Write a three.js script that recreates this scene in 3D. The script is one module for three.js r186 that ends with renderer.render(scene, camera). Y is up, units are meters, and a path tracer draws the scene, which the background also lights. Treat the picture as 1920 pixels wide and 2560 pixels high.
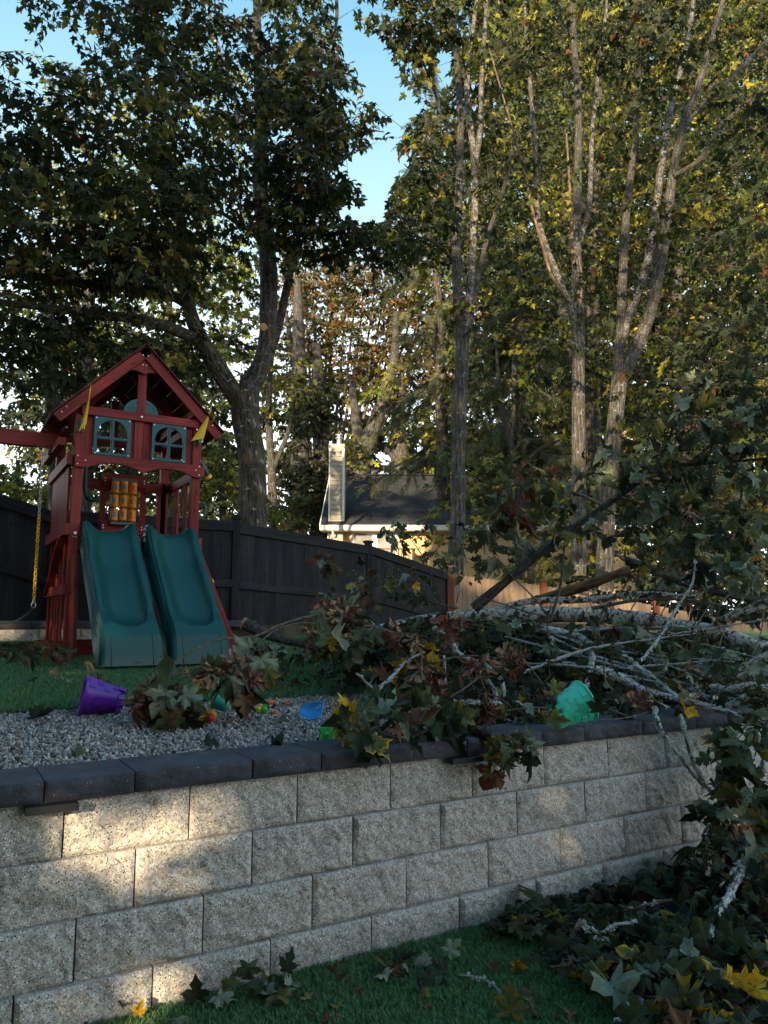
import * as THREE from 'three';
import { mergeGeometries, toCreasedNormals } from 'three/addons/utils/BufferGeometryUtils.js';
import { RoundedBoxGeometry } from 'three/addons/geometries/RoundedBoxGeometry.js';

// ------------------------------------------------------------------ camera, sky, sun, exposure
// world: x runs along the block wall (to the right), y is up, -z runs into the yard; metres
const scene = new THREE.Scene();
const FPX = 1900, PITCH = 7.8 * Math.PI / 180, YAW = 30.55 * Math.PI / 180, EYE = 1.41;
const camera = new THREE.PerspectiveCamera(2 * Math.atan(1280 / FPX) * 180 / Math.PI, 0.75, 0.05, 900);
camera.position.set(0, EYE, 0);
camera.rotation.order = 'YXZ';
camera.rotation.set(PITCH, -YAW, 0);
scene.add(camera);
const renderer = new THREE.WebGLRenderer({ antialias: true });
renderer.toneMapping = THREE.LinearToneMapping;
renderer.toneMappingExposure = 2.65;
renderer.shadowMap.enabled = true;

const SUN_AZ = 163 * Math.PI / 180, SUN_EL = 15 * Math.PI / 180;      // azimuth counted to the left of the view direction
function camDir(xc, zc) {                                             // (right, forward) of the camera on the ground -> world
  return new THREE.Vector3(xc * Math.cos(YAW) + zc * Math.sin(YAW), 0, -(-xc * Math.sin(YAW) + zc * Math.cos(YAW)));
}
const sunDir = camDir(-Math.sin(SUN_AZ), Math.cos(SUN_AZ)).multiplyScalar(Math.cos(SUN_EL)); sunDir.y = Math.sin(SUN_EL);
{
  const W = 512, H = 256, d = new Float32Array(W * H * 4);
  const mixc = (a, b, t) => a.map((v, i) => v + (b[i] - v) * t);
  for (let j = 0; j < H; j++) for (let i = 0; i < W; i++) {
    const el = ((j + 0.5) / H - 0.5) * Math.PI, az = ((i + 0.5) / W) * 2 * Math.PI - Math.PI;
    const dir = new THREE.Vector3(Math.cos(el) * Math.cos(az), Math.sin(el), Math.cos(el) * Math.sin(az));
    const e = Math.max(0, Math.sin(el));
    const steps = [[0, 1.15, 1.14, 1.10], [0.2, 0.80, 0.88, 0.92], [0.47, 0.27, 0.41, 0.49], [0.66, 0.12, 0.26, 0.37], [1.01, 0.07, 0.17, 0.30]];
    let n = 0; while (e > steps[n + 1][0]) n++;
    let c = mixc(steps[n].slice(1), steps[n + 1].slice(1), (e - steps[n][0]) / (steps[n + 1][0] - steps[n][0]));
    if (el < 0) c = mixc([1.15, 1.14, 1.10], [0.14, 0.14, 0.12], Math.min(1, -el / 0.06));
    const s = Math.max(0, dir.dot(sunDir)), g = 1 + 0.8 * s ** 5;
    const k = (j * W + i) * 4; d[k] = c[0] * g * (1 + 0.08 * s); d[k + 1] = c[1] * g; d[k + 2] = c[2] * g; d[k + 3] = 1;
  }
  const sky = new THREE.DataTexture(d, W, H, THREE.RGBAFormat, THREE.FloatType);
  sky.mapping = THREE.EquirectangularReflectionMapping; sky.magFilter = THREE.LinearFilter; sky.minFilter = THREE.LinearFilter; sky.needsUpdate = true;
  scene.background = sky; scene.environment = sky;
}
const sun = new THREE.DirectionalLight(new THREE.Color().setRGB(1, 0.79, 0.50), 4.8);
sun.position.copy(sunDir).multiplyScalar(120); sun.target.position.set(0, 0, 0);
sun.castShadow = true; sun.shadow.mapSize.set(4096, 4096);
Object.assign(sun.shadow.camera, { left: -60, right: 60, top: 60, bottom: -60, near: 1, far: 300 });
sun.shadow.radius = 1.5;
scene.add(sun); scene.add(sun.target);

// ------------------------------------------------------------------ small tools
function rng(seed) { let a = seed >>> 0; return () => { a = (a + 0x6D2B79F5) | 0; let t = Math.imul(a ^ (a >>> 15), 1 | a); t = (t + Math.imul(t ^ (t >>> 7), 61 | t)) ^ t; return ((t ^ (t >>> 14)) >>> 0) / 4294967296; }; }
const V = (x, y, z) => new THREE.Vector3(x, y, z);
const lerp = (a, b, t) => a + (b - a) * t;
const clamp = (x, a, b) => Math.min(b, Math.max(a, x));
camera.updateMatrixWorld(true);
function rayDir(px, py) { return V((px - 960) / FPX, (1280 - py) / FPX, -1).applyQuaternion(camera.quaternion); }
const FWD = camDir(0, 1), RIGHT = camDir(1, 0);
function at(px, py, Z) { const d = rayDir(px, py); return V(0, EYE, 0).addScaledVector(d, Z / d.dot(FWD)); }              // Z: metres ahead along the ground
function onN(px, py, n) { const d = rayDir(px, py); return V(0, EYE, 0).addScaledVector(d, -n / d.z); }
function onY(px, py, y) { const d = rayDir(px, py); return V(0, EYE, 0).addScaledVector(d, (y - EYE) / d.y); }
const qInv = camera.quaternion.clone().invert();
function toPx(p) { const v = V(p.x, p.y - EYE, p.z).applyQuaternion(qInv); return v.z >= -0.01 ? null : [960 + FPX * v.x / -v.z, 1280 - FPX * v.y / -v.z]; }
function inPoly(x, y, P) { let c = false; for (let i = 0, j = P.length - 1; i < P.length; j = i++) { const [a, b] = P[i], [e, f] = P[j]; if ((b > y) !== (f > y) && x < ((e - a) * (y - b)) / (f - b) + a) c = !c; } return c; }
const groundU = (z) => 0.80 + 0.0475 * (-z - 3.3);                    // the upper yard rises gently away from the wall
const counts = {};
function numbered(n) { const k = (counts[n] = (counts[n] ?? -1) + 1); return k ? `${n}_${String(k).padStart(3, '0')}` : n; }
function tag(o, label, category, group, kind) { if (label) o.userData.label = label; if (category) o.userData.category = category; if (group) o.userData.group = group; if (kind) o.userData.kind = kind; return o; }
function thing(name, label, category, pos = [0, 0, 0], turn = 0, group) { const o = new THREE.Group(); o.name = numbered(name); o.position.set(...pos); o.rotation.y = turn; scene.add(o); return tag(o, label, category, group); }
function mesh(name, geo, mat, parent = scene) { const m = new THREE.Mesh(geo, mat); m.name = parent === scene ? numbered(name) : name; m.castShadow = m.receiveShadow = true; parent.add(m); return m; }
function merge(list) { const c = list.map((g) => { let h = g.index ? g.toNonIndexed() : g; for (const k of Object.keys(h.attributes)) if (!['position', 'normal', 'uv'].includes(k)) h.deleteAttribute(k); return h; }); return c.length === 1 ? c[0] : mergeGeometries(c, false); }
// a box with uv in metres and a grain that runs along its longest side
function boxUV(w, h, d, ox = 0, oy = 0, bev = 0) {
  const g = bev ? new RoundedBoxGeometry(w, h, d, 1, bev) : new THREE.BoxGeometry(w, h, d);
  const p = g.attributes.position, n = g.attributes.normal, uv = g.attributes.uv, L = [w, h, d], ax = L.indexOf(Math.max(...L));
  for (let i = 0; i < p.count; i++) {
    const P = [p.getX(i), p.getY(i), p.getZ(i)], N = [Math.abs(n.getX(i)), Math.abs(n.getY(i)), Math.abs(n.getZ(i))];
    const k = N.indexOf(Math.max(...N)), rest = [0, 1, 2].filter((a) => a !== k);
    let a = rest[0], b = rest[1]; if (a === ax) [a, b] = [b, a];
    uv.setXY(i, P[a] + ox, P[b] + oy);                                // v runs along the grain
  }
  return g;
}
function placed(g, x, y, z, rx = 0, ry = 0, rz = 0) { return g.applyMatrix4(new THREE.Matrix4().compose(V(x, y, z), new THREE.Quaternion().setFromEuler(new THREE.Euler(rx, ry, rz)), V(1, 1, 1))); }
// a bar of section w x h between two points (h along "up")
function bar(a, b, w, h, up = V(0, 1, 0), bev = 0.004) {
  const d = b.clone().sub(a), L = d.length(), g = boxUV(w, h, L, a.x * 3.1 + a.y, a.z * 1.7 + b.y, Math.min(bev, w / 3, h / 3));
  const z = d.normalize(), x = up.clone().cross(z).normalize(), y = z.clone().cross(x);
  return g.applyMatrix4(new THREE.Matrix4().makeBasis(x, y, z).setPosition(a.clone().add(b).multiplyScalar(0.5)));
}
// tapered limb along points; uv in metres
function limb(pts, rad, sides = 8, wob = 0, seed = 1, tile = 0.5, step = 0) {
  const R = rng(seed), curve = new THREE.CatmullRomCurve3(pts, false, 'centripetal'), L = curve.getLength();
  const n = Math.max(pts.length, Math.ceil(L / (step || Math.max(0.03, rad[0] * 1.6)))), f = Math.max(1, Math.round(2 * Math.PI * rad[0] / tile));
  const pos = [], nor = [], uv = [], idx = [], fr = curve.computeFrenetFrames(n, false), ph = [R() * 6, R() * 6, R() * 6];
  for (let i = 0; i <= n; i++) {
    const t = i / n, c = curve.getPoint(t), s = t * (rad.length - 1), k = Math.min(rad.length - 2, Math.floor(s)), r0 = lerp(rad[k], rad[k + 1], s - k);
    for (let j = 0; j <= sides; j++) {
      const a = (j % sides) / sides * 2 * Math.PI, r = r0 * (1 + wob * (Math.sin(a * 2 + ph[0] + t * L * 3 / (r0 * 8 + 0.1)) * 0.5 + Math.sin(a * 3 + ph[1] + t * L * 5) * 0.3 + Math.sin(t * L * 9 + ph[2]) * 0.3));
      const d = fr.normals[i].clone().multiplyScalar(Math.cos(a)).addScaledVector(fr.binormals[i], Math.sin(a));
      pos.push(c.x + d.x * r, c.y + d.y * r, c.z + d.z * r); nor.push(d.x, d.y, d.z); uv.push(j / sides * f, t * L / tile + ph[0]);
    }
  }
  const w = sides + 1;
  for (let i = 0; i < n; i++) for (let j = 0; j < sides; j++) { const a = i * w + j; idx.push(a, a + 1, a + w, a + 1, a + w + 1, a + w); }
  for (const [row, sgn] of [[0, 1], [n, -1]]) {                                     // close the ends
    const c = pos.length / 3, p = curve.getPoint(row / n), tg = fr.tangents[row];
    pos.push(p.x, p.y, p.z); nor.push(-tg.x * sgn, -tg.y * sgn, -tg.z * sgn); uv.push(0.5, 0.5);
    for (let j = 0; j < sides; j++) { const a = row * w + j; sgn > 0 ? idx.push(c, a + 1, a) : idx.push(c, a, a + 1); }
  }
  const g = new THREE.BufferGeometry();
  g.setAttribute('position', new THREE.Float32BufferAttribute(pos, 3)); g.setAttribute('normal', new THREE.Float32BufferAttribute(nor, 3)); g.setAttribute('uv', new THREE.Float32BufferAttribute(uv, 2)); g.setIndex(idx);
  return g;
}
function cheapTwig(a, b, r, sides = 3) {                                             // a thin straight three-sided twig
  const d = b.clone().sub(a).normalize(), x = Math.abs(d.y) < 0.9 ? V(0, 1, 0).cross(d).normalize() : V(1, 0, 0), y = d.clone().cross(x), pos = [], nor = [], uv = [];
  for (let j = 0; j < sides; j++) {
    const q = [j, j + 1].map((k) => { const t = k / sides * 2 * Math.PI; return x.clone().multiplyScalar(Math.cos(t)).addScaledVector(y, Math.sin(t)); });
    const P = [a.clone().addScaledVector(q[0], r), a.clone().addScaledVector(q[1], r), b.clone().addScaledVector(q[1], r * 0.6), b.clone().addScaledVector(q[0], r * 0.6)];
    for (const k of [0, 1, 2, 0, 2, 3]) { pos.push(P[k].x, P[k].y, P[k].z); const m = q[k === 0 || k === 3 ? 0 : 1]; nor.push(m.x, m.y, m.z); uv.push(j / sides, k > 1 ? 1 : 0); }
  }
  const g = new THREE.BufferGeometry();
  g.setAttribute('position', new THREE.Float32BufferAttribute(pos, 3)); g.setAttribute('normal', new THREE.Float32BufferAttribute(nor, 3)); g.setAttribute('uv', new THREE.Float32BufferAttribute(uv, 2));
  return g;
}
function lathe(prof, seg = 24) { return new THREE.LatheGeometry(prof.map(([r, y]) => new THREE.Vector2(r, y)), seg); }
function ext(pts, depth, bevel = 0.003, holes = []) {
  const s = new THREE.Shape(pts.map(([x, y]) => new THREE.Vector2(x, y)));
  for (const h of holes) s.holes.push(new THREE.Path(h.map(([x, y]) => new THREE.Vector2(x, y))));
  return new THREE.ExtrudeGeometry(s, { depth, bevelEnabled: bevel > 0, bevelThickness: bevel, bevelSize: bevel, bevelSegments: 1, curveSegments: 12 });
}

// ------------------------------------------------------------------ textures
function hash(x, y, s) { let h = Math.imul(x, 374761393) + Math.imul(y, 668265263) + Math.imul(s, 974634721); h = Math.imul(h ^ (h >>> 13), 1274126177); return ((h ^ (h >>> 16)) >>> 0) / 4294967296; }
function vnoise(x, y, px, py, s) {
  const xi = Math.floor(x), yi = Math.floor(y), fx = x - xi, fy = y - yi, u = fx * fx * (3 - 2 * fx), v = fy * fy * (3 - 2 * fy), m = (a, n) => ((a % n) + n) % n;
  const x0 = m(xi, px), x1 = m(xi + 1, px), y0 = m(yi, py), y1 = m(yi + 1, py);
  return lerp(lerp(hash(x0, y0, s), hash(x1, y0, s), u), lerp(hash(x0, y1, s), hash(x1, y1, s), u), v);
}
function fbm(u, v, fx, fy, oct, s) { let a = 0, w = 0.5, t = 0; for (let o = 0; o < oct; o++) { a += w * vnoise(u * fx, v * fy, fx, fy, s + o); t += w; w *= 0.5; fx *= 2; fy *= 2; } return a / t; }
function cells(u, v, n, s) { let b = 9, id = 0; const x = u * n, y = v * n, xi = Math.floor(x), yi = Math.floor(y), m = (a) => ((a % n) + n) % n; for (let i = -1; i < 2; i++) for (let j = -1; j < 2; j++) { const cx = m(xi + i), cy = m(yi + j), h = hash(cx, cy, s), d = Math.hypot(xi + i + h - x, yi + j + hash(cx, cy, s + 7) - y); if (d < b) { b = d; id = hash(cx, cy, s + 13); } } return [b, id]; }
function texture(w, h, rep, fn) {                                     // fn(u, v) -> [r, g, b, height] (sRGB 0..255, height 0..1)
  const c = new Uint8Array(w * h * 4), b = new Uint8Array(w * h * 4);
  for (let j = 0; j < h; j++) for (let i = 0; i < w; i++) {
    const q = fn((i + 0.5) / w, (j + 0.5) / h), k = (j * w + i) * 4;
    for (let a = 0; a < 3; a++) { c[k + a] = clamp(q[a], 0, 255); b[k + a] = clamp(q[3] * 255, 0, 255); }
    c[k + 3] = b[k + 3] = 255;
  }
  const mk = (d, cs) => { const t = new THREE.DataTexture(d, w, h); t.wrapS = t.wrapT = THREE.RepeatWrapping; t.magFilter = THREE.LinearFilter; t.minFilter = THREE.LinearMipmapLinearFilter; t.generateMipmaps = true; t.repeat.set(...rep); if (cs) t.colorSpace = cs; t.needsUpdate = true; return t; };
  return { map: mk(c, THREE.SRGBColorSpace), bumpMap: mk(b) };
}
const S = (o) => new THREE.MeshStandardMaterial({ roughness: 0.8, metalness: 0, ...o });
const P = (o) => new THREE.MeshPhysicalMaterial({ roughness: 0.8, metalness: 0, ...o });
const lin = (r, g, b) => new THREE.Color().setRGB(r, g, b);

const tBlock = texture(768, 768, [1 / 0.5, 1 / 0.5], (u, v) => {
  const n = fbm(u, v, 8, 8, 4, 3), m = fbm(u, v, 60, 60, 2, 9), [d, id] = cells(u, v, 90, 5), [d2, id2] = cells(u, v, 75, 21);
  let k = 0.74 + 0.12 * n + 0.34 * (m - 0.5), r = 214 * k, g = 207 * k, b = 197 * k, h = 0.35 + 0.4 * n + 0.22 * m;
  if (id > 0.86 && d < 0.42) { const q = 0.75 + id * 0.3; r = 232 * q; g = 224 * q; b = 208 * q; h += 0.12; }        // pale stone chips
  if (id2 > 0.84 && d2 < 0.30) { r *= 0.28; g *= 0.27; b *= 0.27; h -= 0.28; }                                       // open pores and dark chips
  if (id > 0.45 && id < 0.5 && d < 0.35) { r *= 1.02; g *= 0.82; b *= 0.66; }
  return [r, g, b, h];
});
const tCap = texture(512, 512, [2, 2], (u, v) => {
  const n = fbm(u, v, 7, 7, 5, 31), [d, id] = cells(u, v, 70, 12), m = fbm(u, v, 90, 90, 2, 44);
  let k = 0.72 + 0.5 * (n - 0.5) + 0.25 * (m - 0.5), r = 84 * k, g = 85 * k, b = 95 * k, h = 0.4 + 0.4 * n + 0.15 * m;
  if (id > 0.975 && d < 0.10 + 0.2 * hash(Math.floor(u * 70), Math.floor(v * 70), 6)) { r = 165; g = 164; b = 162; h += 0.1; } else if (id < 0.05 && d < 0.3) { r *= 0.5; g *= 0.5; b *= 0.5; h -= 0.2; }
  return [r, g, b, h];
});
const tWood = texture(512, 1024, [1 / 0.35, 1 / 1.4], (u, v) => {         // long-grain timber, painted or stained through the material colour
  const w = fbm(u, v, 6, 3, 3, 71) * 0.06, gr = fbm(u + w, v, 90, 4, 3, 77), big = fbm(u, v, 5, 2, 3, 81), [d, id] = cells(u, v, 6, 91);
  let k = 0.74 + 0.42 * (gr - 0.5) + 0.36 * (big - 0.5); if (id > 0.72 && d < 0.16) k *= 0.5 + d * 2.4;
  return [250 * k, 246 * k, 242 * k, 0.3 + gr * 0.5];
});
function bark(seed, base, dark, lichen, moss, fx, fy, lic, mos) {
  return texture(512, 512, [1, 1], (u, v) => {
    const w = fbm(u, v, 4, 4, 3, seed) * 0.10, f = Math.abs(fbm(u + w, v, fx, fy, 4, seed + 3) - 0.5) * 2, n = fbm(u, v, 16, 16, 3, seed + 5), L = fbm(u, v, 14, 14, 4, seed + 9), M = fbm(u, v, 5, 5, 5, seed + 15), [d, id] = cells(u, v, 46, seed + 2);
    let c = base.map((x, i) => lerp(dark[i], x, clamp(f * 3.2, 0, 1)) * (0.72 + 0.55 * n)), h = clamp(f * 1.6, 0, 0.75);
    if (L > 1 - lic) { const t = clamp((L - (1 - lic)) * 12, 0, 1) * (0.5 + 0.5 * hash(Math.floor(u * 256), Math.floor(v * 256), 4)); c = c.map((x, i) => lerp(x, lichen[i], t)); h += 0.2 * t; }
    if (id > 0.975 - lic * 0.1 && d < 0.22) { c = lichen.slice(); h += 0.1; }
    if (M > 1 - mos) { const t = clamp((M - (1 - mos)) * 7, 0, 1) * clamp(n * 2, 0, 1), q = 0.6 + 0.8 * fbm(u, v, 80, 80, 2, seed + 30); c = c.map((x, i) => lerp(x, moss[i] * q, t)); h = lerp(h, 0.5 + 0.3 * q, t); }
    return [...c, h];
  });
}
const tBark = bark(101, [94, 91, 87], [44, 42, 40], [136, 135, 131], [66, 56, 34], 26, 3, 0.30, 0.42);
const tPale = bark(171, [102, 99, 95], [50, 47, 45], [148, 147, 143], [74, 60, 30], 18, 4, 0.44, 0.44);
const tBarkMossy = bark(151, [86, 80, 72], [34, 30, 27], [166, 168, 158], [66, 56, 30], 24, 3, 0.30, 0.50);
const tLichen = bark(201, [128, 122, 114], [52, 47, 42], [226, 232, 230], [58, 50, 26], 14, 5, 0.60, 0.38);
const tTwig = bark(251, [112, 100, 84], [54, 46, 38], [168, 168, 156], [60, 52, 28], 10, 4, 0.36, 0.2);
const tBare = texture(256, 512, [1, 1], (u, v) => { const g = fbm(u + fbm(u, v, 3, 3, 2, 5) * 0.1, v, 40, 3, 4, 301), b = fbm(u, v, 6, 4, 3, 305); const k = 0.7 + 0.6 * (g - 0.5) + 0.5 * (b - 0.5); return [150 * k, 120 * k, 92 * k, g]; });
const bk = (t, bump, o = {}) => S({ map: t.map, bumpMap: t.bumpMap, bumpScale: bump, roughness: 0.95, ...o });
const M = {
  block: S({ ...tBlock, bumpScale: 0.006, roughness: 0.95, color: lin(0.93, 0.94, 0.97) }),
  block2: S({ ...tBlock, bumpScale: 0.006, roughness: 0.95, color: lin(0.86, 0.87, 0.90) }),
  block3: S({ ...tBlock, bumpScale: 0.006, roughness: 0.95, color: lin(0.99, 0.99, 1.02) }),
  cap: S({ ...tCap, bumpScale: 0.003, roughness: 0.82 }),
  capTop: S({ ...tCap, bumpScale: 0.001, roughness: 0.6 }),
  cedar: P({ specularIntensity: 0.35, ...tWood, bumpScale: 0.0015, roughness: 0.62, color: lin(0.42, 0.062, 0.056) }),
  cedar2: P({ specularIntensity: 0.35, ...tWood, bumpScale: 0.0015, roughness: 0.62, color: lin(0.37, 0.054, 0.049) }),
  cedar3: P({ specularIntensity: 0.35, ...tWood, bumpScale: 0.0015, roughness: 0.62, color: lin(0.47, 0.075, 0.066) }),
  fence: P({ specularIntensity: 0.35, ...tWood, bumpScale: 0.003, roughness: 0.8, color: lin(0.034, 0.034, 0.040) }),
  fence2: P({ specularIntensity: 0.35, ...tWood, bumpScale: 0.003, roughness: 0.8, color: lin(0.028, 0.028, 0.034) }),
  fence3: P({ specularIntensity: 0.35, ...tWood, bumpScale: 0.003, roughness: 0.8, color: lin(0.040, 0.040, 0.046) }),
  pine: P({ specularIntensity: 0.35, ...tWood, bumpScale: 0.003, roughness: 0.85, color: lin(0.42, 0.29, 0.19) }),
  pine2: P({ specularIntensity: 0.35, ...tWood, bumpScale: 0.003, roughness: 0.85, color: lin(0.36, 0.26, 0.18) }),
  redPost: P({ specularIntensity: 0.35, ...tWood, bumpScale: 0.002, roughness: 0.8, color: lin(0.24, 0.085, 0.045) }),
  teal: P({ color: lin(0.022, 0.10, 0.12), roughness: 0.45, specularIntensity: 0.5 }),
  slide: P({ color: lin(0.004, 0.062, 0.058), roughness: 0.33, specularIntensity: 0.75 }),
  greenPl: P({ color: lin(0.008, 0.07, 0.05), roughness: 0.4 }),
  yellow: P({ color: lin(0.80, 0.50, 0.015), roughness: 0.45 }),
  amber: P({ color: lin(0.72, 0.30, 0.012), roughness: 0.5 }),
  red: P({ color: lin(0.62, 0.04, 0.02), roughness: 0.45 }),
  blueMark: P({ color: lin(0.05, 0.30, 0.50), roughness: 0.5 }),
  steel: S({ color: lin(0.62, 0.62, 0.63), metalness: 0.9, roughness: 0.35 }),
  bolt: S({ color: lin(0.75, 0.76, 0.78), metalness: 0.5, roughness: 0.4 }),
  belt: S({ color: lin(0.02, 0.06, 0.055), roughness: 0.6 }),
  black: S({ color: lin(0.012, 0.012, 0.014), roughness: 0.6 }),
  bark: bk(tBark, 0.025), paleBark: bk(tPale, 0.015), barkMossy: bk(tBarkMossy, 0.03), lichenBark: bk(tLichen, 0.006), twigBark: bk(tTwig, 0.003), bare: bk(tBare, 0.004),
  cutWood: S({ color: lin(0.56, 0.32, 0.16), roughness: 0.9 }),
  torn: bk(tBare, 0.004, { color: lin(1.9, 1.8, 1.6) }),
  siding: S({ color: lin(0.60, 0.43, 0.20), roughness: 0.75 }),
  sidingGrey: S({ color: lin(0.36, 0.33, 0.26), roughness: 0.75 }),
  trim: S({ color: lin(0.80, 0.75, 0.64), roughness: 0.6 }),
  shingle: S({ color: lin(0.020, 0.021, 0.025), roughness: 0.95 }), shingle2: S({ color: lin(0.014, 0.015, 0.018), roughness: 0.95 }), shingle3: S({ color: lin(0.027, 0.027, 0.031), roughness: 0.95 }),
  roofRed: P({ specularIntensity: 0.35, ...tWood, bumpScale: 0.001, roughness: 0.7, color: lin(0.16, 0.045, 0.04) }),
};
// ------------------------------------------------------------------ ground
{
  const soilT = texture(512, 512, [1 / 2, 1 / 2], (u, v) => { const n = fbm(u, v, 12, 12, 5, 401); const k = 0.6 + 0.7 * (n - 0.3); return [92 * k, 80 * k, 62 * k, n]; });
  const H = (x, z) => { const n = -z; if (n < 3.12) return -0.03; if (n < 10.0) return groundU(z) - 0.05; if (n < 10.4) return 1.28; return lerp(1.28, -1.1, clamp((n - 10.4) / 14, 0, 1)); };
  const zs = [-3.11, -3.13, -9.98, -10.0, -10.4], zl = [400, 60, 20, 8, 2, 0, -2, ...zs]; for (let n = 11; n < 26; n += 1) zl.push(-n); zl.push(-40, -80, -200, -500);
  const xl = [-500, -120, -40, -12, -4, 0, 4, 8, 12, 20, 40, 120, 500], pos = [], uv = [], idx = [];
  for (const z of zl) for (const x of xl) { pos.push(x, H(x, z), z); uv.push(x, z); }
  for (let j = 0; j < zl.length - 1; j++) for (let i = 0; i < xl.length - 1; i++) { const a = j * xl.length + i, b = a + xl.length; idx.push(a, a + 1, b, b, a + 1, b + 1); }
  const g = new THREE.BufferGeometry(); g.setAttribute('position', new THREE.Float32BufferAttribute(pos, 3)); g.setAttribute('uv', new THREE.Float32BufferAttribute(uv, 2)); g.setIndex(idx);
  const t = g.toNonIndexed(); t.computeVertexNormals();
  tag(mesh('ground', t, S({ ...soilT, bumpScale: 0.02, roughness: 1 })), 'bare brown soil round the yard and under the trees', 'ground', null, 'structure');
}
const TURF_EDGE = -4.80;
function sheet(name, x0, x1, z0, z1, yf, nx, nz, mat, jag = 0, seed = 1) {       // z0 is the near edge
  const pos = [], uv = [], idx = [], R = rng(seed);
  for (let j = 0; j <= nz; j++) for (let i = 0; i <= nx; i++) { const x = lerp(x0, x1, i / nx), z = lerp(z0, z1, j / nz) + (j === 0 ? (R() - 0.5) * jag : 0); pos.push(x, yf(x, z), z); uv.push(x, z); }
  for (let j = 0; j < nz; j++) for (let i = 0; i < nx; i++) { const a = j * (nx + 1) + i, b = a + nx + 1; idx.push(a, a + 1, b, b, a + 1, b + 1); }
  const g = new THREE.BufferGeometry(); g.setAttribute('position', new THREE.Float32BufferAttribute(pos, 3)); g.setAttribute('uv', new THREE.Float32BufferAttribute(uv, 2)); g.setIndex(idx); g.computeVertexNormals();
  return mesh(name, g, mat);
}
{
  const turfT = texture(256, 256, [4, 4], (u, v) => { const n = fbm(u, v, 40, 40, 3, 501), k = 0.55 + 0.7 * n; return [52 * k, 108 * k, 58 * k, n]; });
  const gravT = texture(512, 512, [2, 2], (u, v) => { const [d, id] = cells(u, v, 34, 511), k = (0.35 + 0.5 * id) * (1.1 - d); return [176 * k, 178 * k, 182 * k, 1 - d]; });
  const turf = S({ ...turfT, bumpScale: 0.012, roughness: 0.95 });
  const bump = (x, z) => 0.012 * Math.sin(x * 1.3 + z) + 0.01 * Math.sin(x * 2.9 - z * 2.1);
  tag(sheet('lower_lawn', -9, 14, 6, -3.02, () => 0.004, 40, 20, turf), 'green artificial turf below the block wall', 'lawn', null, 'structure');
  tag(sheet('upper_lawn', -9, 14, TURF_EDGE, -9.78, (x, z) => groundU(z) + 0.012 + bump(x, z) * 0.5, 120, 30, turf, 0.05, 5), 'green artificial turf round the wooden playset', 'lawn', null, 'structure');
  tag(sheet('gravel_bed', -9, 14, -3.3, -4.95, (x, z) => groundU(z) - 0.012, 60, 10, S({ ...gravT, bumpScale: 0.01, roughness: 0.9 })), 'bed of grey crushed gravel behind the wall cap', 'gravel', null, 'structure');
  // loose stones
  const st = new THREE.IcosahedronGeometry(0.5, 0), p = st.attributes.position, R = rng(77), mv = new Map();
  for (let i = 0; i < p.count; i++) { const k = [p.getX(i), p.getY(i), p.getZ(i)].map((q) => q.toFixed(3)).join(); if (!mv.has(k)) mv.set(k, 0.65 + R() * 0.7); const s = mv.get(k); p.setXYZ(i, p.getX(i) * s, p.getY(i) * s * 0.75, p.getZ(i) * s * 0.85); }
  st.computeVertexNormals();
  const N = 64000, inst = new THREE.InstancedMesh(st, S({ color: lin(1, 1, 1), roughness: 0.85 }), N), m = new THREE.Matrix4(), q = new THREE.Quaternion(), c = new THREE.Color();
  for (let i = 0; i < N; i++) {
    const x = -1.2 + R() * 7.2, z = -3.29 - R() * 1.62, s = 0.007 + 0.013 * R() ** 2.2;
    q.set(R() - 0.5, R() - 0.5, R() - 0.5, R() - 0.5).normalize();
    m.compose(V(x, groundU(z) - 0.006 + R() * 0.008, z), q, V(s * (1 + R() * 0.7), s, s * (1 + R() * 0.3))); inst.setMatrixAt(i, m);
    const t = 0.16 + 0.40 * R() ** 1.4, w = R(); c.setRGB(t * (1.04 + 0.08 * w), t, t * (0.98 - 0.12 * w)); if (R() < 0.06) c.setRGB(0.20, 0.13, 0.08); inst.setColorAt(i, c);
  }
  inst.name = 'gravel_stones'; scene.add(inst); tag(inst, 'loose grey gravel stones between the cap and the turf', 'gravel', null, 'stuff');
  // grass blades
  function blades(name, label, list, h) {
    const gs = [], Q = rng(9); const pos = [], nor = [], uv = [];
    for (let k = 0; k < 8; k++) {
      const a = Q() * 6.28, x = (Q() - 0.5) * 0.022, z = (Q() - 0.5) * 0.022, hh = h * (0.6 + 0.5 * Q()), l = hh * (0.2 + 0.7 * Q()), w = 0.0011 + 0.0006 * Q(), dx = Math.cos(a), dz = Math.sin(a);
      const b0 = [x - dz * w, 0, z + dx * w], b1 = [x + dz * w, 0, z - dx * w], m0 = [x - dz * w * 0.9 + dx * l * 0.35, hh * 0.6, z + dx * w * 0.9 + dz * l * 0.35], m1 = [x + dz * w * 0.9 + dx * l * 0.35, hh * 0.6, z - dx * w * 0.9 + dz * l * 0.35], t = [x + dx * l, hh, z + dz * l];
      for (const T of [b0, b1, m1, b0, m1, m0, m0, m1, t]) { pos.push(...T); nor.push(dx * 0.3, 0.9, dz * 0.3); uv.push(0, 0); }
    }
    const g = new THREE.BufferGeometry(); g.setAttribute('position', new THREE.Float32BufferAttribute(pos, 3)); g.setAttribute('uv', new THREE.Float32BufferAttribute(uv, 2)); g.computeVertexNormals();
    const im = new THREE.InstancedMesh(g, P({ roughness: 0.85, transmission: 0.3, thickness: 0, side: THREE.DoubleSide }), list.length), mm = new THREE.Matrix4(), qq = new THREE.Quaternion(), cc = new THREE.Color();
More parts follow.
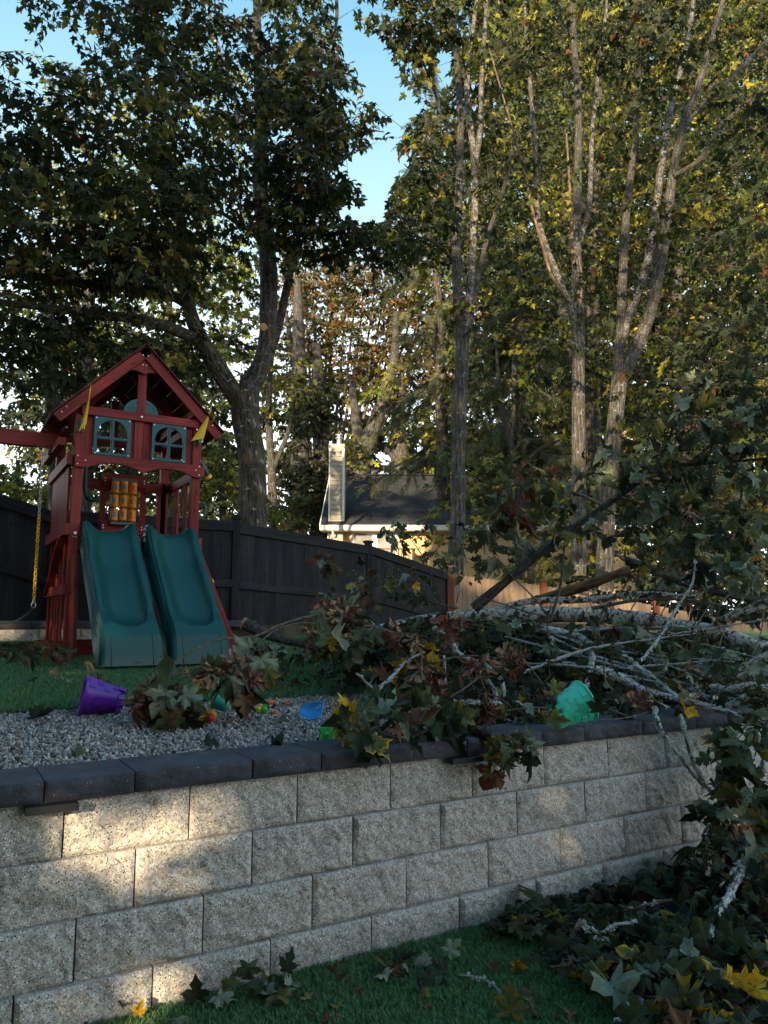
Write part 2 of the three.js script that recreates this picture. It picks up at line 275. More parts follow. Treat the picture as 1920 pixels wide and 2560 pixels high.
    list.forEach(([x, y, z], i) => { qq.setFromEuler(new THREE.Euler((Q() - 0.5) * 0.4, Q() * 6.28, (Q() - 0.5) * 0.4)); const s = 0.8 + Q() * 0.5; mm.compose(V(x, y, z), qq, V(s, s, s)); im.setMatrixAt(i, mm); const t = 0.7 + 0.6 * Q(); cc.setRGB(0.070 * t * (1 + Q() * 0.8), 0.225 * t, 0.075 * t); im.setColorAt(i, cc); });
    im.name = name; scene.add(im); return tag(im, label, 'grass', null, 'stuff');
  }
  const low = []; for (let x = -0.2; x < 5.2; x += 0.0145) for (let z = -1.7; z > -3.06; z -= 0.0145) { const q2 = toPx(V(x, 0, z)); if (q2 && q2[0] > -60 && q2[0] < 1980 && q2[1] > 2100 && q2[1] < 2620) low.push([x + (R() - 0.5) * 0.02, 0.003, z + (R() - 0.5) * 0.02]); }
  blades('lower_grass', 'short green plastic grass blades on the lower lawn', low, 0.021);
  const up = []; for (let x = -0.5; x < 7; x += 0.026) for (let z = TURF_EDGE + 0.02; z > -9.7; z -= 0.026) { const q2 = toPx(V(x, groundU(z), z)); if (q2 && q2[0] > -60 && q2[0] < 1500) up.push([x + (R() - 0.5) * 0.03, groundU(z) + 0.008 + bump(x, z) * 0.5, z + (R() - 0.5) * 0.03]); }
  blades('upper_grass', 'short green plastic grass blades round the playset', up, 0.034);
}

// ------------------------------------------------------------------ the block wall
const BW = 0.4572, BH = 0.2032, CAP_Y = 0.756;
function splitFace(w, h, d, seed, amp, sx, sy, nx = 26, ny = 12) {        // a block whose front (+z) is split stone; origin at its front centre
  const pos = [], uv = [], idx = [], o = seed * 1.37;
  const put = (x, y, z, a, b) => { pos.push(x, y, z); uv.push(a + o, b + o * 0.7); return pos.length / 3 - 1; };
  const N2 = (x, y, f, s) => { const X = x * f + seed * 7.3, Y = y * f + seed * 3.1; return vnoise(X, Y, 9999, 9999, s) - 0.5; };
  const G = [];
  for (let j = 0; j <= ny; j++) for (let i = 0; i <= nx; i++) {
    const u = i / nx, v = j / ny, x = (u - 0.5) * w, y = (v - 0.5) * h, e = Math.min(Math.min(u, 1 - u) * w, Math.min(v, 1 - v) * h) / sx;
    const z = i === 0 || i === nx || j === 0 || j === ny ? -sy : -sy * (1 - clamp(e * 1.6, 0, 1)) ** 2 + amp * (N2(x, y, 14, 3) * 1.2 + N2(x, y, 34, 5) * 1.1 + N2(x, y, 80, 8) * 0.8);
    G.push(put(x, y, z, x, y));
  }
  for (let j = 0; j < ny; j++) for (let i = 0; i < nx; i++) { const a = j * (nx + 1) + i, b = a + nx + 1; idx.push(a, a + 1, b, b, a + 1, b + 1); }
  const q = (A, B) => { const k = A.map((p, i) => put(...p, ...B[i])); idx.push(k[0], k[1], k[2], k[0], k[2], k[3]); };
  const X = w / 2, Y = h / 2;
  q([[-X, Y, -sy], [X, Y, -sy], [X, Y, -d], [-X, Y, -d]], [[-X, 0], [X, 0], [X, d], [-X, d]]);
  q([[-X, -Y, -d], [X, -Y, -d], [X, -Y, -sy], [-X, -Y, -sy]], [[-X, d], [X, d], [X, 0], [-X, 0]]);
  q([[-X, -Y, -d], [-X, -Y, -sy], [-X, Y, -sy], [-X, Y, -d]], [[d, 0], [0, 0], [0, h], [d, h]]);
  q([[X, -Y, -sy], [X, -Y, -d], [X, Y, -d], [X, Y, -sy]], [[0, 0], [d, 0], [d, h], [0, h]]);
  const g = new THREE.BufferGeometry(); g.setAttribute('position', new THREE.Float32BufferAttribute(pos, 3)); g.setAttribute('uv', new THREE.Float32BufferAttribute(uv, 2)); g.setIndex(idx); g.computeVertexNormals();
  return g;
}
{
  const wall = thing('retaining_wall', 'low wall of tan split-face concrete blocks with dark cap stones across the yard', 'retaining wall', [0, 0, -3.036]);
  const off = [0.4612, 0.7145, 0.5138, 0.3251], mats = [M.block, M.block2, M.block3], R = rng(5);
  const faces = Array.from({ length: 9 }, (_, i) => splitFace(BW - 0.006, BH - 0.002, 0.26, i + 1, 0.012, 0.035, 0.011, 40, 18));
  for (let r = 0; r < 4; r++) for (let i = -4; i < 18; i++) {
    const b = mesh('block', faces[Math.floor(R() * 9)], mats[Math.floor(R() * 3)], wall);
    b.position.set(off[r] + (i + 0.5) * BW, CAP_Y - (r + 0.5) * BH, 0.023 * r + (R() - 0.5) * 0.004);
    b.rotation.z = 0;
  }
  // cap stones: front edge joints read from the picture, wide and narrow in turn
  const js = [-1420, -900, -420, -120, 116, 341, 635, 806, 1037, 1172, 1361, 1466, 1614].map((p) => { const d = rayDir(p, 1900); return d.x / -d.z * 3.0; });
  let last = js[js.length - 1], wd = [0.45, 0.30]; for (let k = 0; k < 12; k++) js.push(last += wd[k % 2]);
  for (let i = 0; i < js.length - 1; i++) {
    const w = js[i + 1] - js[i], c = mesh('cap_stone', splitFace(w - 0.005, 0.076, 0.32, 20 + i, 0.008, 0.03, 0.010, Math.max(8, Math.round(w * 50)), 6), M.cap, wall);
    c.position.set((js[i] + js[i + 1]) / 2, CAP_Y + 0.039 + (hash(i, 3, 3) - 0.5) * 0.003, 0.036 + (hash(i, 1, 1) - 0.5) * 0.006);
  }
  // narrow dark light bars fixed under the cap
  for (const [a, b, y, lab] of [[62, 196, 2020, 'black bar lamp, off, under the cap near the corner with sunlit blocks'], [1125, 1204, 1893, 'black bar lamp, off, under the cap below the hanging leaves']]) {
    const A = onN(a, y, 2.99), B = onN(b, y - 12, 2.99), t = thing('wall_lamp', lab, 'wall lamp', [(A.x + B.x) / 2, CAP_Y - 0.014, -2.992]);
    mesh('housing', new RoundedBoxGeometry(B.x - A.x, 0.026, 0.05, 2, 0.004), M.black, t);
    const l = mesh('lens', new THREE.BoxGeometry((B.x - A.x) * 0.94, 0.004, 0.03), S({ color: lin(0.5, 0.5, 0.46), roughness: 0.4 }), t); l.position.y = -0.0135;
  }
  // the low wall that carries the dark fence
  const bgw = thing('low_wall', 'low grey block wall with dark cap stones at the foot of the dark fence', 'retaining wall', [0, 0, -9.87]);
  const yT = 1.353, capH = 0.089;
  for (let i = -6; i < 6; i++) {
    const x = 0.69 + 0.19 + (i + 0.5) * BW - BW * 0.5; if (x + BW / 2 > 3.93) continue;
    const b = mesh('block', faces[(i + 9) % 9], mats[(i + 6) % 3], bgw); b.position.set(x, yT - capH - BH / 2, 0);
  }
  for (let i = -9; i < 9; i++) { const x = 1.01 + i * 0.40 + 0.2; if (x > 3.8) continue; const c = mesh('cap_stone', splitFace(0.395, capH, 0.3, 50 + i, 0.008, 0.03, 0.01, 14, 6), M.cap, bgw); c.position.set(x, yT - capH / 2, 0.03); }
}
// ------------------------------------------------------------------ the wooden playset
const PX0 = 1.136, PZ0 = -7.69, PY0 = groundU(PZ0);
{
  const ps = thing('playset', 'red wooden playset tower with gable roof, two green slides and swing beam', 'playset', [PX0, PY0, PZ0]);
  const loc = (px, py, n) => { const p = onN(px, py, n); return V(p.x - PX0, p.y - PY0, p.z - PZ0); };
  const mats = [M.cedar, M.cedar2, M.cedar3], R = rng(31), mm = () => mats[Math.floor(R() * 3)];
  const box = (name, x0, x1, y0, y1, z0, z1, mat = mm(), par = ps) => { const g = boxUV(x1 - x0, y1 - y0, z1 - z0, R() * 9, R() * 9, Math.min(0.006, (x1 - x0) / 4, (y1 - y0) / 4, (z1 - z0) / 4)); const m = mesh(name, g, mat, par); m.position.set((x0 + x1) / 2, (y0 + y1) / 2, (z0 + z1) / 2); return m; };
  const D = -1.25;
  for (const [x0, z1] of [[-0.06, 0], [1.09, 0], [-0.06, D], [1.09, D]]) box('post', x0, x0 + 0.09, 0, 2.345, z1 - 0.09, z1);
  // base boards and under-deck framing
  box('base_board', -0.10, -0.062, 0, 0.15, D - 0.12, 0.10); box('base_board', 1.182, 1.22, 0, 0.15, D - 0.1, -0.1); box('base_board', -0.06, 1.18, 0.01, 0.15, D + 0.002, D + 0.04); box('base_board', 0.032, 1.088, 0.02, 0.15, -0.075, -0.04);
  box('side_rail', -0.10, -0.062, 0.60, 0.70, D - 0.1, 0.005); box('side_rail', -0.12, -0.062, 1.16, 1.27, D - 0.1, 0.03); box('side_rail', 1.182, 1.22, 1.10, 1.2, D - 0.1, 0.0);
  mesh('brace', bar(V(-0.012, 0.98, 0.03), V(0.008, 0.02, 0.13), 0.035, 0.1), M.cedar3, ps);
  mesh('brace', bar(V(-0.085, 1.16, -0.25), V(-0.085, 0.62, D + 0.15), 0.03, 0.09, V(1, 0, 0)), M.cedar2, ps);
  for (const z of [-0.3, -0.52, -0.74, -0.96]) box('side_board', -0.058, -0.038, 0.15, 1.16, z - 0.09, z);
  // deck
  box('deck_beam', 0.03, 1.09, 1.07, 1.172, -0.06, -0.004); box('deck_beam', 0.03, 1.09, 1.07, 1.172, D - 0.02, D + 0.03);
  for (let i = 0; i < 8; i++) box('deck_board', -0.05, 1.17, 1.174, 1.20, -0.10 - i * 0.147 - 0.14, -0.10 - i * 0.147);
  // side slats above the deck (left), rails
  for (let i = 0; i < 8; i++) box('side_board', -0.088, -0.064, 1.275, 1.84, -0.10 - i * 0.14 - 0.132, -0.10 - i * 0.14);
  box('side_rail', -0.12, -0.065, 1.842, 1.95, D - 0.1, -0.005); box('side_rail', 1.182, 1.225, 1.842, 1.95, D - 0.1, 0.0); box('side_rail', -0.2, -0.125, 2.04, 2.12, D - 0.02, -0.08);
  box('side_rail', -0.06, 0.03, 2.346, 2.432, D - 0.09, -0.045); box('side_rail', 1.09, 1.18, 2.346, 2.432, D - 0.09, -0.045);
  for (const z of [-0.55, -0.9]) box('side_board', 1.19, 1.21, 1.25, 1.84, z - 0.13, z);
  // front: top beam, wave board, boards between the windows
  box('top_beam', -0.015, 1.145, 2.346, 2.432, -0.042, 0.028, M.cedar); box('top_beam', -0.06, 1.18, 2.346, 2.432, D - 0.13, D - 0.092);
  for (const [a, b] of [[0.032, 0.108], [0.448, 0.492], [0.588, 0.668], [1.012, 1.088]]) box('front_board', a, b, 1.94, 2.345, -0.05, -0.025);
  box('front_board', 0.494, 0.582, 1.94, 2.345, -0.05, -0.004, M.cedar3);
  {
    const top = [[1.18, 1.95], [-0.053, 1.95]], bot = [[-0.053, 1.824], [0.05, 1.826]];
    for (let i = 1; i < 20; i++) { const x = 0.05 + 0.53 * i / 20; bot.push([x, 1.824 + 0.062 * Math.sin(Math.PI * i / 20) ** 0.8]); } bot.push([0.57, 1.818], [0.60, 1.818]);
    for (let i = 1; i < 20; i++) { const x = 0.60 + 0.50 * i / 20; bot.push([x, 1.824 + 0.062 * Math.sin(Math.PI * i / 20) ** 0.8]); } bot.push([1.10, 1.826], [1.18, 1.824]);
    const g = ext([...bot, ...top], 0.03, 0.003), uv = g.attributes.uv; for (let i = 0; i < uv.count; i++) uv.setXY(i, uv.getY(i), uv.getX(i));
    const m = mesh('wave_board', g, M.cedar, ps); m.position.z = 0.002;
  }
  // windows
  const arch = (x0, x1, y0, yS, y1, left) => { const p = [[x0, y0], [x1, y0]]; const n = 10; if (left) { p.push([x1, y1]); for (let i = 1; i <= n; i++) { const a = Math.PI / 2 * i / n; p.push([x1 - (x1 - x0) * Math.sin(a), yS + (y1 - yS) * Math.cos(a)]); } } else { for (let i = 0; i <= n; i++) { const a = Math.PI / 2 * i / n; p.push([x0 + (x1 - x0) * Math.cos(a), yS + (y1 - yS) * Math.sin(a)]); } } return p; };
  for (const x of [0.111, 0.667]) {
    const w = 0.343, y0 = 1.962, y1 = 2.344, c = x + w / 2, e = 0.024, b = 0.011, my = 2.135;
    const holes = [[[x + e, y0 + e], [c - b, y0 + e], [c - b, my - b], [x + e, my - b]], [[c + b, y0 + e], [x + w - e, y0 + e], [x + w - e, my - b], [c + b, my - b]],
      arch(x + e, c - b, my + b, my + 0.03, y1 - e, true), arch(c + b, x + w - e, my + b, my + 0.03, y1 - e, false)];
    const win = mesh('window', ext([[x, y0], [x + w, y0], [x + w, y1], [x, y1]], 0.016, 0.004, holes), M.teal, ps); win.position.z = -0.002;
    const rim = [[x + 0.006, y0 + 0.006, x + w - 0.006, y0 + 0.012], [x + 0.006, my - 0.003, x + w - 0.006, my + 0.003]];
    for (const [a, q, a2, q2] of rim) { const m = mesh('moulding', boxUV(a2 - a, q2 - q, 0.006), M.teal, win); m.position.set((a + a2) / 2, (q + q2) / 2, 0.022); }
    const mv = mesh('moulding', boxUV(0.006, y1 - y0 - 0.03, 0.0065), M.teal, win); mv.position.set(c, (y0 + y1) / 2, 0.0222);
    for (const [a, q] of [[x + 0.015, y0 + 0.015], [x + w - 0.015, y0 + 0.015], [x + 0.015, y1 - 0.015], [x + w - 0.015, y1 - 0.015]]) { const s = mesh('screw', new THREE.CylinderGeometry(0.006, 0.006, 0.006, 8).rotateX(Math.PI / 2), M.bolt, win); s.position.set(a, q, 0.021); }
  }
  // sunburst half disc
  {
    const p = []; for (let i = 0; i <= 20; i++) { const a = Math.PI * i / 20; p.push([0.553 + 0.17 * Math.cos(a), 2.434 + 0.15 * Math.sin(a)]); }
    const m = mesh('sunburst', ext(p, 0.014, 0.003), M.teal, ps); m.position.z = -0.035;
    for (let i = 1; i < 8; i++) { const a = Math.PI * i / 8, r = mesh('ray', bar(V(0.553 + 0.02 * Math.cos(a), 2.436 + 0.018 * Math.sin(a), 0.0), V(0.553 + 0.135 * Math.cos(a), 2.434 + 0.119 * Math.sin(a), 0.0), 0.007, 0.007, V(0, 0, 1), 0.001), M.slide, m); r.position.z = 0.019; }
    const q = []; for (let i = 0; i <= 20; i++) { const a = Math.PI * i / 20; q.push([0.553 + 0.168 * Math.cos(a), 2.435 + 0.148 * Math.sin(a)]); } for (let i = 20; i >= 0; i--) { const a = Math.PI * i / 20; q.push([0.553 + 0.142 * Math.cos(a), 2.435 + 0.125 * Math.sin(a)]); }
    const rm = mesh('rim', ext(q, 0.006, 0.001), M.teal, m); rm.position.z = 0.016;
  }
  // roof
  const AX = 0.555, AY = 3.125, EX = 0.83, slope = Math.atan2(0.815, EX), Ls = Math.hypot(0.815, EX);
  for (const s of [-1, 1]) {
    for (let i = 0; i < 7; i++) { const b = box('roof_board', -Ls / 14 + 0.003, Ls / 14 - 0.003, -0.008, 0.008, D - 0.27, 0.10, M.roofRed); const t = (i + 0.5) / 7; b.position.set(AX + s * EX * t + s * 0.008, AY - 0.815 * t + 0.008 + (i % 2) * 0.002, (D - 0.17) / 2); b.rotation.z = -s * slope; }
    for (const z of [0.055, -0.62, D - 0.20]) {
      const nrm = V(-s * Math.sin(slope), -Math.cos(slope), 0).multiplyScalar(0.052);
      mesh(z > 0 ? 'gable_board' : 'rafter', bar(V(AX + s * 0.004, AY, z).add(nrm), V(AX + s * EX, AY - 0.815, z).add(nrm), 0.03, 0.098, V(0, 1, 0)), z > 0 ? M.cedar : M.cedar2, ps);
    }
    mesh('rafter', bar(V(AX + s * 0.55, AY - 0.60, 0.04), V(AX + s * 0.55, AY - 0.60, D - 0.18), 0.035, 0.085), M.cedar2, ps);
  }
  for (const z of [0.0, D - 0.09]) box('king_post', 0.510, 0.597, 2.434, 2.90, z - 0.05, z - 0.008, M.cedar);
  {
    const p = [[0.555, 3.03], [0.375, 2.855]]; for (let k = 0; k < 2; k++) for (let i = 0; i <= 8; i++) { const a = i / 8; p.push([0.385 + 0.04 * 0 + (0.17 * (k + a)), 2.848 + 0.0 + (k === 0 ? 0.02 : 0.02) * Math.sin(Math.PI * a) * (k ? 1 : 1) - 0.012 * (k === 0 ? a : 1 - a)]); } p.push([0.735, 2.855]);
    const m = mesh('gable_trim', ext(p, 0.022, 0.002), M.cedar, ps); m.position.z = 0.012;
  }
  // swing beam with its brackets
  const bm = mesh('swing_beam', bar(V(-3.6, 2.18, -0.62), V(-0.125, 2.18, -0.62), 0.09, 0.15), M.cedar3, ps);
  for (const z of [-0.57, -0.67]) mesh('beam_bracket', bar(V(-0.22, 2.08, z), V(-0.065, 2.08, z), 0.03, 0.08), M.cedar, ps);
  // bolts
  const bolts = [[0.553, 2.39, 0.03, 0.012], [-0.03, 1.93, 0.036, 0.007], [0.04, 1.89, 0.036, 0.007], [-0.03, 1.85, 0.036, 0.007], [1.155, 1.94, 0.036, 0.007], [1.12, 1.9, 0.036, 0.007], [1.155, 1.85, 0.036, 0.007], [-0.012, 1.185, 0.012, 0.017], [-0.025, 1.15, 0.006, 0.006], [0.0, 1.15, 0.006, 0.006], [1.135, 1.185, 0.012, 0.017], [0.53, 1.15, 0.0, 0.007], [0.59, 1.15, 0.0, 0.007], [0.53, 3.02, 0.072, 0.007], [0.58, 3.02, 0.072, 0.007], [-0.16, 2.385, 0.072, 0.007], [-0.2, 2.33, 0.072, 0.007], [1.27, 2.385, 0.072, 0.007], [1.12, 2.33, 0.03, 0.012], [-0.10, 2.27, -0.3, 0.012], [0.54, 2.93, 0.036, 0.006], [0.575, 2.93, 0.036, 0.006]];
  for (const [x, y, z, r] of bolts) { const b = mesh('bolt', new THREE.CylinderGeometry(r * 0.75, r, 0.008, 10).rotateX(Math.PI / 2), M.bolt, ps); b.position.set(x, y, z); }
  // flags in green holders
  for (const [x, s] of [[-0.02, -1], [1.132, 1]]) {
    const h = mesh('flag_holder', merge([boxUV(0.07, 0.08, 0.012), placed(lathe([[0.018, -0.05], [0.022, 0.05], [0.012, 0.05]], 12), 0, 0.02, 0.03)]), M.greenPl, ps); h.position.set(x, 2.21, 0.03);
    const n = 12, pos = [], uv = [], idx = [];
    for (let i = 0; i <= n; i++) for (let j = 0; j <= 3; j++) { const t = i / n, w = (s < 0 ? 0.065 : 0.13) * (1 - t) ** 1.5 + 0.004, u = j / 3; pos.push(s < 0 ? 0.045 - u * w + 0.02 * t : 0.05 + 0.05 * t - u * w, t * 0.40 + (s > 0 ? -u * 0.06 * (1 - t) : -u * 0.1 * (1 - t)), 0.04 + 0.025 * Math.sin(u * 2.6 + t * 2) * (1 - t)); uv.push(u, t); }
    for (let i = 0; i < n; i++) for (let j = 0; j < 3; j++) { const a = i * 4 + j; idx.push(a, a + 1, a + 4, a + 1, a + 5, a + 4); }
    const g = new THREE.BufferGeometry(); g.setAttribute('position', new THREE.Float32BufferAttribute(pos, 3)); g.setAttribute('uv', new THREE.Float32BufferAttribute(uv, 2)); g.setIndex(idx); g.computeVertexNormals();
    const f = mesh('flag', g, P({ color: lin(0.85, 0.55, 0.02), roughness: 0.9, transmission: 0.3, thickness: 0, side: THREE.DoubleSide }), ps); f.position.set(x, 2.24, 0.03); f.rotation.z = s < 0 ? -0.02 : -0.08;
    mesh('flag_pole', cheapTwig(V(0.03, -0.05, 0.03), V(0.05 + (s > 0 ? 0.05 : 0.01), 0.40, 0.04), 0.006, 6), M.yellow, f);
  }
  { const t = mesh('tag', new RoundedBoxGeometry(0.03, 0.07, 0.01, 2, 0.004), P({ color: lin(0.4, 0.6, 0.72), roughness: 0.3 }), ps); t.position.set(1.175, 2.235, 0.02); }
  // telescope on the right rail
  {
    const tl = mesh('telescope', lathe([[0.0, -0.13], [0.03, -0.13], [0.033, -0.05], [0.036, 0.05], [0.030, 0.052], [0.026, 0.12], [0, 0.12]], 16), M.greenPl, ps); tl.position.set(1.30, 2.03, -0.35); tl.rotation.set(0, 0.5, 0.72);
    const a = mesh('eyepiece', lathe([[0.02, 0.12], [0.034, 0.12], [0.034, 0.15], [0.02, 0.15]], 16), M.yellow, tl), b = mesh('front_ring', lathe([[0.026, -0.16], [0.042, -0.16], [0.04, -0.125], [0.026, -0.125]], 16), M.yellow, tl);
    box('telescope_mount', 1.2, 1.30, 1.90, 1.96, -0.40, -0.30, M.cedar);
    const y = mesh('telescope_bracket', lathe([[0.016, 0], [0.02, 0.03], [0.014, 0.08]], 10), M.yellow, ps); y.position.set(1.26, 1.96, -0.35);
  }
  // back wall of the deck: boards, cross rails and the noughts-and-crosses panel
  const BN = -PZ0 - D;                                                  // distance of the back wall
  for (const [a, b, lo, hi] of [[245, 268, 1338, 1178], [270, 294, 1338, 1180], [296, 318, 1338, 1182], [320, 345, 1338, 1184], [347, 368, 1338, 1186], [388, 418, 1340, 1190], [430, 451, 1345, 1192], [455, 470, 1345, 1195]]) { const A = loc(a, lo, BN), B = loc(b, hi, BN); box('back_board', A.x, B.x, 1.2, 1.95, D - 0.02, D + 0.0); }
  box('back_rail', 0.0, 1.1, 1.82, 1.93, D + 0.002, D + 0.03);
  for (const [a, b, c, d] of [[255, 365, 1190, 1211], [250, 358, 1305, 1328]]) { const A = loc(a, d, BN - 0.02), B = loc(b, c, BN - 0.02); const r = box('cross_rail', A.x, B.x, A.y - 0.02, B.y - 0.01, D + 0.032, D + 0.055); for (const q of [0.05, 0.95]) for (const k of [0.3, 0.7]) { const s = mesh('screw', new THREE.CylinderGeometry(0.006, 0.006, 0.006, 8).rotateX(Math.PI / 2), M.bolt, r); s.position.set((q - 0.5) * (B.x - A.x), (k - 0.5) * 0.08, 0.014); } }
  {
    const TN = BN - 0.12, A = loc(272, 1304, TN), B = loc(345, 1206, TN), w = B.x - A.x, h = B.y - A.y;
    const panel = new THREE.Group(); panel.name = 'noughts_and_crosses'; panel.position.set((A.x + B.x) / 2, (A.y + B.y) / 2, D + 0.12); ps.add(panel);
    for (const y of [h / 2 + 0.012, -h / 2 - 0.012]) { const g = merge([placed(boxUV(w * 0.92, 0.035, 0.03, 0, 0, 0.004), 0, y, 0)]); mesh('rail', g, M.greenPl, panel); }
    const cell = h / 3;
    const mark = (kind, geoZ) => kind;
    for (let i = 0; i < 3; i++) {
      mesh('axle', cheapTwig(V((i - 1) * w / 3.05, -h / 2, 0), V((i - 1) * w / 3.05, h / 2, 0), 0.006, 6), M.steel, panel);
      for (let j = 0; j < 3; j++) {
        const r = w / 6.9, hh = cell * 0.86, tex = document.createElement('canvas'); tex.width = 256; tex.height = 96; const x = tex.getContext('2d');
        x.fillStyle = '#ef9a10'; x.fillRect(0, 0, 256, 96);
        const drawX = (c) => { x.strokeStyle = '#c8200c'; x.lineWidth = 9; x.beginPath(); x.moveTo(c - 20, 26); x.lineTo(c + 20, 70); x.moveTo(c + 20, 26); x.lineTo(c - 20, 70); x.stroke(); };
        const drawO = (c) => { x.fillStyle = '#2f86b4'; x.beginPath(); x.ellipse(c, 48, 17, 25, 0, 0, 7); x.fill(); x.strokeStyle = '#7a9a70'; x.lineWidth = 2; for (let q = -9; q < 12; q += 6) { x.beginPath(); x.moveTo(c + q, 30); x.lineTo(c + q, 66); x.stroke(); } };
        const ring = (c) => { x.strokeStyle = '#3a2a10'; x.lineWidth = 6; x.beginPath(); x.ellipse(c, 48, 16, 20, 0, 0, 7); x.stroke(); };
        drawX(10); drawX(266); drawO(96); ring(182);
        const t = new THREE.CanvasTexture(tex); t.colorSpace = THREE.SRGBColorSpace; t.wrapS = THREE.RepeatWrapping;
        const g = lathe([[r * 0.25, -hh / 2], [r * 0.92, -hh / 2], [r, -hh / 2 + 0.006], [r, hh / 2 - 0.006], [r * 0.92, hh / 2], [r * 0.25, hh / 2]], 24), uv = g.attributes.uv, p = g.attributes.position;
        for (let k = 0; k < uv.count; k++) uv.setY(k, clamp(p.getY(k) / hh + 0.5, 0.02, 0.98));
        const d = mesh('drum', g, P({ map: t, roughness: 0.45 }), panel); d.position.set((i - 1) * w / 3.05, (1 - j) * cell + (i === 1 ? 0.006 : 0), 0.004);
        const want = [[0.30, 0.32, 0.0], [0.36, 0.36, 0.06], [0.30, 0.36, 0.75]][j][i];                    // which part of the print faces the yard
        d.rotation.y = Math.PI * 2 * (0 - want) - 0.45;
      }
    }
  }
  // green tube and grips
  mesh('speaking_tube', limb([loc(214, 1165, 8.3), loc(213, 1200, 8.3), loc(213, 1232, 8.25), loc(219, 1246, 8.2), loc(230, 1247, 8.2)], [0.022, 0.022, 0.022, 0.024, 0.032], 10), M.greenPl, ps);
  for (const [a, n] of [[[[453, 1275], [460, 1274], [463, 1285], [463, 1298], [458, 1307], [451, 1308]], 8.75], [[[500, 1258], [509, 1257], [513, 1268], [513, 1280], [508, 1292], [499, 1294]], 8.2]]) mesh('grip', limb(a.map(([x, y]) => loc(x, y, n)), [0.013, 0.013, 0.014, 0.014, 0.013, 0.013], 8), M.greenPl, ps);
  // climbing wall on the right side
  {
    const top = V(1.19, 1.17, 0), bot = V(1.67, 0.02, 0), d = bot.clone().sub(top), L = d.length(), a = Math.atan2(-d.y, d.x);
    for (let i = 0; i < 8; i++) { const g = boxUV(L / 8 - 0.006, 0.024, 1.02, i, 0, 0.004), b = mesh('climbing_board', g, mm(), ps); b.position.set(top.x + d.x * (i + 0.5) / 8, top.y + d.y * (i + 0.5) / 8, -0.62); b.rotation.z = -a; }
    for (const z of [-0.13, -1.1]) mesh('climbing_stringer', bar(V(1.18, 1.15, z), V(1.65, 0.02, z), 0.036, 0.085), M.cedar, ps);
    const RR = rng(4);
    for (const [t, z] of [[0.06, -0.22], [0.36, -0.2], [0.62, -0.24], [0.86, -0.22], [0.2, -0.7], [0.5, -0.75], [0.75, -0.8], [0.35, -1.0]]) {
      const g = new THREE.SphereGeometry(0.055, 10, 7), p = g.attributes.position; for (let i = 0; i < p.count; i++) { const q = 0.8 + 0.4 * vnoise(p.getX(i) * 40 + t * 90, p.getY(i) * 40 + p.getZ(i) * 30, 999, 999, 3); p.setXYZ(i, p.getX(i) * q, Math.max(-0.01, p.getY(i) * q * 0.85), p.getZ(i) * q); } g.computeVertexNormals();
      const r = mesh('climbing_hold', g, M.yellow, ps); r.position.set(top.x + d.x * t + Math.sin(a) * 0.012, top.y + d.y * t + Math.cos(a) * 0.012, z); r.rotation.z = -a + Math.PI * 0; r.rotation.y = 0;
    }
  }
  // the two slides: a wavy trough with rolled rims, ribbed outer skirts and a footed front
  function slideGeo() {
    const bed = [[0, 1.215], [0.10, 1.185], [0.22, 1.05], [0.36, 0.87], [0.5, 0.735], [0.64, 0.60], [0.80, 0.43], [0.92, 0.345], [1.04, 0.30], [1.10, 0.275], [1.125, 0.245], [1.15, 0.16], [1.175, 0.07], [1.19, 0.0]];
    const rim = [[0, 1.30], [0.09, 1.285], [0.22, 1.17], [0.36, 1.00], [0.5, 0.865], [0.64, 0.735], [0.80, 0.565], [0.92, 0.44], [1.04, 0.355], [1.10, 0.30], [1.135, 0.25], [1.165, 0.165], [1.195, 0.07], [1.21, 0.0]];
    const sm = (a) => new THREE.CatmullRomCurve3(a.map(([d, h]) => V(d, h, 0)), false, 'catmullrom', 0.4), cb = sm(bed), cr = sm(rim), n = 96;
    const half = 0.216, cols = [];                                      // [x, 0 bed .. 1 rim, drop below the rim for skirts]
    const ribs = [0.0, 0.05, 0.06, 0.11, 0.12, 0.17, 0.18, 0.26];
    const side = []; ribs.forEach((r, i) => side.push([half + 0.012 + (i % 2 ? 0.020 : -0.004) + r * 0.06, 1, r]));
    const inner = [[half - 0.004, 1, -0.004], [half - 0.026, 0.97, 0]]; for (const q of [0.96, 0.9, 0.82, 0.72, 0.6, 0.46, 0.32, 0.16]) inner.push([(half - 0.034) * q, 0.95 * q ** 3.0, 0]);
    for (let i = side.length - 1; i >= 0; i--) cols.push([-side[i][0], side[i][1], side[i][2]]);
    for (const c of inner) cols.push([-c[0], c[1], c[2]]);
    for (let i = inner.length - 1; i >= 0; i--) cols.push(inner[i]);
    for (const s of side) cols.push(s);
    const pos = [], idx = [], uv = [], m = cols.length;
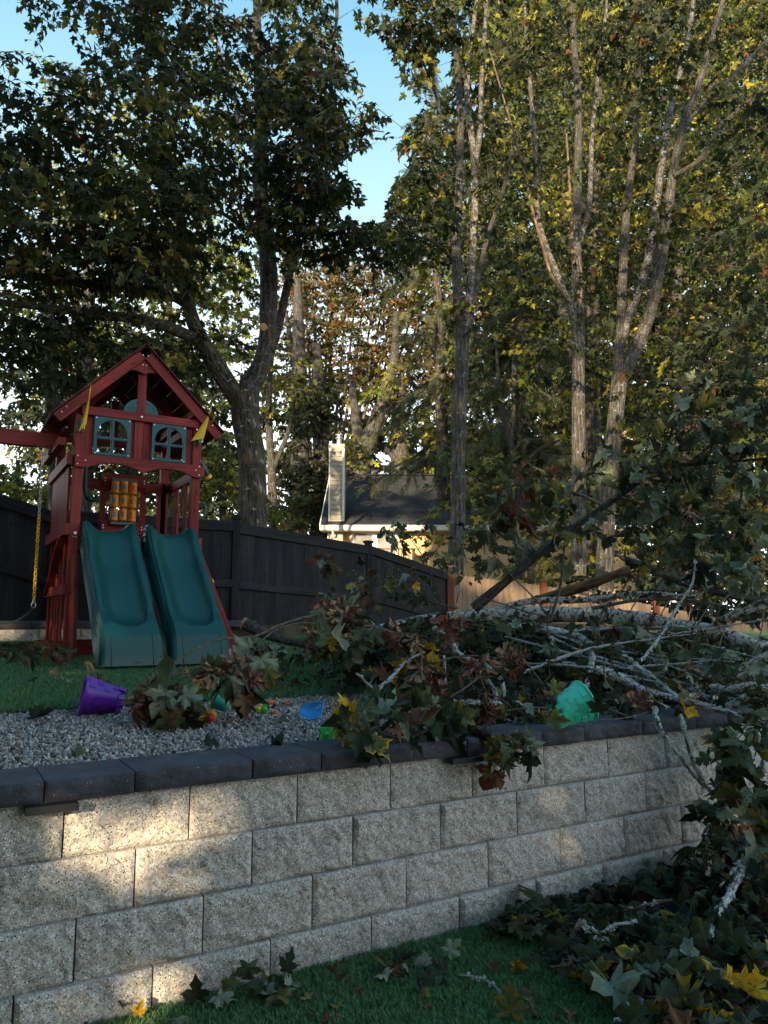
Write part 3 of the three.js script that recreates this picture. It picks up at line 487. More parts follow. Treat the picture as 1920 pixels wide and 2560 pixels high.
    for (let i = 0; i <= n; i++) {
      const t = i / n, b = cb.getPoint(t), r = cr.getPoint(t), flat0 = t;
      for (let j = 0; j < m; j++) {
        let [x, k, dr] = cols[j];
        const ax = Math.min(1, Math.abs(x) / (half - 0.03)), flat = clamp((flat0 - (0.42 + 0.225 * Math.sqrt(Math.max(0, 1 - ax ** 2.2)))) / 0.022, 0, 1); k = lerp(k, 1, flat);
        let y = lerp(b.y, r.y, k), d = lerp(b.x, r.x, k);
        const room = r.y; if (dr > 0) { const f = Math.max(1, lerp(1, room / 0.26, clamp((t - 0.45) / 0.3, 0, 1))); y = Math.max(0.0, r.y - dr * Math.min(f, room / 0.26 + 0.0 > 0 ? Math.max(f, 0.0) : f)); if (dr >= 0.26 && t > 0.62) y = Math.min(y, Math.max(0, lerp(y, 0, clamp((t - 0.62) / 0.2, 0, 1)))); }
        else y -= dr;
        if (t > 0.1) x *= 1 + 0.0 * t;
        pos.push(x, Math.max(0, y), d); uv.push(x, t);
      }
    }
    for (let i = 0; i < n; i++) for (let j = 0; j < m - 1; j++) { const a = i * m + j, c = a + m; idx.push(a, a + 1, c, a + 1, c + 1, c); }
    const g = new THREE.BufferGeometry(); g.setAttribute('position', new THREE.Float32BufferAttribute(pos, 3)); g.setAttribute('uv', new THREE.Float32BufferAttribute(uv, 2)); g.setIndex(idx); g.computeVertexNormals();
    // flip so that the riding side faces up
    const nn = g.attributes.normal; if (nn.getY(Math.floor(n / 4) * m + (m >> 1)) < 0) { const ix = g.index.array; for (let k = 0; k < ix.length; k += 3) [ix[k], ix[k + 1]] = [ix[k + 1], ix[k]]; g.computeVertexNormals(); }
    return toCreasedNormals(g, 0.55);
  }
  const sg = slideGeo(), sm = M.slide.clone(); sm.side = THREE.DoubleSide;
  for (const x of [0.284, 0.868]) {
    const s = mesh('slide', sg, sm, ps); s.position.set(x, 0, 0.012); s.rotation.y = 0.02;
    for (const sd of [-1, 1]) for (const [dr, hh] of [[0.028, 0.62], [0.075, 0.70], [0.125, 0.78]]) {
      const pts = []; for (const [d, h] of [[0.02, 1.30], [0.09, 1.285], [0.22, 1.17], [0.36, 1.00], [0.5, 0.865], [0.64, 0.735], [0.80, 0.565], [0.92, 0.44], [1.02, 0.30]]) if (d < hh + 0.25) pts.push(V(sd * (0.216 + 0.024 + dr * 0.05), Math.max(0.05, h - dr * (1 + d * 0.4)), d));
      mesh('rib', limb(pts, pts.map(() => 0.0075), 6, 0, 1, 0.5, 0.04), sm, s);
    }
    for (const q of [-0.168, 0.168]) { const r = mesh('foot_rib', bar(V(q, 0.262, 1.127), V(q, 0.012, 1.212), 0.010, 0.018, V(0, 0, 1), 0.003), sm, s); }
  }
}
// ------------------------------------------------------------------ belt swing on its chain
{
  const n = -PZ0 + 0.62, top = onN(90, 1122, n), mid = onN(86, 1290, n), bot = onN(84, 1512, n);
  top.y = PY0 + 2.105; const len = top.y - bot.y;
  const sw = thing('swing', 'belt swing hanging on a galvanised and yellow-coated chain from the beam', 'swing', [bot.x, bot.y, bot.z]);
  const link = new THREE.TorusGeometry(0.013, 0.0034, 6, 12).scale(1, 1.7, 1), L = 0.034, N = Math.floor((len - 0.05) / L), nY = Math.floor((mid.y - bot.y) / L);
  for (const off of [0, -0.52]) for (let i = 0; i < N; i++) {
    const yel = i < nY && i > 0, k = mesh('link', link, yel ? M.yellow : M.steel, sw); k.position.set(off * (1 - 0.1 * i / N), 0.03 + i * L, 0); k.rotation.y = (i % 2) * Math.PI / 2 + 0.5; if (yel) k.scale.set(1.12, 1.05, 1.6);
  }
  for (const off of [0, -0.52]) { const s = mesh('shackle', new THREE.TorusGeometry(0.024, 0.0045, 6, 16).scale(1, 1.25, 1), M.steel, sw); s.position.set(off, 0, 0); s.rotation.y = 0.5; const c = mesh('hanger', merge([boxUV(0.13, 0.012, 0.05), placed(boxUV(0.012, 0.05, 0.012), 0, -0.025, 0)]), M.steel, sw); c.position.set(off * 0.9, len + 0.005, 0); }
  const pts = []; for (let i = 0; i <= 14; i++) { const t = i / 14; pts.push(V(-0.52 * t, -0.025 - 0.20 * Math.sin(Math.PI * t) ** 0.8 * 0.75, 0)); }
  const pos = [], idx = [], uv = []; pts.forEach((p, i) => { for (const [y, z] of [[0, -0.07], [0, 0.07], [-0.012, 0.07], [-0.012, -0.07]]) { const w = i === 0 || i === 14 ? 0.25 : i === 1 || i === 13 ? 0.6 : 1; pos.push(p.x, p.y + y, p.z + z * w); uv.push(i / 14, z); } });
  for (let i = 0; i < 14; i++) for (let j = 0; j < 4; j++) { const a = i * 4 + j, b = i * 4 + (j + 1) % 4; idx.push(a, b, a + 4, b, b + 4, a + 4); }
  const g = new THREE.BufferGeometry(); g.setAttribute('position', new THREE.Float32BufferAttribute(pos, 3)); g.setAttribute('uv', new THREE.Float32BufferAttribute(uv, 2)); g.setIndex(idx);
  const gg = g.toNonIndexed(); gg.computeVertexNormals(); mesh('seat', gg, M.belt, sw);
}
// ------------------------------------------------------------------ fences
{
  const R = rng(17), mats = [M.fence, M.fence2, M.fence3];
  const f = thing('board_fence', 'dark charcoal painted board fence running downhill behind the playset', 'fence');
  const N0 = 10.06, Lx = (px, py) => onN(px, py, N0);
  const c135 = Lx(140, 1275), p590 = Lx(589, 1303), pL = Lx(0, 1240), slopeL = (pL.y - Lx(123, 1278).y) / (pL.x - Lx(123, 1278).x);
  const farL = V(c135.x - 3.2, 0, c135.z), P2 = at(921, 1364, 12.5), P3 = at(1122, 1432, 14.3);
  const secs = [[V(c135.x - 2.4, c135.y - 2.4 * slopeL, c135.z), c135.clone().setY(Lx(123, 1278).y), 1.34], [c135, p590, 1.34], [p590.clone().setY(Lx(600, 1308).y), P2, 1.34], [P2, P3, 1.34]];
  for (const [A, B, low] of secs) {
    const d = B.clone().sub(A); d.y = 0; const L = d.length(); d.normalize(); const nrm = V(-d.z, 0, d.x); if (nrm.dot(V(-A.x, 0, -A.z)) < 0) nrm.negate();
    const ya = A.y, yb = B.y, base = (t) => (A === secs[0][0] || A === c135 ? 1.345 : lerp(ya, yb, t) - 1.6);
    let s = 0.05; while (s < L - 0.05) {
      const w = Math.min(0.138 + (R() - 0.5) * 0.006, L - 0.045 - s), t0 = s / L, t1 = (s + w) / L, x = (t) => lerp(ya, yb, t) - 0.075, b0 = base((t0 + t1) / 2);
      const a = A.clone().addScaledVector(d, s), b = A.clone().addScaledVector(d, s + w), o = nrm.clone().multiplyScalar((R() - 0.5) * 0.006);
      const g = new THREE.BoxGeometry(1, 1, 1), p = g.attributes.position, uv = g.attributes.uv, ou = R() * 9, ov = R() * 9;
      for (let i = 0; i < p.count; i++) { const u = p.getX(i) + 0.5, v = p.getY(i) + 0.5, z = p.getZ(i) * 0.018, q = a.clone().lerp(b, u).add(o).addScaledVector(nrm, z); q.y = lerp(b0, x(lerp(t0, t1, u)), v); uv.setXY(i, u * w + ou, q.y + ov); p.setXYZ(i, q.x, q.y, q.z); }
      g.computeVertexNormals(); mesh('board', g, mats[Math.floor(R() * 3)], f); s += w + 0.0002;
    }
    const railAt = (drop, h, dn) => mesh('rail', bar(A.clone().setY(ya - drop).addScaledVector(nrm, dn).addScaledVector(d, 0.046), B.clone().setY(yb - drop).addScaledVector(nrm, dn).addScaledVector(d, -0.046), 0.038, h), mats[Math.floor(R() * 3)], f);
    railAt(0.075, 0.14, 0.03); railAt(0.86, 0.10, 0.03);
  }
  const post = (p, y1, y0, name = 'post') => { const g = boxUV(0.10, y1 - y0, 0.10, R() * 5, R() * 5, 0.006), m = mesh(name, g, M.fence2, f); m.position.set(p.x, (y0 + y1) / 2, p.z); m.rotation.y = 0.0; const c = mesh('post_cap', boxUV(0.135, 0.04, 0.135, 0, 0, 0.006), M.fence, m); c.position.y = (y1 - y0) / 2 + 0.021; };
  post(c135, Lx(140, 1266).y, 1.0); post(p590, Lx(589, 1299).y, 1.0); post(P2, at(921, 1358, 12.5).y, P2.y - 1.7);
  // the neighbour's bare fence beyond
  const nf = thing('board_fence', 'unpainted light tan board fence beyond the end of the dark fence', 'fence');
  const Q = [P3, at(1358, 1462, 16.2), at(1640, 1512, 17.6), at(2100, 1600, 19.5)];
  const rp = (p, w = 0.13) => { const m = mesh('post', boxUV(w, 2.0, w, R() * 5, R() * 4, 0.006), M.redPost, nf); m.position.set(p.x, p.y - 0.93, p.z); m.rotation.y = -YAW; const c = mesh('post_cap', boxUV(w + 0.05, 0.045, w + 0.05, 0, 0, 0.008), M.pine2, m); c.position.y = 1.023; };
  Q.forEach((p, i) => rp(i ? p : at(1126, 1430, 14.25)));
  for (let k = 0; k < 3; k++) {
    const A = Q[k], B = Q[k + 1], d = B.clone().sub(A); d.y = 0; const L = d.length(); d.normalize(); const nrm = V(-d.z, 0, d.x); if (nrm.dot(V(-A.x, 0, -A.z)) < 0) nrm.negate();
    let s = 0.08; while (s < L - 0.2) { const w = 0.135, t = (s + w / 2) / L, h = 1.75 + (R() - 0.5) * 0.02, y = lerp(A.y, B.y, t) - 0.02, g = boxUV(w, h, 0.018, R() * 9, R() * 9, 0.003), m = mesh('board', g, R() < 0.5 ? M.pine : M.pine2, nf); m.position.set(A.x + d.x * (s + w / 2), y - h / 2, A.z + d.z * (s + w / 2)); m.rotation.y = Math.atan2(-d.z, d.x); s += w + 0.006; }
    for (const dr of [0.25, 1.3]) mesh('rail', bar(A.clone().setY(A.y - dr).addScaledVector(nrm, -0.03), B.clone().setY(B.y - dr).addScaledVector(nrm, -0.03), 0.038, 0.09), M.pine2, nf);
  }
}
// ------------------------------------------------------------------ the neighbour's house
{
  const HZ = 31, o = at(960, 1540, HZ);
  const h = thing('house', 'neighbouring cream-sided house with dark shingle roof and boxed chimney behind the fence', 'house', [o.x, EYE, o.z], -YAW);
  const X = (px) => (px - 960) / FPX * HZ / Math.cos(PITCH) * 1.0, toL = (px, py, Z) => { const p = at(px, py, Z); h.updateMatrixWorld(true); return h.worldToLocal(p); };
  const B = (name, x0, x1, y0, y1, z0, z1, mat, par = h) => { const m = mesh(name, boxUV(x1 - x0, y1 - y0, z1 - z0), mat, par); m.position.set((x0 + x1) / 2, (y0 + y1) / 2, (z0 + z1) / 2); return m; };
  const eL = toL(801, 1314, HZ - 0.6), eaveY = eL.y, xl = eL.x, xr = toL(1620, 1314, HZ - 0.6).x, zE = eL.z, rid = toL(868, 1189, HZ + 4.6), zR = rid.z, ridY = rid.y;
  const wl = toL(820, 1340, HZ).x;
  B('wall', wl, xr - 0.3, -3, eaveY + 0.05, -7, -0.02, M.siding);
  for (let y = -2.6; y < eaveY; y += 0.19) { const g = boxUV(xr - 0.3 - wl, 0.186, 0.016), m = mesh('siding_board', g, M.siding, h); m.position.set((wl + xr - 0.3) / 2, y + 0.09, 0.004); m.rotation.x = 0.055; }
  B('corner_trim', wl - 0.02, wl + 0.12, -3, eaveY, -0.2, 0.03, M.trim);
  // roof
  {
    const roof = new THREE.Group(); roof.name = 'roof'; h.add(roof);
    const run = zE - zR, rise = ridY - eaveY, Ls = Math.hypot(run, rise), rows = 44, a = Math.atan2(rise, run), xR0 = rid.x - 0.0, R = rng(3), gs = [[], [], []];
    for (let r = 0; r < rows; r++) { const t = r / rows, y = eaveY + rise * t, z = zE - run * t, x0 = xl + (0) , dx = Ls / rows; let x = x0 - R() * 0.2; while (x < xr) { const w = 0.18 + 0.16 * R(), xa = Math.max(x, x0); const g = placed(new THREE.BoxGeometry(Math.max(0.02, x + w - xa), 0.022 + 0.012 * R(), dx * 1.12), (xa + x + w) / 2, y + 0.03, z - dx * Math.cos(a) * 0.5, a + 0.03); gs[Math.floor(R() * 3)].push(g); x += w + 0.004; } }
    gs.forEach((g, k) => tag(mesh('shingles', merge(g), [M.shingle, M.shingle2, M.shingle3][k], roof), null, null, null, 'stuff'));
    const deck = mesh('roof_deck', bar(V((xl + xr) / 2, eaveY - 0.08, zE), V((xl + xr) / 2, ridY - 0.08, zR), xr - xl, 0.12), M.shingle2, roof);
    mesh('roof_deck', bar(V((xl + xr) / 2, ridY - 0.08, zR), V((xl + xr) / 2, eaveY - 0.08, 2 * zR - zE), xr - xl, 0.12), M.shingle2, roof);
    B('ridge_cap', xl, xr, ridY + 0.01, ridY + 0.06, zR - 0.12, zR + 0.12, M.shingle, roof);
    B('fascia', xl - 0.02, xr, eaveY - 0.18, eaveY + 0.02, zE + 0.005, zE + 0.05, M.trim, roof);
    B('soffit', xl, xr, eaveY - 0.2, eaveY - 0.16, 0.02, zE, M.trim, roof);
    mesh('rake_board', bar(V(xl - 0.02, eaveY - 0.06, zE), V(xl - 0.02, ridY - 0.06, zR), 0.04, 0.22), M.trim, roof);
    const gab = new THREE.Shape([[zE - 0.5, eaveY - 0.1], [zR, ridY - 0.15], [2 * zR - zE + 0.5, eaveY - 0.1]].map(([z, y]) => new THREE.Vector2(-z, y))); const gm = mesh('gable_wall', new THREE.ExtrudeGeometry(gab, { depth: 0.1, bevelEnabled: false }), M.siding, h); gm.rotation.y = Math.PI / 2; gm.position.x = wl;
    // skylights
    for (const [a0, b0, c0, d0] of [[1094, 1215, 1128, 1238], [1345, 1246, 1384, 1260]]) {
      const pt = (px, py) => { for (let k = 0, Z = HZ; k < 30; k++) { const p = toL(px, py, Z), yr = eaveY + (zE - p.z) / run * rise; Z += (p.y - yr) / (rise / run) * 0.5; } return toL(px, py, HZ + 2.5); };
      const solve = (px, py) => { let lo = HZ - 1, hi = HZ + 6; for (let k = 0; k < 30; k++) { const Z = (lo + hi) / 2, p = toL(px, py, Z), yr = eaveY + (zE - p.z) / run * rise; p.y > yr ? lo = Z : hi = Z; } return toL(px, py, lo); };
      const A = solve(a0, d0), C = solve(c0, b0), w = C.x - A.x, len = Math.hypot(C.y - A.y, C.z - A.z), sk = new THREE.Group(); sk.name = 'skylight'; sk.position.set((A.x + C.x) / 2, (A.y + C.y) / 2 + 0.06, (A.z + C.z) / 2); sk.rotation.x = a; roof.add(sk);
      const fr = mesh('frame', ext([[-w / 2, -len / 2], [w / 2, -len / 2], [w / 2, len / 2], [-w / 2, len / 2]], 0.12, 0.01, [[[-w / 2 + 0.05, -len / 2 + 0.05], [w / 2 - 0.05, -len / 2 + 0.05], [w / 2 - 0.05, len / 2 - 0.05], [-w / 2 + 0.05, len / 2 - 0.05]]]).rotateX(-Math.PI / 2), M.black, sk);
      const gl = mesh('pane', new THREE.BoxGeometry(w - 0.1, 0.01, len - 0.1), P({ color: lin(0.03, 0.04, 0.05), roughness: 0.05, metalness: 0, clearcoat: 1 }), sk); gl.position.y = 0.09;
    }
  }
  // chimney, lap-sided
  {
    const A = toL(822, 1250, HZ - 0.2), C = toL(860, 1110, HZ - 0.2), D = toL(869, 1110, HZ + 1.0), ch = new THREE.Group(); ch.name = 'chimney'; h.add(ch);
    const x0 = A.x, x1 = C.x, z1 = A.z, z0 = D.z - 0.1, y1 = C.y;
    B('chimney_wall', x0, x1, -3, y1 - 0.02, z0, z1 - 0.02, M.sidingGrey, ch);
    for (let y = A.y - 1.0; y < y1 - 0.25; y += 0.2) { const g = boxUV(x1 - x0 + 0.02, 0.176, 0.05), m = mesh('siding_board', g, M.sidingGrey, ch); m.position.set((x0 + x1) / 2, y + 0.1, z1); m.rotation.x = 0.05; const s = mesh('siding_board', boxUV(0.05, 0.176, z1 - z0), M.sidingGrey, ch); s.position.set(x1, y + 0.1, (z0 + z1) / 2); s.rotation.z = 0.05; }
    B('corner_trim', x1 - 0.05, x1 + 0.04, A.y - 1, y1 - 0.2, z1 - 0.05, z1 + 0.04, M.trim, ch); B('corner_trim', x0 - 0.012, x0 + 0.05, A.y - 1, y1 - 0.2, z1 - 0.05, z1 + 0.04, M.trim, ch);
    B('chimney_crown', x0 - 0.03, x1 + 0.04, y1 - 0.24, y1, z0 - 0.03, z1 + 0.035, M.sidingGrey, ch);
    const vent = B('vent_box', x0 + 0.16, x0 + 0.27, y1 - 0.42, y1 - 0.32, z1 + 0.02, z1 + 0.045, M.black, ch);
    const fl = mesh('flue', lathe([[0.11, 0], [0.11, 0.35], [0.17, 0.36], [0.17, 0.42], [0.1, 0.43], [0.1, 0.5], [0.17, 0.52], [0.02, 0.6]], 16), M.steel, ch); fl.position.set(x0 + (x1 - x0) * 0.62, y1, (z0 + z1) / 2);
  }
  // patio door with blinds, balcony rail
  {
    const A = toL(877, 1440, HZ - 0.05), C = toL(996, 1325, HZ - 0.05), w = new THREE.Group(); w.name = 'window'; w.position.set((A.x + C.x) / 2, (A.y + C.y) / 2, 0.03); h.add(w);
    const W = C.x - A.x, H = C.y - A.y, e = 0.12;
    mesh('frame', ext([[-W / 2, -H / 2], [W / 2, -H / 2], [W / 2, H / 2], [-W / 2, H / 2]], 0.06, 0.01, [[[-W / 2 + e, -H / 2 + e], [-0.1, -H / 2 + e], [-0.1, H / 2 - e], [-W / 2 + e, H / 2 - e]], [[0.1, -H / 2 + e], [W / 2 - e, -H / 2 + e], [W / 2 - e, H / 2 - e], [0.1, H / 2 - e]]]), M.trim, w);
    for (const s of [-1, 1]) {
      const cx = s * (W / 4 - 0.0), pw = W / 2 - e - 0.1;
      const gl = mesh('pane', new THREE.BoxGeometry(pw, H - 2 * e, 0.01), P({ color: lin(0.9, 0.9, 0.9), transmission: 1, thickness: 0, roughness: 0.03 }), w); gl.position.set(s * (0.1 + pw / 2), 0, 0.035);
      const gs = []; for (let y = -H / 2 + e; y < H / 2 - e; y += 0.06) gs.push(placed(new THREE.BoxGeometry(pw, 0.05, 0.004), s * (0.1 + pw / 2), y + 0.03, 0.022, 0.3)); mesh('blind', merge(gs), S({ color: lin(0.40, 0.39, 0.36), roughness: 0.8 }), w);
    }
    const r0 = toL(938, 1372, HZ - 1.6), r1 = toL(1036, 1372, HZ - 1.6), r2 = toL(1052, 1380, HZ - 0.1), rail = new THREE.Group(); rail.name = 'balcony_rail'; h.add(rail);
    mesh('handrail', bar(r0, r1, 0.09, 0.06), M.pine2, rail); mesh('handrail', bar(r1, V(r1.x, r1.y, 0.05), 0.09, 0.06), M.pine2, rail);
    for (let x = r0.x + 0.05; x < r1.x; x += 0.14) mesh('baluster', bar(V(x, r0.y - 0.95, r0.z), V(x, r0.y - 0.03, r0.z), 0.04, 0.04, V(0, 0, 1)), M.pine2, rail);
    for (let z = 0.1; z < r0.z; z += 0.14) mesh('baluster', bar(V(r1.x, r0.y - 0.95, z), V(r1.x, r0.y - 0.03, z), 0.04, 0.04, V(0, 0, 1)), M.pine2, rail);
    B('balcony_floor', r0.x, r1.x, r0.y - 1.1, r0.y - 0.98, 0.05, r0.z, M.pine2, rail);
  }
  const ds = mesh('downspout', limb([V(xl + 0.5, eaveY - 0.15, zE + 0.05), V(xl + 0.5, eaveY - 0.35, zE - 0.1), V(wl + 0.06, eaveY - 0.6, 0.1), V(wl + 0.06, -3, 0.1)], [0.045, 0.045, 0.045, 0.045], 6), M.trim, h);
}
// ------------------------------------------------------------------ leaves
const LEAF = [[0, 0.05], [0.14, -0.03], [0.36, -0.06], [0.31, 0.06], [0.25, 0.13], [0.44, 0.19], [0.46, 0.30], [0.60, 0.44], [0.43, 0.44], [0.36, 0.51], [0.15, 0.45], [0.20, 0.58], [0.27, 0.68], [0.17, 0.75], [0.11, 0.84], [0, 1.02]];
const LOW = [[0, 0.05], [0.36, -0.06], [0.25, 0.13], [0.60, 0.42], [0.15, 0.45], [0.24, 0.68], [0, 1.02]];
const HUB = [0, 0.14];
function leafGeo(half, curl, fold, twist, rings, seed) {              // a palmate leaf in the xy plane: stem at the origin, tip along +y, upper side +z
  const R = rng(seed), out = [...half, ...half.slice(1, -1).reverse().map(([x, y]) => [-x, y])].map(([x, y]) => [x * (0.94 + 0.12 * R()), y * (0.95 + 0.1 * R())]);
  const pos = [], uv = [], idx = [], cx = (R() - 0.5) * 0.5, crump = rings > 1 ? 1 : 0.35, bend = (x, y) => { const r = Math.hypot(x, y - 0.14), a = Math.atan2(x, y - 0.14); let z = -curl * r * r + fold * Math.abs(x) + twist * x * y + crump * (0.30 * Math.sin(a * 2.5 + seed * 1.7) * r * r + 0.16 * Math.sin(a * 5.3 + seed) * r); return [x * (1 - 0.12 * curl), y - 0.22 * curl * y * y, z + cx * x * r]; };
  const put = (x, y) => { pos.push(...bend(x, y)); uv.push(x / 1.3 + 0.5, (y + 0.1) / 1.2); };
  put(...HUB); const n = out.length;
  for (let k = 1; k <= rings; k++) for (const [x, y] of out) put(lerp(HUB[0], x, k / rings), lerp(HUB[1], y, k / rings));
  for (let i = 0; i < n; i++) { const j = (i + 1) % n; idx.push(0, 1 + j, 1 + i); for (let k = 0; k < rings - 1; k++) { const a = 1 + k * n; idx.push(a + i, a + j, a + n + i, a + j, a + n + j, a + n + i); } }
  const g = new THREE.BufferGeometry(); g.setAttribute('position', new THREE.Float32BufferAttribute(pos, 3)); g.setAttribute('uv', new THREE.Float32BufferAttribute(uv, 2)); g.setIndex(idx); g.computeVertexNormals();
  return g;
}
const BIG = [[0.4, 0.25, 0.3, 1], [0.9, 0.45, -0.5, 2], [1.4, 0.1, 0.7, 3], [-0.5, 0.7, 0.4, 4], [1.6, -0.4, -0.3, 5], [0.7, 1.0, 0.5, 6], [0.15, 0.12, 0.15, 7]].map(([c, f, t, s]) => leafGeo(LEAF, c, f, t, 2, s));
const SMALL = [[0.3, 0.15, 0.1, 11], [0.6, 0.05, -0.2, 12]].map(([c, f, t, s]) => leafGeo(LOW, c, f, t, 1, s));
{                                                                     // a stalk for the large leaves, part of the leaf itself
  for (let i = 0; i < BIG.length; i++) { const t = cheapTwig(V(0, 0.13, 0.004), V(0.03 * (i - 2), -0.42, -0.10 + 0.04 * i), 0.012); const uv = t.attributes.uv; for (let k = 0; k < uv.count; k++) uv.setXY(k, 0.5, 0.22); BIG[i] = merge([BIG[i], t]); }
}
function leafTex(base, edge, vein, edgeAmt, blotch, spots, seed) {      // pigment of one leaf: body, turned edges, pale veins, spots
  const w = 192, out = [...LEAF, ...LEAF.slice(1, -1).reverse().map(([x, y]) => [-x, y])], ang = out.map(([x, y]) => Math.atan2(x, y - 0.14)), c = new Uint8Array(w * w * 4);
  const lobes = [0, 0.98, -0.98, 2.0, -2.0];
  for (let j = 0; j < w; j++) for (let i = 0; i < w; i++) {
    const u = (i + 0.5) / w, v = (j + 0.5) / w, x = (u - 0.5) * 1.3, y = v * 1.2 - 0.1, r = Math.hypot(x, y - 0.14), a = Math.atan2(x, y - 0.14);
    let rr = 0.6; for (let k = 0; k < out.length; k++) { const l = (k + 1) % out.length; let a0 = ang[k], a1 = ang[l]; if (a0 > a1) [a0, a1] = [a1, a0]; if (a >= a0 && a <= a1 && a1 - a0 < 3) { const t = (a - a0) / (a1 - a0 + 1e-6), r0 = Math.hypot(out[k][0], out[k][1] - 0.14), r1 = Math.hypot(out[l][0], out[l][1] - 0.14); rr = ang[k] === a0 ? lerp(r0, r1, t) : lerp(r1, r0, t); break; } }
    const n = fbm(u, v, 6, 6, 4, seed), m = fbm(u, v, 24, 24, 3, seed + 4);
    let t = clamp((r / rr - (1 - edgeAmt) + (n - 0.5) * blotch) * 5, 0, 1), col = base.map((b, k) => lerp(b, edge[k], t) * (0.8 + 0.4 * m));
    if (spots && m > 0.70) col = col.map((q, k) => lerp(q, [70, 44, 24][k], 0.8));
    let dv = 1; for (const L of lobes) { const da = a - L, q = r * Math.abs(Math.sin(da)), al = r * Math.cos(da); if (al > 0) { dv = Math.min(dv, q / (0.010 * (1.3 - al))); const br = Math.abs(((al * 7 - q * 5) % 1 + 1) % 1 - 0.5); if (q < 0.24 && q > 0.012) dv = Math.min(dv, br / 0.055 + 0.35); } }
    if (dv < 1) col = col.map((q, k) => lerp(vein[k], q, 0.25 + 0.75 * dv));
    const k = (j * w + i) * 4; for (let z = 0; z < 3; z++) c[k + z] = clamp(col[z], 0, 255); c[k + 3] = 255;
  }
  const t = new THREE.DataTexture(c, w, w); t.magFilter = THREE.LinearFilter; t.minFilter = THREE.LinearMipmapLinearFilter; t.generateMipmaps = true; t.colorSpace = THREE.SRGBColorSpace; t.needsUpdate = true; return t;
}
const LM = Object.fromEntries(Object.entries({
  green: [[66, 78, 52], [66, 76, 42], [120, 130, 96], 0.1, 0.3, 0, 1], deep: [[44, 54, 38], [48, 56, 34], [96, 106, 82], 0.1, 0.3, 0, 2], grey: [[116, 126, 106], [112, 124, 84], [160, 166, 138], 0.08, 0.3, 0, 3],
  olive: [[88, 92, 48], [128, 112, 30], [140, 138, 90], 0.22, 0.6, 0, 4], edged: [[74, 88, 46], [196, 150, 24], [140, 138, 80], 0.22, 0.6, 1, 5], gold: [[186, 142, 24], [208, 166, 36], [150, 110, 40], 0.3, 0.8, 1, 6],
  brown: [[104, 74, 50], [84, 56, 38], [138, 108, 78], 0.3, 0.8, 1, 7], rust: [[98, 56, 38], [84, 48, 36], [132, 92, 64], 0.3, 0.8, 0, 8], tan: [[156, 124, 88], [136, 100, 66], [176, 150, 112], 0.3, 0.6, 1, 9],
}).map(([k, a]) => [k, P({ map: leafTex(...a), roughness: 0.78, specularIntensity: 0.35, transmission: k === 'grey' ? 0.2 : 0.28, thickness: 0, side: THREE.DoubleSide })]));
const LMW = [['green', 26], ['deep', 32], ['grey', 11], ['olive', 9], ['edged', 7], ['gold', 2], ['brown', 9], ['rust', 6]];
function pick(list, r) { let t = 0; for (const [, w] of list) t += w; r *= t; for (const [k, w] of list) { r -= w; if (r <= 0) return k; } return list[0][0]; }
const crownMat = P({ roughness: 1, specularIntensity: 0.35, transmission: 0.42, thickness: 0, side: THREE.DoubleSide });
const heapMat = P({ map: leafTex([200, 200, 200], [206, 204, 190], [246, 246, 240], 0.15, 0.5, 0, 40), roughness: 0.85, specularIntensity: 0.3, transmission: 0.25, thickness: 0, side: THREE.DoubleSide });
function leafFrame(p, tip, nrm, s) {                                    // matrix of a leaf: tip direction, upper side
  const y = tip.clone().normalize(), x = y.clone().cross(nrm).normalize(), z = x.clone().cross(y);
  return new THREE.Matrix4().makeBasis(x.multiplyScalar(s), y.multiplyScalar(s), z.multiplyScalar(s)).setPosition(p);
}
function rdir(R) { const z = R() * 2 - 1, a = R() * 6.2832, q = Math.sqrt(1 - z * z); return V(q * Math.cos(a), z, q * Math.sin(a)); }
function ball(R, k = 2.2) { return rdir(R).multiplyScalar(R() ** (1 / k)); }
function instanced(name, geo, mat, ms, cs, parent, label, category) {
  const im = new THREE.InstancedMesh(geo, mat, ms.length); ms.forEach((m, i) => { im.setMatrixAt(i, m); im.setColorAt(i, cs[i]); }); im.castShadow = im.receiveShadow = true;
  im.name = parent === scene ? numbered(name) : name; parent.add(im); return tag(im, label, category, null, 'stuff');
}
// ------------------------------------------------------------------ trees
// the open sky between the crowns
const GAPS = [
  [[836, -300], [836, 0], [842, 70], [850, 130], [905, 185], [925, 250], [966, 290], [974, 345], [900, 372], [838, 400], [872, 442], [905, 470], [908, 512], [870, 530], [900, 570], [925, 560], [968, 545], [972, 500], [1000, 440], [1035, 420], [990, 375], [1020, 330], [1045, 290], [1058, 262], [1010, 238], [1000, 200], [990, 150], [960, 90], [915, 82], [880, 40], [886, 0], [886, -300]],
  [[1090, 130], [1130, 120], [1132, 210], [1100, 240], [1080, 190]],
];
function inGap(p) { const q = toPx(p); return q && GAPS.some((g) => inPoly(q[0], q[1], g)); }
// sun flecks on the block wall: outlines kept free of leaves in the added crowns behind the camera
const FLECKS = [
  [[-60, 2030], [180, 2010], [395, 1985], [525, 1965], [540, 2080], [545, 2200], [480, 2240], [360, 2245], [310, 2150], [150, 2165], [95, 2170], [95, 2270], [40, 2300], [-60, 2290]],
  [[370, 2330], [505, 2310], [520, 2430], [440, 2440], [380, 2400]], [[385, 2440], [500, 2430], [510, 2520], [400, 2535]], [[240, 2340], [310, 2335], [325, 2375], [260, 2385]], [[-40, 2440], [20, 2430], [30, 2500], [-40, 2510]], [[265, 2490], [350, 2470], [355, 2540], [270, 2540]],
];
const THIN = [[[1398, 1925], [1424, 1920], [1430, 2060], [1415, 2190], [1402, 2190]], [[1520, 1945], [1600, 1920], [1604, 1940], [1524, 1965]]];
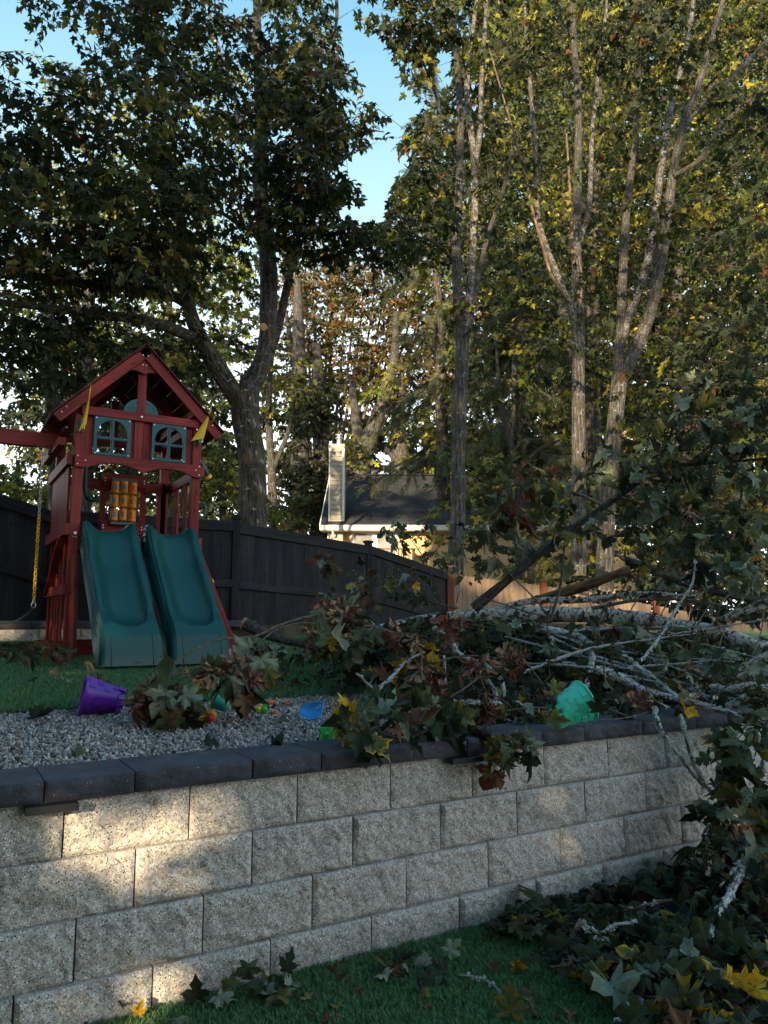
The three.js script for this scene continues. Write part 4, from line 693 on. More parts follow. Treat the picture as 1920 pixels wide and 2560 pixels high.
// leaves are left out on the sun rays to these pieces farther off: chimney and wall of the house, the tan fence (forward distance, outline in the picture)
const SUNNY = [[31, [[[785, 1285], [1070, 1285], [1070, 1440], [785, 1440]]]], [15.6, [[[1172, 1436], [1350, 1452], [1350, 1510], [1172, 1500]]]]];
function farHit(p) { for (const [Z, polys] of SUNNY) { const t = (p.dot(FWD) - Z) / sunDir.dot(FWD); if (t < 0.5) continue; const q = toPx(p.clone().addScaledVector(sunDir, -t)); if (q && polys.some((g) => inPoly(q[0], q[1], g))) return true; } return false; }
function fleckHit(p, pad) { const t = (p.z + 3.0) / sunDir.z; const w = p.clone().addScaledVector(sunDir, -t); if (w.y < -0.3 || w.y > 1) return false; const q = toPx(w); if (!q) return false; for (const [dx, dy] of [[0, 0], [pad, 0], [-pad, 0], [0, pad], [0, -pad]]) if (FLECKS.some((g) => inPoly(q[0] + dx, q[1] + dy, g))) return true; return THIN.some((g) => inPoly(q[0], q[1], g) || inPoly(q[0] + 8, q[1], g) || inPoly(q[0] - 8, q[1], g)); }

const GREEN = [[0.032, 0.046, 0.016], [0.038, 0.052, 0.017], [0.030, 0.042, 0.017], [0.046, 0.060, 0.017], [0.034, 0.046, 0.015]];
const CROWN = { maple: [...GREEN, ...GREEN, [0.10, 0.12, 0.018], [0.20, 0.17, 0.024]], turningSunlit: [...GREEN, ...GREEN, [0.11, 0.14, 0.018], [0.24, 0.23, 0.024], [0.30, 0.25, 0.026], [0.16, 0.19, 0.02]], golden: [[0.038, 0.052, 0.017], [0.10, 0.13, 0.018], [0.16, 0.19, 0.02], [0.25, 0.25, 0.024], [0.32, 0.27, 0.026], [0.06, 0.08, 0.018]], rusty: [[0.16, 0.11, 0.03], [0.20, 0.10, 0.03], [0.10, 0.10, 0.025], [0.14, 0.12, 0.03], [0.07, 0.08, 0.025]], ivy: [[0.032, 0.046, 0.016], [0.038, 0.052, 0.017], [0.030, 0.042, 0.017]] };  // lime and yellow tones: part autumn colour, part sunlight painted into the leaves
function crown(parent, lobes, pal, o = {}) {                            // lobes: [centre, rx (across), ry, rz, sprays]
  const R = rng(o.seed ?? 1), ms = [], cs = [], tw = [], size = o.size ?? 0.17, cols = CROWN[pal], keep0 = o.keep ?? (() => true), off = parent.position, keep = (p) => keep0(p) && !farHit(p.clone().add(off));
  for (const [c, rx, ry, rz, n] of lobes) for (let k = 0; k < n; k++) {
    const b = ball(R, o.fill ?? 2.4), p = c.clone().addScaledVector(RIGHT, b.x * rx).addScaledVector(FWD, b.z * rz); p.y += b.y * ry;
    if (!keep(p)) continue;
    const dir = rdir(R).multiplyScalar(0.6).addScaledVector(RIGHT, b.x * 0.6).addScaledVector(FWD, b.z * 0.6); dir.y = dir.y * 0.4 - 0.12; dir.normalize();
    const L = (o.spray ?? 0.55) * (0.6 + 0.8 * R()), m = o.per ?? 8, up = rdir(R).multiplyScalar(0.55).add(V(0, 1, 0)).normalize(), side = dir.clone().cross(up).normalize(), tone = 0.7 + 0.6 * R(), base = cols[Math.floor(R() * cols.length)];
    const e = p.clone().addScaledVector(dir, L); if (o.twigs !== false && (!o.twigEvery || k % o.twigEvery === 0) && keep(e)) tw.push(cheapTwig(p, e, o.twigR ?? 0.006));
    for (let i = 0; i < m; i++) {
      const t = (i + R()) / m, s = i % 2 ? 1 : -1, q = p.clone().addScaledVector(dir, L * t).addScaledVector(side, s * (0.03 + 0.09 * R()) * (size / 0.17)); q.y -= R() * 0.06;
      if (!keep(q)) continue;
      const tip = dir.clone().multiplyScalar(0.7).addScaledVector(side, s * (0.5 + 0.6 * R())).add(rdir(R).multiplyScalar(0.45)); tip.y -= 0.35;
      const nr = up.clone().add(rdir(R).multiplyScalar(o.tilt ?? 0.8)).normalize();
      ms.push(leafFrame(q, tip, nr, size * (0.65 + 0.6 * R())));
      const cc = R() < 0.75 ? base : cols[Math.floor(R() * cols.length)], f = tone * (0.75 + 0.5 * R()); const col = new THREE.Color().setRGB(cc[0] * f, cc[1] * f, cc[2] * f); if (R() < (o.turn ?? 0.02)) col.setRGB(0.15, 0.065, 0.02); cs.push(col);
    }
  }
  const h = Math.ceil(ms.length / 2);
  instanced('crown', SMALL[0], crownMat, ms.slice(0, h), cs.slice(0, h), parent);
  if (ms.length > 1) instanced('crown', SMALL[1], crownMat, ms.slice(h), cs.slice(h), parent);
  if (tw.length) tag(mesh('twigs', merge(tw), M.twigBark, parent), null, null, null, 'stuff');
  return ms.length;
}
const px3 = (a) => a.map(([x, y, Z]) => at(x, y, Z));
function tree(name, label, stems, bk1, group, category = 'tree') {     // stems: [points (px, py, Z), radii in metres, material?]
  const base = at(...stems[0][0][0]), t = thing(name, label, category, [base.x, base.y, base.z], 0, group), off = base.clone().negate();
  stems.forEach(([pts, rad, mat], i) => { const P3 = px3(pts).map((p) => p.add(off)); mesh(i ? 'limb' : 'trunk', limb(P3, rad, i ? 9 : 14, 0.07, 7 + i + Math.floor(pts[0][0]), rad[0] > 0.15 ? 1.1 : 0.55, Math.max(0.06, rad[0] * 0.6)), mat ?? bk1, t); });
  t.userData.off = off; return t;
}
function crownOn(t, lobes, pal, o) { const off = V(-t.position.x, -t.position.y, -t.position.z), sub = new THREE.Group(); const k = (o && o.keep) || (() => true); const moved = lobes.map(([c, ...r]) => [c.clone().add(off), ...r]); return crown(t, moved, pal, { ...o, keep: (p) => k(p.clone().sub(off)) }); }
const lobe = (px, py, Z, rpx, rpy, rz, n) => [at(px, py, Z), rpx * Z / FPX, rpy * Z / FPX, rz, n];
const disc = (t, px, py, Z, r, turn = 0) => { const p = at(px, py, Z).sub(t.position), m = mesh('cut_limb', lathe([[0, 0.03], [r * 0.86, 0.03], [r, 0.015], [r * 1.15, -0.05]], 16), M.cutWood, t); m.position.copy(p); const toC = V(0, EYE, 0).sub(at(px, py, Z)).normalize().applyAxisAngle(V(0, 1, 0), turn); m.quaternion.setFromUnitVectors(V(0, 1, 0), toC); m.scale.set(1, 1, 1); };
const off0 = (t) => { delete t.userData.off; };
{
  // the large maple behind the dark fence
  const t = tree('maple_tree', 'large dark maple with forked mossy trunk behind the dark fence beside the playset', [
    [[[640, 1420, 13], [632, 1320, 13], [632, 1220, 13], [628, 1130, 13], [614, 1050, 13], [612, 985, 13]], [0.27, 0.25, 0.235, 0.235, 0.25, 0.27]],
    [[[610, 1030, 13], [626, 965, 13], [652, 915, 13], [668, 860, 12.9], [671, 780, 12.9], [672, 690, 12.9], [664, 600, 12.9], [652, 500, 12.8], [652, 400, 12.8], [654, 300, 12.7], [646, 190, 12.7], [643, 60, 12.6], [642, -160, 12.5]], [0.235, 0.20, 0.175, 0.165, 0.16, 0.155, 0.15, 0.145, 0.135, 0.12, 0.09, 0.075, 0.05], M.bark],
    [[[606, 1010, 13], [570, 962, 12.9], [534, 900, 12.7], [504, 852, 12.5], [478, 790, 12.3], [464, 710, 12.1], [460, 620, 12], [448, 530, 11.8], [425, 430, 11.6], [395, 300, 11.5]], [0.2, 0.17, 0.15, 0.14, 0.125, 0.11, 0.10, 0.085, 0.07, 0.04], M.barkMossy],
    [[[500, 856, 12.5], [455, 832, 12.2], [401, 812, 11.9], [340, 796, 11.6], [262, 790, 11.3], [190, 778, 11], [100, 768, 10.6], [-40, 750, 10.2]], [0.10, 0.095, 0.09, 0.085, 0.075, 0.065, 0.055, 0.04], M.barkMossy],
    [[[476, 765, 12.2], [420, 735, 12], [367, 724, 11.8], [253, 714, 11.4], [126, 696, 11], [-30, 668, 10.6]], [0.09, 0.085, 0.08, 0.07, 0.06, 0.045], M.barkMossy],
    [[[470, 745, 12.2], [428, 683, 12.1], [371, 590, 11.9], [316, 531, 11.7], [250, 430, 11.4], [180, 320, 11.1], [120, 200, 11]], [0.085, 0.08, 0.075, 0.065, 0.055, 0.045, 0.03]],
    [[[664, 640, 12.9], [640, 590, 12.8], [590, 555, 12.6], [540, 530, 12.4], [470, 560, 12.2]], [0.055, 0.05, 0.04, 0.03, 0.02]],
    [[[676, 880, 12.9], [700, 800, 13], [718, 715, 13.1], [736, 640, 13.2], [760, 540, 13.3]], [0.085, 0.08, 0.07, 0.055, 0.03], M.barkMossy],
    [[[650, 400, 12.8], [612, 330, 12.6], [580, 220, 12.5], [545, 120, 12.4], [520, 20, 12.3]], [0.06, 0.055, 0.05, 0.045, 0.03], M.lichenBark],
    [[[655, 330, 12.8], [720, 290, 12.4], [800, 300, 12], [900, 320, 11.5], [960, 330, 11.2]], [0.04, 0.035, 0.03, 0.018, 0.008]],
    [[[654, 420, 12.8], [730, 420, 12.4], [800, 430, 12], [860, 470, 11.7], [890, 490, 11.6]], [0.035, 0.03, 0.025, 0.015, 0.008]],
    [[[662, 570, 12.9], [720, 560, 12.5], [790, 540, 12.2], [850, 560, 12]], [0.03, 0.025, 0.02, 0.008]],
    [[[838, -60, 12], [842, 40, 12], [838, 80, 12], [832, 130, 12]], [0.035, 0.03, 0.025, 0.02]],
  ], M.barkMossy);
  disc(t, 678, 615, 12.72, 0.068, -0.35); disc(t, 659, 818, 12.72, 0.062, 0.1);
  const A = [[100, 90, 11, 190, 170, 1.6, 85], [30, 40, 10.4, 120, 130, 1.4, 60], [300, 110, 10.6, 180, 170, 1.5, 90], [470, 110, 11.4, 110, 150, 1.3, 54], [110, 330, 10.4, 190, 170, 1.5, 95], [320, 350, 10.2, 180, 160, 1.5, 95], [480, 320, 11, 120, 150, 1.3, 60], [130, 560, 10.2, 200, 140, 1.4, 95], [340, 540, 10.4, 150, 120, 1.3, 70], [450, 600, 11, 90, 110, 1, 32], [90, 740, 11, 170, 70, 1.2, 50], [310, 690, 11, 150, 70, 1, 44], [50, 880, 11.5, 120, 90, 1.2, 40], [240, 860, 12, 150, 65, 1.2, 44], [420, 880, 12.3, 110, 90, 0.9, 44], [360, 1000, 12.6, 120, 70, 0.9, 30], [-120, 300, 9.6, 200, 300, 2, 120], [-140, 700, 10, 180, 200, 2, 60], [200, -150, 10.6, 320, 130, 2, 90], [560, 480, 11.8, 80, 140, 0.8, 30], [430, 1000, 13.5, 110, 90, 0.8, 16]];
  const Bq = [[560, 60, 11.4, 90, 110, 1.2, 30], [690, 80, 13.6, 60, 120, 0.6, 20], [770, 60, 11.4, 85, 120, 1.2, 40], [760, 200, 11, 90, 110, 1.2, 48], [780, 300, 10.8, 130, 80, 1, 50], [880, 330, 10.8, 100, 60, 0.8, 34], [740, 380, 11, 90, 100, 1.0, 40], [600, 420, 13.6, 60, 130, 0.6, 20], [800, 450, 11, 90, 55, 0.8, 34], [740, 520, 11.6, 80, 70, 1, 30], [800, 570, 11.8, 130, 50, 0.9, 38], [900, 600, 12, 90, 40, 0.7, 18], [960, 480, 12.4, 50, 40, 0.6, 10], [760, -120, 11, 110, 100, 1.5, 34], [930, 620, 12, 60, 34, 0.5, 10], [800, 180, 11, 60, 120, 0.8, 26], [590, 260, 13.5, 50, 150, 0.5, 16], [690, 200, 13.5, 40, 150, 0.5, 14]];
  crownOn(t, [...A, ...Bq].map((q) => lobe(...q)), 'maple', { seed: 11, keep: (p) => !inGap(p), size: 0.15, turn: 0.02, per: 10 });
  crownOn(t, [[500, 700, 13.2, 90, 120, 0.8, 16], [560, 860, 13.4, 60, 90, 0.6, 8], [600, 720, 13.6, 60, 110, 0.5, 10], [730, 620, 13.4, 60, 50, 0.5, 8], [505, 330, 13, 70, 90, 0.8, 10]].map((q) => lobe(...q)), 'golden', { seed: 12, size: 0.15 }); off0(t);  // yellow sprays: sunlit leaves of this crown put in by colour
  const t0 = tree('maple_tree', 'slim dark trunk rising behind the left end of the dark fence under the swing beam', [[[[142, 1330, 15], [138, 1180, 15], [135, 1060, 15], [128, 900, 15], [118, 700, 15], [110, 400, 15]], [0.15, 0.135, 0.125, 0.115, 0.10, 0.08]]], M.bark);
  crownOn(t0, [[60, 960, 15, 130, 70, 1, 30], [180, 920, 15, 110, 70, 1, 26], [30, 780, 15.5, 130, 110, 1, 36]].map((q) => lobe(...q)), 'maple', { seed: 13 }); off0(t0);
}
{
  // the slender many-stemmed tree in the middle
  const t = tree('maple_tree', 'slender grey trunk splitting into several upright stems behind the end of the dark fence', [
    [[[1138, 1460, 15], [1140, 1380, 15], [1146, 1250, 15], [1146, 1130, 15], [1150, 1000, 15], [1155, 900, 15], [1158, 820, 15]], [0.165, 0.15, 0.145, 0.143, 0.14, 0.14, 0.15]],
    [[[1154, 850, 15], [1144, 740, 15], [1141, 620, 15], [1147, 470, 15], [1151, 300, 14.9], [1143, 170, 14.9], [1133, 30, 14.8], [1126, -120, 14.8]], [0.11, 0.105, 0.10, 0.085, 0.075, 0.065, 0.055, 0.04]],
    [[[1160, 850, 15], [1174, 730, 15.1], [1182, 620, 15.1], [1188, 480, 15.2], [1184, 380, 15.2], [1168, 240, 15.2], [1176, 120, 15.2], [1192, 0, 15.2], [1200, -120, 15.2]], [0.095, 0.09, 0.085, 0.075, 0.075, 0.065, 0.055, 0.045, 0.03], M.paleBark],
    [[[1168, 830, 15], [1196, 690, 15.2], [1224, 575, 15.3], [1254, 490, 15.4], [1270, 420, 15.5], [1290, 320, 15.5]], [0.07, 0.06, 0.05, 0.045, 0.04, 0.02], M.bark],
    [[[1184, 440, 15.2], [1200, 330, 15.1], [1204, 200, 15], [1212, 80, 15], [1222, -100, 15]], [0.065, 0.06, 0.055, 0.045, 0.03], M.paleBark],
    [[[1148, 420, 15], [1118, 330, 14.6], [1090, 240, 14.4], [1050, 140, 14.2], [1010, 60, 14]], [0.035, 0.03, 0.025, 0.018, 0.01]],
    [[[1142, 560, 15], [1096, 500, 14.6], [1050, 450, 14.3], [1010, 410, 14]], [0.03, 0.026, 0.02, 0.01]],
    [[[1142, 660, 15], [1090, 610, 14.5], [1030, 590, 14.2], [970, 600, 14]], [0.03, 0.026, 0.02, 0.01]],
  ], M.bark);
  const L = [[960, 60, 13.4, 130, 70, 1, 46], [1050, 70, 13.6, 80, 80, 1, 32], [1140, 120, 16, 70, 120, 0.6, 20], [1010, 150, 13.2, 60, 50, 0.7, 12], [1040, 420, 13.6, 70, 70, 0.9, 36], [1060, 320, 14, 60, 70, 0.8, 26], [1020, 520, 13.6, 80, 60, 0.8, 34], [980, 600, 13.8, 110, 40, 0.8, 30], [1080, 610, 15.8, 60, 50, 0.5, 18], [1190, 300, 16.2, 60, 140, 0.6, 22], [1040, -60, 13.8, 130, 80, 1.3, 36], [1240, 120, 16.4, 90, 140, 0.9, 34], [1110, 440, 16, 60, 100, 0.6, 22]];
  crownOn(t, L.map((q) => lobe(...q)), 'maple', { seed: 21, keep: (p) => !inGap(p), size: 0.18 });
  crownOn(t, [[1040, 500, 13.4, 70, 50, 0.6, 6], [1110, 770, 15, 60, 60, 0.5, 8], [1240, 90, 14.8, 80, 120, 0.6, 18], [1160, 760, 14.8, 30, 30, 0.2, 2]].map((q) => lobe(...q)), 'golden', { seed: 22, size: 0.16, keep: (p) => !inGap(p) }); off0(t);
}
{
  const t = tree('maple_tree', 'pale straight trunk with torn bark strips, between the middle tree and the forked one', [
    [[[1446, 1440, 15.5], [1446, 1300, 15.5], [1447, 1150, 15.5], [1446, 1000, 15.5], [1446, 880, 15.5], [1446, 800, 15.5], [1444, 700, 15.5], [1441, 620, 15.5], [1443, 500, 15.5], [1446, 360, 15.5], [1445, 240, 15.5], [1436, 120, 15.5], [1428, -60, 15.5]], [0.16, 0.148, 0.142, 0.136, 0.132, 0.13, 0.105, 0.10, 0.095, 0.085, 0.075, 0.065, 0.05]],
    [[[1440, 840, 15.5], [1422, 760, 15.4], [1398, 700, 15.3], [1364, 612, 15.2], [1345, 545, 15.1], [1340, 460, 15], [1337, 360, 15], [1320, 150, 14.9], [1312, 20, 14.9]], [0.075, 0.07, 0.07, 0.065, 0.06, 0.055, 0.05, 0.045, 0.03], M.paleBark],
    [[[1418, 752, 15.3], [1380, 690, 15.1], [1352, 600, 15], [1330, 520, 14.9], [1309, 422, 14.8], [1284, 330, 14.7], [1260, 250, 14.6], [1220, 110, 14.5]], [0.03, 0.032, 0.03, 0.028, 0.026, 0.022, 0.018, 0.01], M.bare],
    [[[1437, 660, 15.4], [1430, 600, 15.35], [1424, 460, 15.3], [1416, 335, 15.3]], [0.045, 0.04, 0.028, 0.018], M.bare],
    [[[1448, 610, 15.6], [1472, 520, 15.7], [1477, 440, 15.7], [1480, 340, 15.7], [1494, 200, 15.8], [1512, 60, 15.8], [1524, -80, 15.8]], [0.06, 0.058, 0.055, 0.05, 0.045, 0.04, 0.03], M.paleBark],
    [[[1450, 760, 15.4], [1455, 700, 15.35], [1452, 660, 15.35]], [0.03, 0.022, 0.004], M.bare],
  ], M.bark);
  const R = rng(33), L = []; for (let x = 1200; x < 1560; x += 95) for (let y = -140; y < 960; y += 105) L.push(lobe(x + (R() - 0.5) * 60, y + (R() - 0.5) * 60, 17 + R() * 3, 80, 75, 1.1, 12));
  crownOn(t, [[1300, 200, 14.2, 80, 110, 0.7, 9], [1260, 420, 14, 70, 120, 0.7, 8], [1390, 420, 14.4, 70, 120, 0.7, 6], [1290, 700, 14.4, 90, 120, 0.7, 8], [1400, 60, 14.2, 120, 80, 0.8, 8], [1360, 900, 14.6, 70, 120, 0.7, 6]].map((q) => lobe(...q)), 'maple', { seed: 32, size: 0.18, keep: (p) => !inGap(p) });
  crownOn(t, L, 'turningSunlit', { seed: 31, size: 0.165, keep: (p) => !inGap(p), per: 8 }); off0(t);
}
{
  const t = tree('maple_tree', 'tall forked maple with three upright mossy stems behind the fallen branches', [
    [[[1510, 1480, 16], [1514, 1380, 16], [1520, 1250, 16], [1532, 1120, 16], [1541, 1020, 16], [1550, 940, 16]], [0.19, 0.175, 0.165, 0.165, 0.16, 0.17]],
    [[[1546, 960, 16], [1549, 880, 16], [1556, 720, 16], [1564, 560, 16], [1578, 430, 16], [1590, 320, 16], [1600, 150, 16]], [0.12, 0.11, 0.10, 0.085, 0.075, 0.06, 0.03]],
    [[[1552, 860, 16], [1572, 790, 15.95], [1602, 715, 15.9], [1625, 630, 15.8], [1641, 510, 15.7], [1658, 385, 15.7], [1676, 275, 15.6], [1704, 168, 15.6], [1726, 60, 15.5], [1745, -90, 15.5]], [0.09, 0.095, 0.10, 0.095, 0.085, 0.08, 0.07, 0.06, 0.05, 0.035], M.paleBark],
    [[[1556, 950, 16], [1584, 885, 15.9], [1624, 785, 15.8], [1643, 695, 15.7], [1661, 590, 15.6], [1672, 505, 15.5], [1685, 420, 15.5], [1706, 315, 15.4], [1747, 210, 15.4], [1778, 105, 15.3], [1808, 0, 15.3], [1840, -110, 15.2]], [0.13, 0.135, 0.135, 0.13, 0.12, 0.105, 0.09, 0.085, 0.075, 0.065, 0.055, 0.035]],
    [[[1684, 440, 15.4], [1745, 402, 15.2], [1802, 318, 15], [1870, 255, 14.9], [1960, 180, 14.8]], [0.06, 0.055, 0.05, 0.04, 0.025], M.bark],
    [[[1700, 340, 15.4], [1740, 280, 15.2], [1816, 208, 15], [1920, 98, 14.9], [1990, 20, 14.8]], [0.055, 0.05, 0.045, 0.035, 0.02], M.paleBark],
    [[[1546, 1070, 15.85], [1556, 1085, 15.8], [1562, 1090, 15.74]], [0.07, 0.06, 0.055], M.barkMossy],
  ], M.bark);
  disc(t, 1563, 1086, 15.72, 0.06, -0.6);
  const R = rng(43), L = []; for (let x = 1500; x < 2080; x += 100) for (let y = -140; y < 1120; y += 105) L.push(lobe(x + (R() - 0.5) * 60, y + (R() - 0.5) * 60, 17.4 + R() * 3.4, 85, 78, 1.2, 13));
  crownOn(t, L, 'turningSunlit', { seed: 41, size: 0.165, per: 8, turn: 0.05 });
  crownOn(t, [[1560, 330, 14.2, 90, 160, 0.7, 9], [1650, 500, 14.2, 120, 110, 0.7, 8], [1790, 560, 14, 120, 140, 0.9, 11], [1800, 200, 14, 100, 140, 0.8, 8], [1860, 1080, 14, 120, 100, 1, 13], [1480, 700, 14.4, 70, 140, 0.7, 6], [1600, 1000, 14.2, 60, 130, 0.6, 7]].map((q) => lobe(...q)), 'maple', { seed: 44, size: 0.18 });
  crownOn(t, [[1850, 900, 13.5, 150, 160, 1.2, 60], [1900, 620, 13.5, 110, 150, 1.2, 40], [1760, 1020, 13.6, 150, 90, 1.1, 46], [1900, 300, 13.6, 110, 160, 1.2, 34], [1640, 120, 14, 130, 130, 1, 30], [1500, 60, 14, 120, 130, 1, 26]].map((q) => lobe(...q)), 'ivy', { seed: 42, size: 0.18 }); off0(t);
}
// trees farther back
{
  const back = (label, stems, lobes, pal, o, bkm = M.bark) => { const t = tree('background_tree', label, stems, bkm); const r = crownOn(t, lobes.map((q) => lobe(...q)), pal, { size: 0.2, spray: 0.9, per: 10, twigEvery: 2, twigR: 0.008, ...o }); off0(t); return t; };
  back('dark ivy-covered trunk standing left of the boxed chimney', [[[[742, 1400, 37], [746, 1250, 37], [752, 1080, 37], [748, 900, 37], [744, 700, 37]], [0.5, 0.48, 0.42, 0.35, 0.2]]], [[745, 1230, 36.4, 44, 110, 0.7, 220], [748, 1020, 36.4, 40, 120, 0.7, 180], [700, 860, 37, 110, 110, 2, 80]], 'ivy', { seed: 51, size: 0.16, spray: 0.3 });
  back('dark ivy-covered trunk directly behind the boxed chimney', [[[[806, 1400, 38], [806, 1200, 38], [800, 1040, 38], [790, 860, 38]], [0.5, 0.45, 0.4, 0.25]], [[[800, 1100, 38], [770, 1000, 38], [735, 900, 38], [715, 780, 38]], [0.28, 0.22, 0.17, 0.1]]], [[804, 1230, 37.4, 44, 130, 0.7, 230], [800, 1020, 37.4, 44, 80, 0.7, 130], [830, 1000, 38, 60, 60, 1, 30]], 'ivy', { seed: 52, size: 0.16, spray: 0.3 });
  back('dark leaning trunk with spreading limbs behind the left part of the shingle roof', [[[[900, 1240, 36], [905, 1150, 36], [930, 1080, 36], [960, 1000, 36], [985, 900, 36], [990, 780, 36]], [0.6, 0.5, 0.4, 0.3, 0.24, 0.12]], [[[905, 1150, 36], [890, 1050, 36], [880, 950, 36]], [0.35, 0.25, 0.15]], [[[930, 1180, 36], [960, 1170, 36], [1000, 1200, 36]], [0.2, 0.15, 0.1]], [[[945, 1040, 36], [985, 1010, 36], [1030, 990, 36], [1080, 1000, 36]], [0.16, 0.13, 0.1, 0.05]]], [[900, 1130, 35, 40, 60, 1, 20], [960, 950, 35, 90, 60, 2, 30]], 'golden', { seed: 53, size: 0.24 });
  back('dark trunk with low arching limbs behind the middle of the shingle roof', [[[[1000, 1260, 37], [1000, 1150, 37], [996, 1050, 37], [1000, 960, 37]], [0.5, 0.45, 0.38, 0.25]], [[[1004, 1160, 37], [1040, 1140, 37], [1080, 1130, 37], [1120, 1135, 37]], [0.2, 0.16, 0.12, 0.06]], [[[1010, 1190, 37], [1050, 1150, 37], [1100, 1110, 37], [1140, 1090, 37]], [0.18, 0.14, 0.1, 0.05]], [[[990, 1150, 37], [960, 1120, 37], [930, 1110, 37]], [0.16, 0.12, 0.06]]], [[1050, 1060, 36.5, 110, 40, 2, 40], [1090, 1150, 36.5, 60, 40, 1.5, 16]], 'golden', { seed: 54, size: 0.24 });
  // the round many-stemmed crown with rusty leaves
  const st = []; const R = rng(61); for (let i = 0; i < 16; i++) { const x = 700 + i * 26 + R() * 14, b = 830 + (x - 900) * 0.25; st.push([[[b, 1230, 40], [lerp(b, x, 0.4), 1050, 40 + R()], [lerp(b, x, 0.8), 860, 40 + R()], [x, 700, 40 + R()], [x + (R() - 0.5) * 30, 600, 40]], [0.10, 0.085, 0.06, 0.035, 0.015]]); }
  back('round many-stemmed tree with rusty brown leaves behind the chimney', st, [[760, 720, 39.5, 90, 90, 1.5, 70], [860, 700, 39.5, 110, 100, 2, 110], [970, 720, 39.5, 110, 90, 2, 120], [1050, 780, 39.5, 90, 110, 2, 110], [800, 830, 39.5, 100, 90, 2, 80], [920, 830, 39.5, 120, 90, 2, 120], [1040, 900, 39.5, 100, 90, 2, 90], [900, 930, 40, 110, 70, 2, 70], [730, 900, 40, 60, 90, 1.5, 36], [1000, 990, 40, 90, 60, 2, 40], [1100, 960, 40, 60, 90, 1.5, 40], [780, 660, 40, 80, 60, 1.5, 40]], 'rusty', { seed: 62, size: 0.24, spray: 0.9, turn: 0.1 }, M.twigBark);
  back('yellow-green tree between the forked maple trunk and the dark ivy trunks', [[[[690, 1400, 24], [680, 1200, 24], [672, 1000, 24], [690, 800, 24]], [0.16, 0.14, 0.1, 0.05]], [[[680, 1180, 24], [720, 1080, 24], [740, 980, 24]], [0.09, 0.07, 0.03]]], [[690, 1240, 23.5, 60, 90, 1, 44], [680, 1080, 23.6, 60, 90, 1, 36], [720, 950, 24, 70, 70, 1, 26], [700, 1150, 23, 50, 60, 1, 20]], 'golden', { seed: 55, size: 0.19 });
  back('sunlit bushy tree behind the fence between the playset and the forked maple', [[[[560, 1400, 19], [556, 1250, 19], [550, 1100, 19]], [0.1, 0.08, 0.05]]], [[540, 1200, 19, 70, 100, 1, 80], [500, 1090, 19, 60, 80, 1, 40], [460, 1180, 19.5, 70, 90, 1, 50], [590, 1250, 19, 30, 60, 0.5, 20], [400, 1230, 19.5, 80, 60, 1, 36]], 'golden', { seed: 56, size: 0.15, spray: 0.5 });
  back('dark tree filling the space behind the playset roof', [[[[330, 1400, 21], [325, 1200, 21], [330, 1000, 21], [320, 800, 21]], [0.22, 0.2, 0.17, 0.1]]], [[330, 1000, 20.5, 150, 100, 1.5, 90], [430, 930, 20.5, 90, 120, 1.5, 50], [300, 1150, 20.5, 130, 80, 1.5, 60]], 'ivy', { seed: 57 });
  back('tall leafy tree behind the horizontal limbs at the upper edge of the yard', [[[[200, 1400, 24], [210, 1100, 24], [220, 800, 24], [230, 400, 24]], [0.3, 0.26, 0.22, 0.12]]], [[160, 480, 23.5, 170, 150, 2, 70], [380, 480, 23.5, 160, 160, 2, 90], [300, 250, 23.5, 200, 160, 2, 90], [540, 300, 23.5, 110, 180, 2, 60], [450, 700, 23.5, 130, 110, 2, 80], [120, 780, 24, 150, 90, 2, 50], [320, 880, 24, 150, 90, 2, 80], [540, 620, 24, 80, 120, 2, 30], [560, 900, 24, 60, 120, 1.5, 20]], 'golden', { seed: 58, size: 0.2 });
  // sunlit bushy conifer hedge by the left fence
  back('pale sunlit feathery shrub above the left end of the dark fence', [[[[40, 1400, 18], [42, 1250, 18], [45, 1150, 18]], [0.1, 0.08, 0.04]]], [[30, 1210, 18, 80, 60, 1, 60], [90, 1250, 18, 50, 50, 1, 36], [-40, 1180, 18, 80, 70, 1, 40]], 'golden', { seed: 59, size: 0.10, spray: 0.4, per: 14 });
  // right side, behind the stems
  const mk = (label, x0, x1, y0, y1, Z, n, pal, seed, tr, o = {}) => { const Q = rng(seed), L = []; for (let x = x0; x < x1; x += 120) for (let y = y0; y < y1; y += 120) L.push([x + (Q() - 0.5) * 80, y + (Q() - 0.5) * 80, Z + Q() * 4, 95, 90, 1.8, n]); return back(label, tr, L, pal, { seed, size: 0.21, keep: (p) => !inGap(p), ...o }); };
  mk('dark tall tree standing directly behind the pale straight trunk', 1220, 1560, -120, 1240, 24, 20, 'turningSunlit', 71, [[[[1480, 1420, 25], [1484, 1200, 25], [1482, 900, 25], [1486, 600, 25], [1500, 200, 25]], [0.3, 0.27, 0.24, 0.18, 0.1]], [[[1484, 480, 25], [1530, 440, 25], [1580, 400, 25]], [0.12, 0.1, 0.05]]]);
  mk('dense sunflecked tree behind the stems of the forked maple', 1540, 2060, -120, 1340, 23, 20, 'turningSunlit', 72, [[[[1700, 1450, 25], [1702, 1200, 25], [1690, 900, 25], [1700, 500, 25]], [0.28, 0.25, 0.2, 0.12]]], { turn: 0.05 });
  mk('far dense tree closing the view at the edge of the yard beyond the forked maple', 1380, 2120, -120, 1560, 31, 30, 'golden', 73, [[[[1850, 1480, 33], [1850, 1200, 33], [1840, 800, 33], [1830, 300, 33]], [0.4, 0.35, 0.28, 0.15]]], { size: 0.27 });
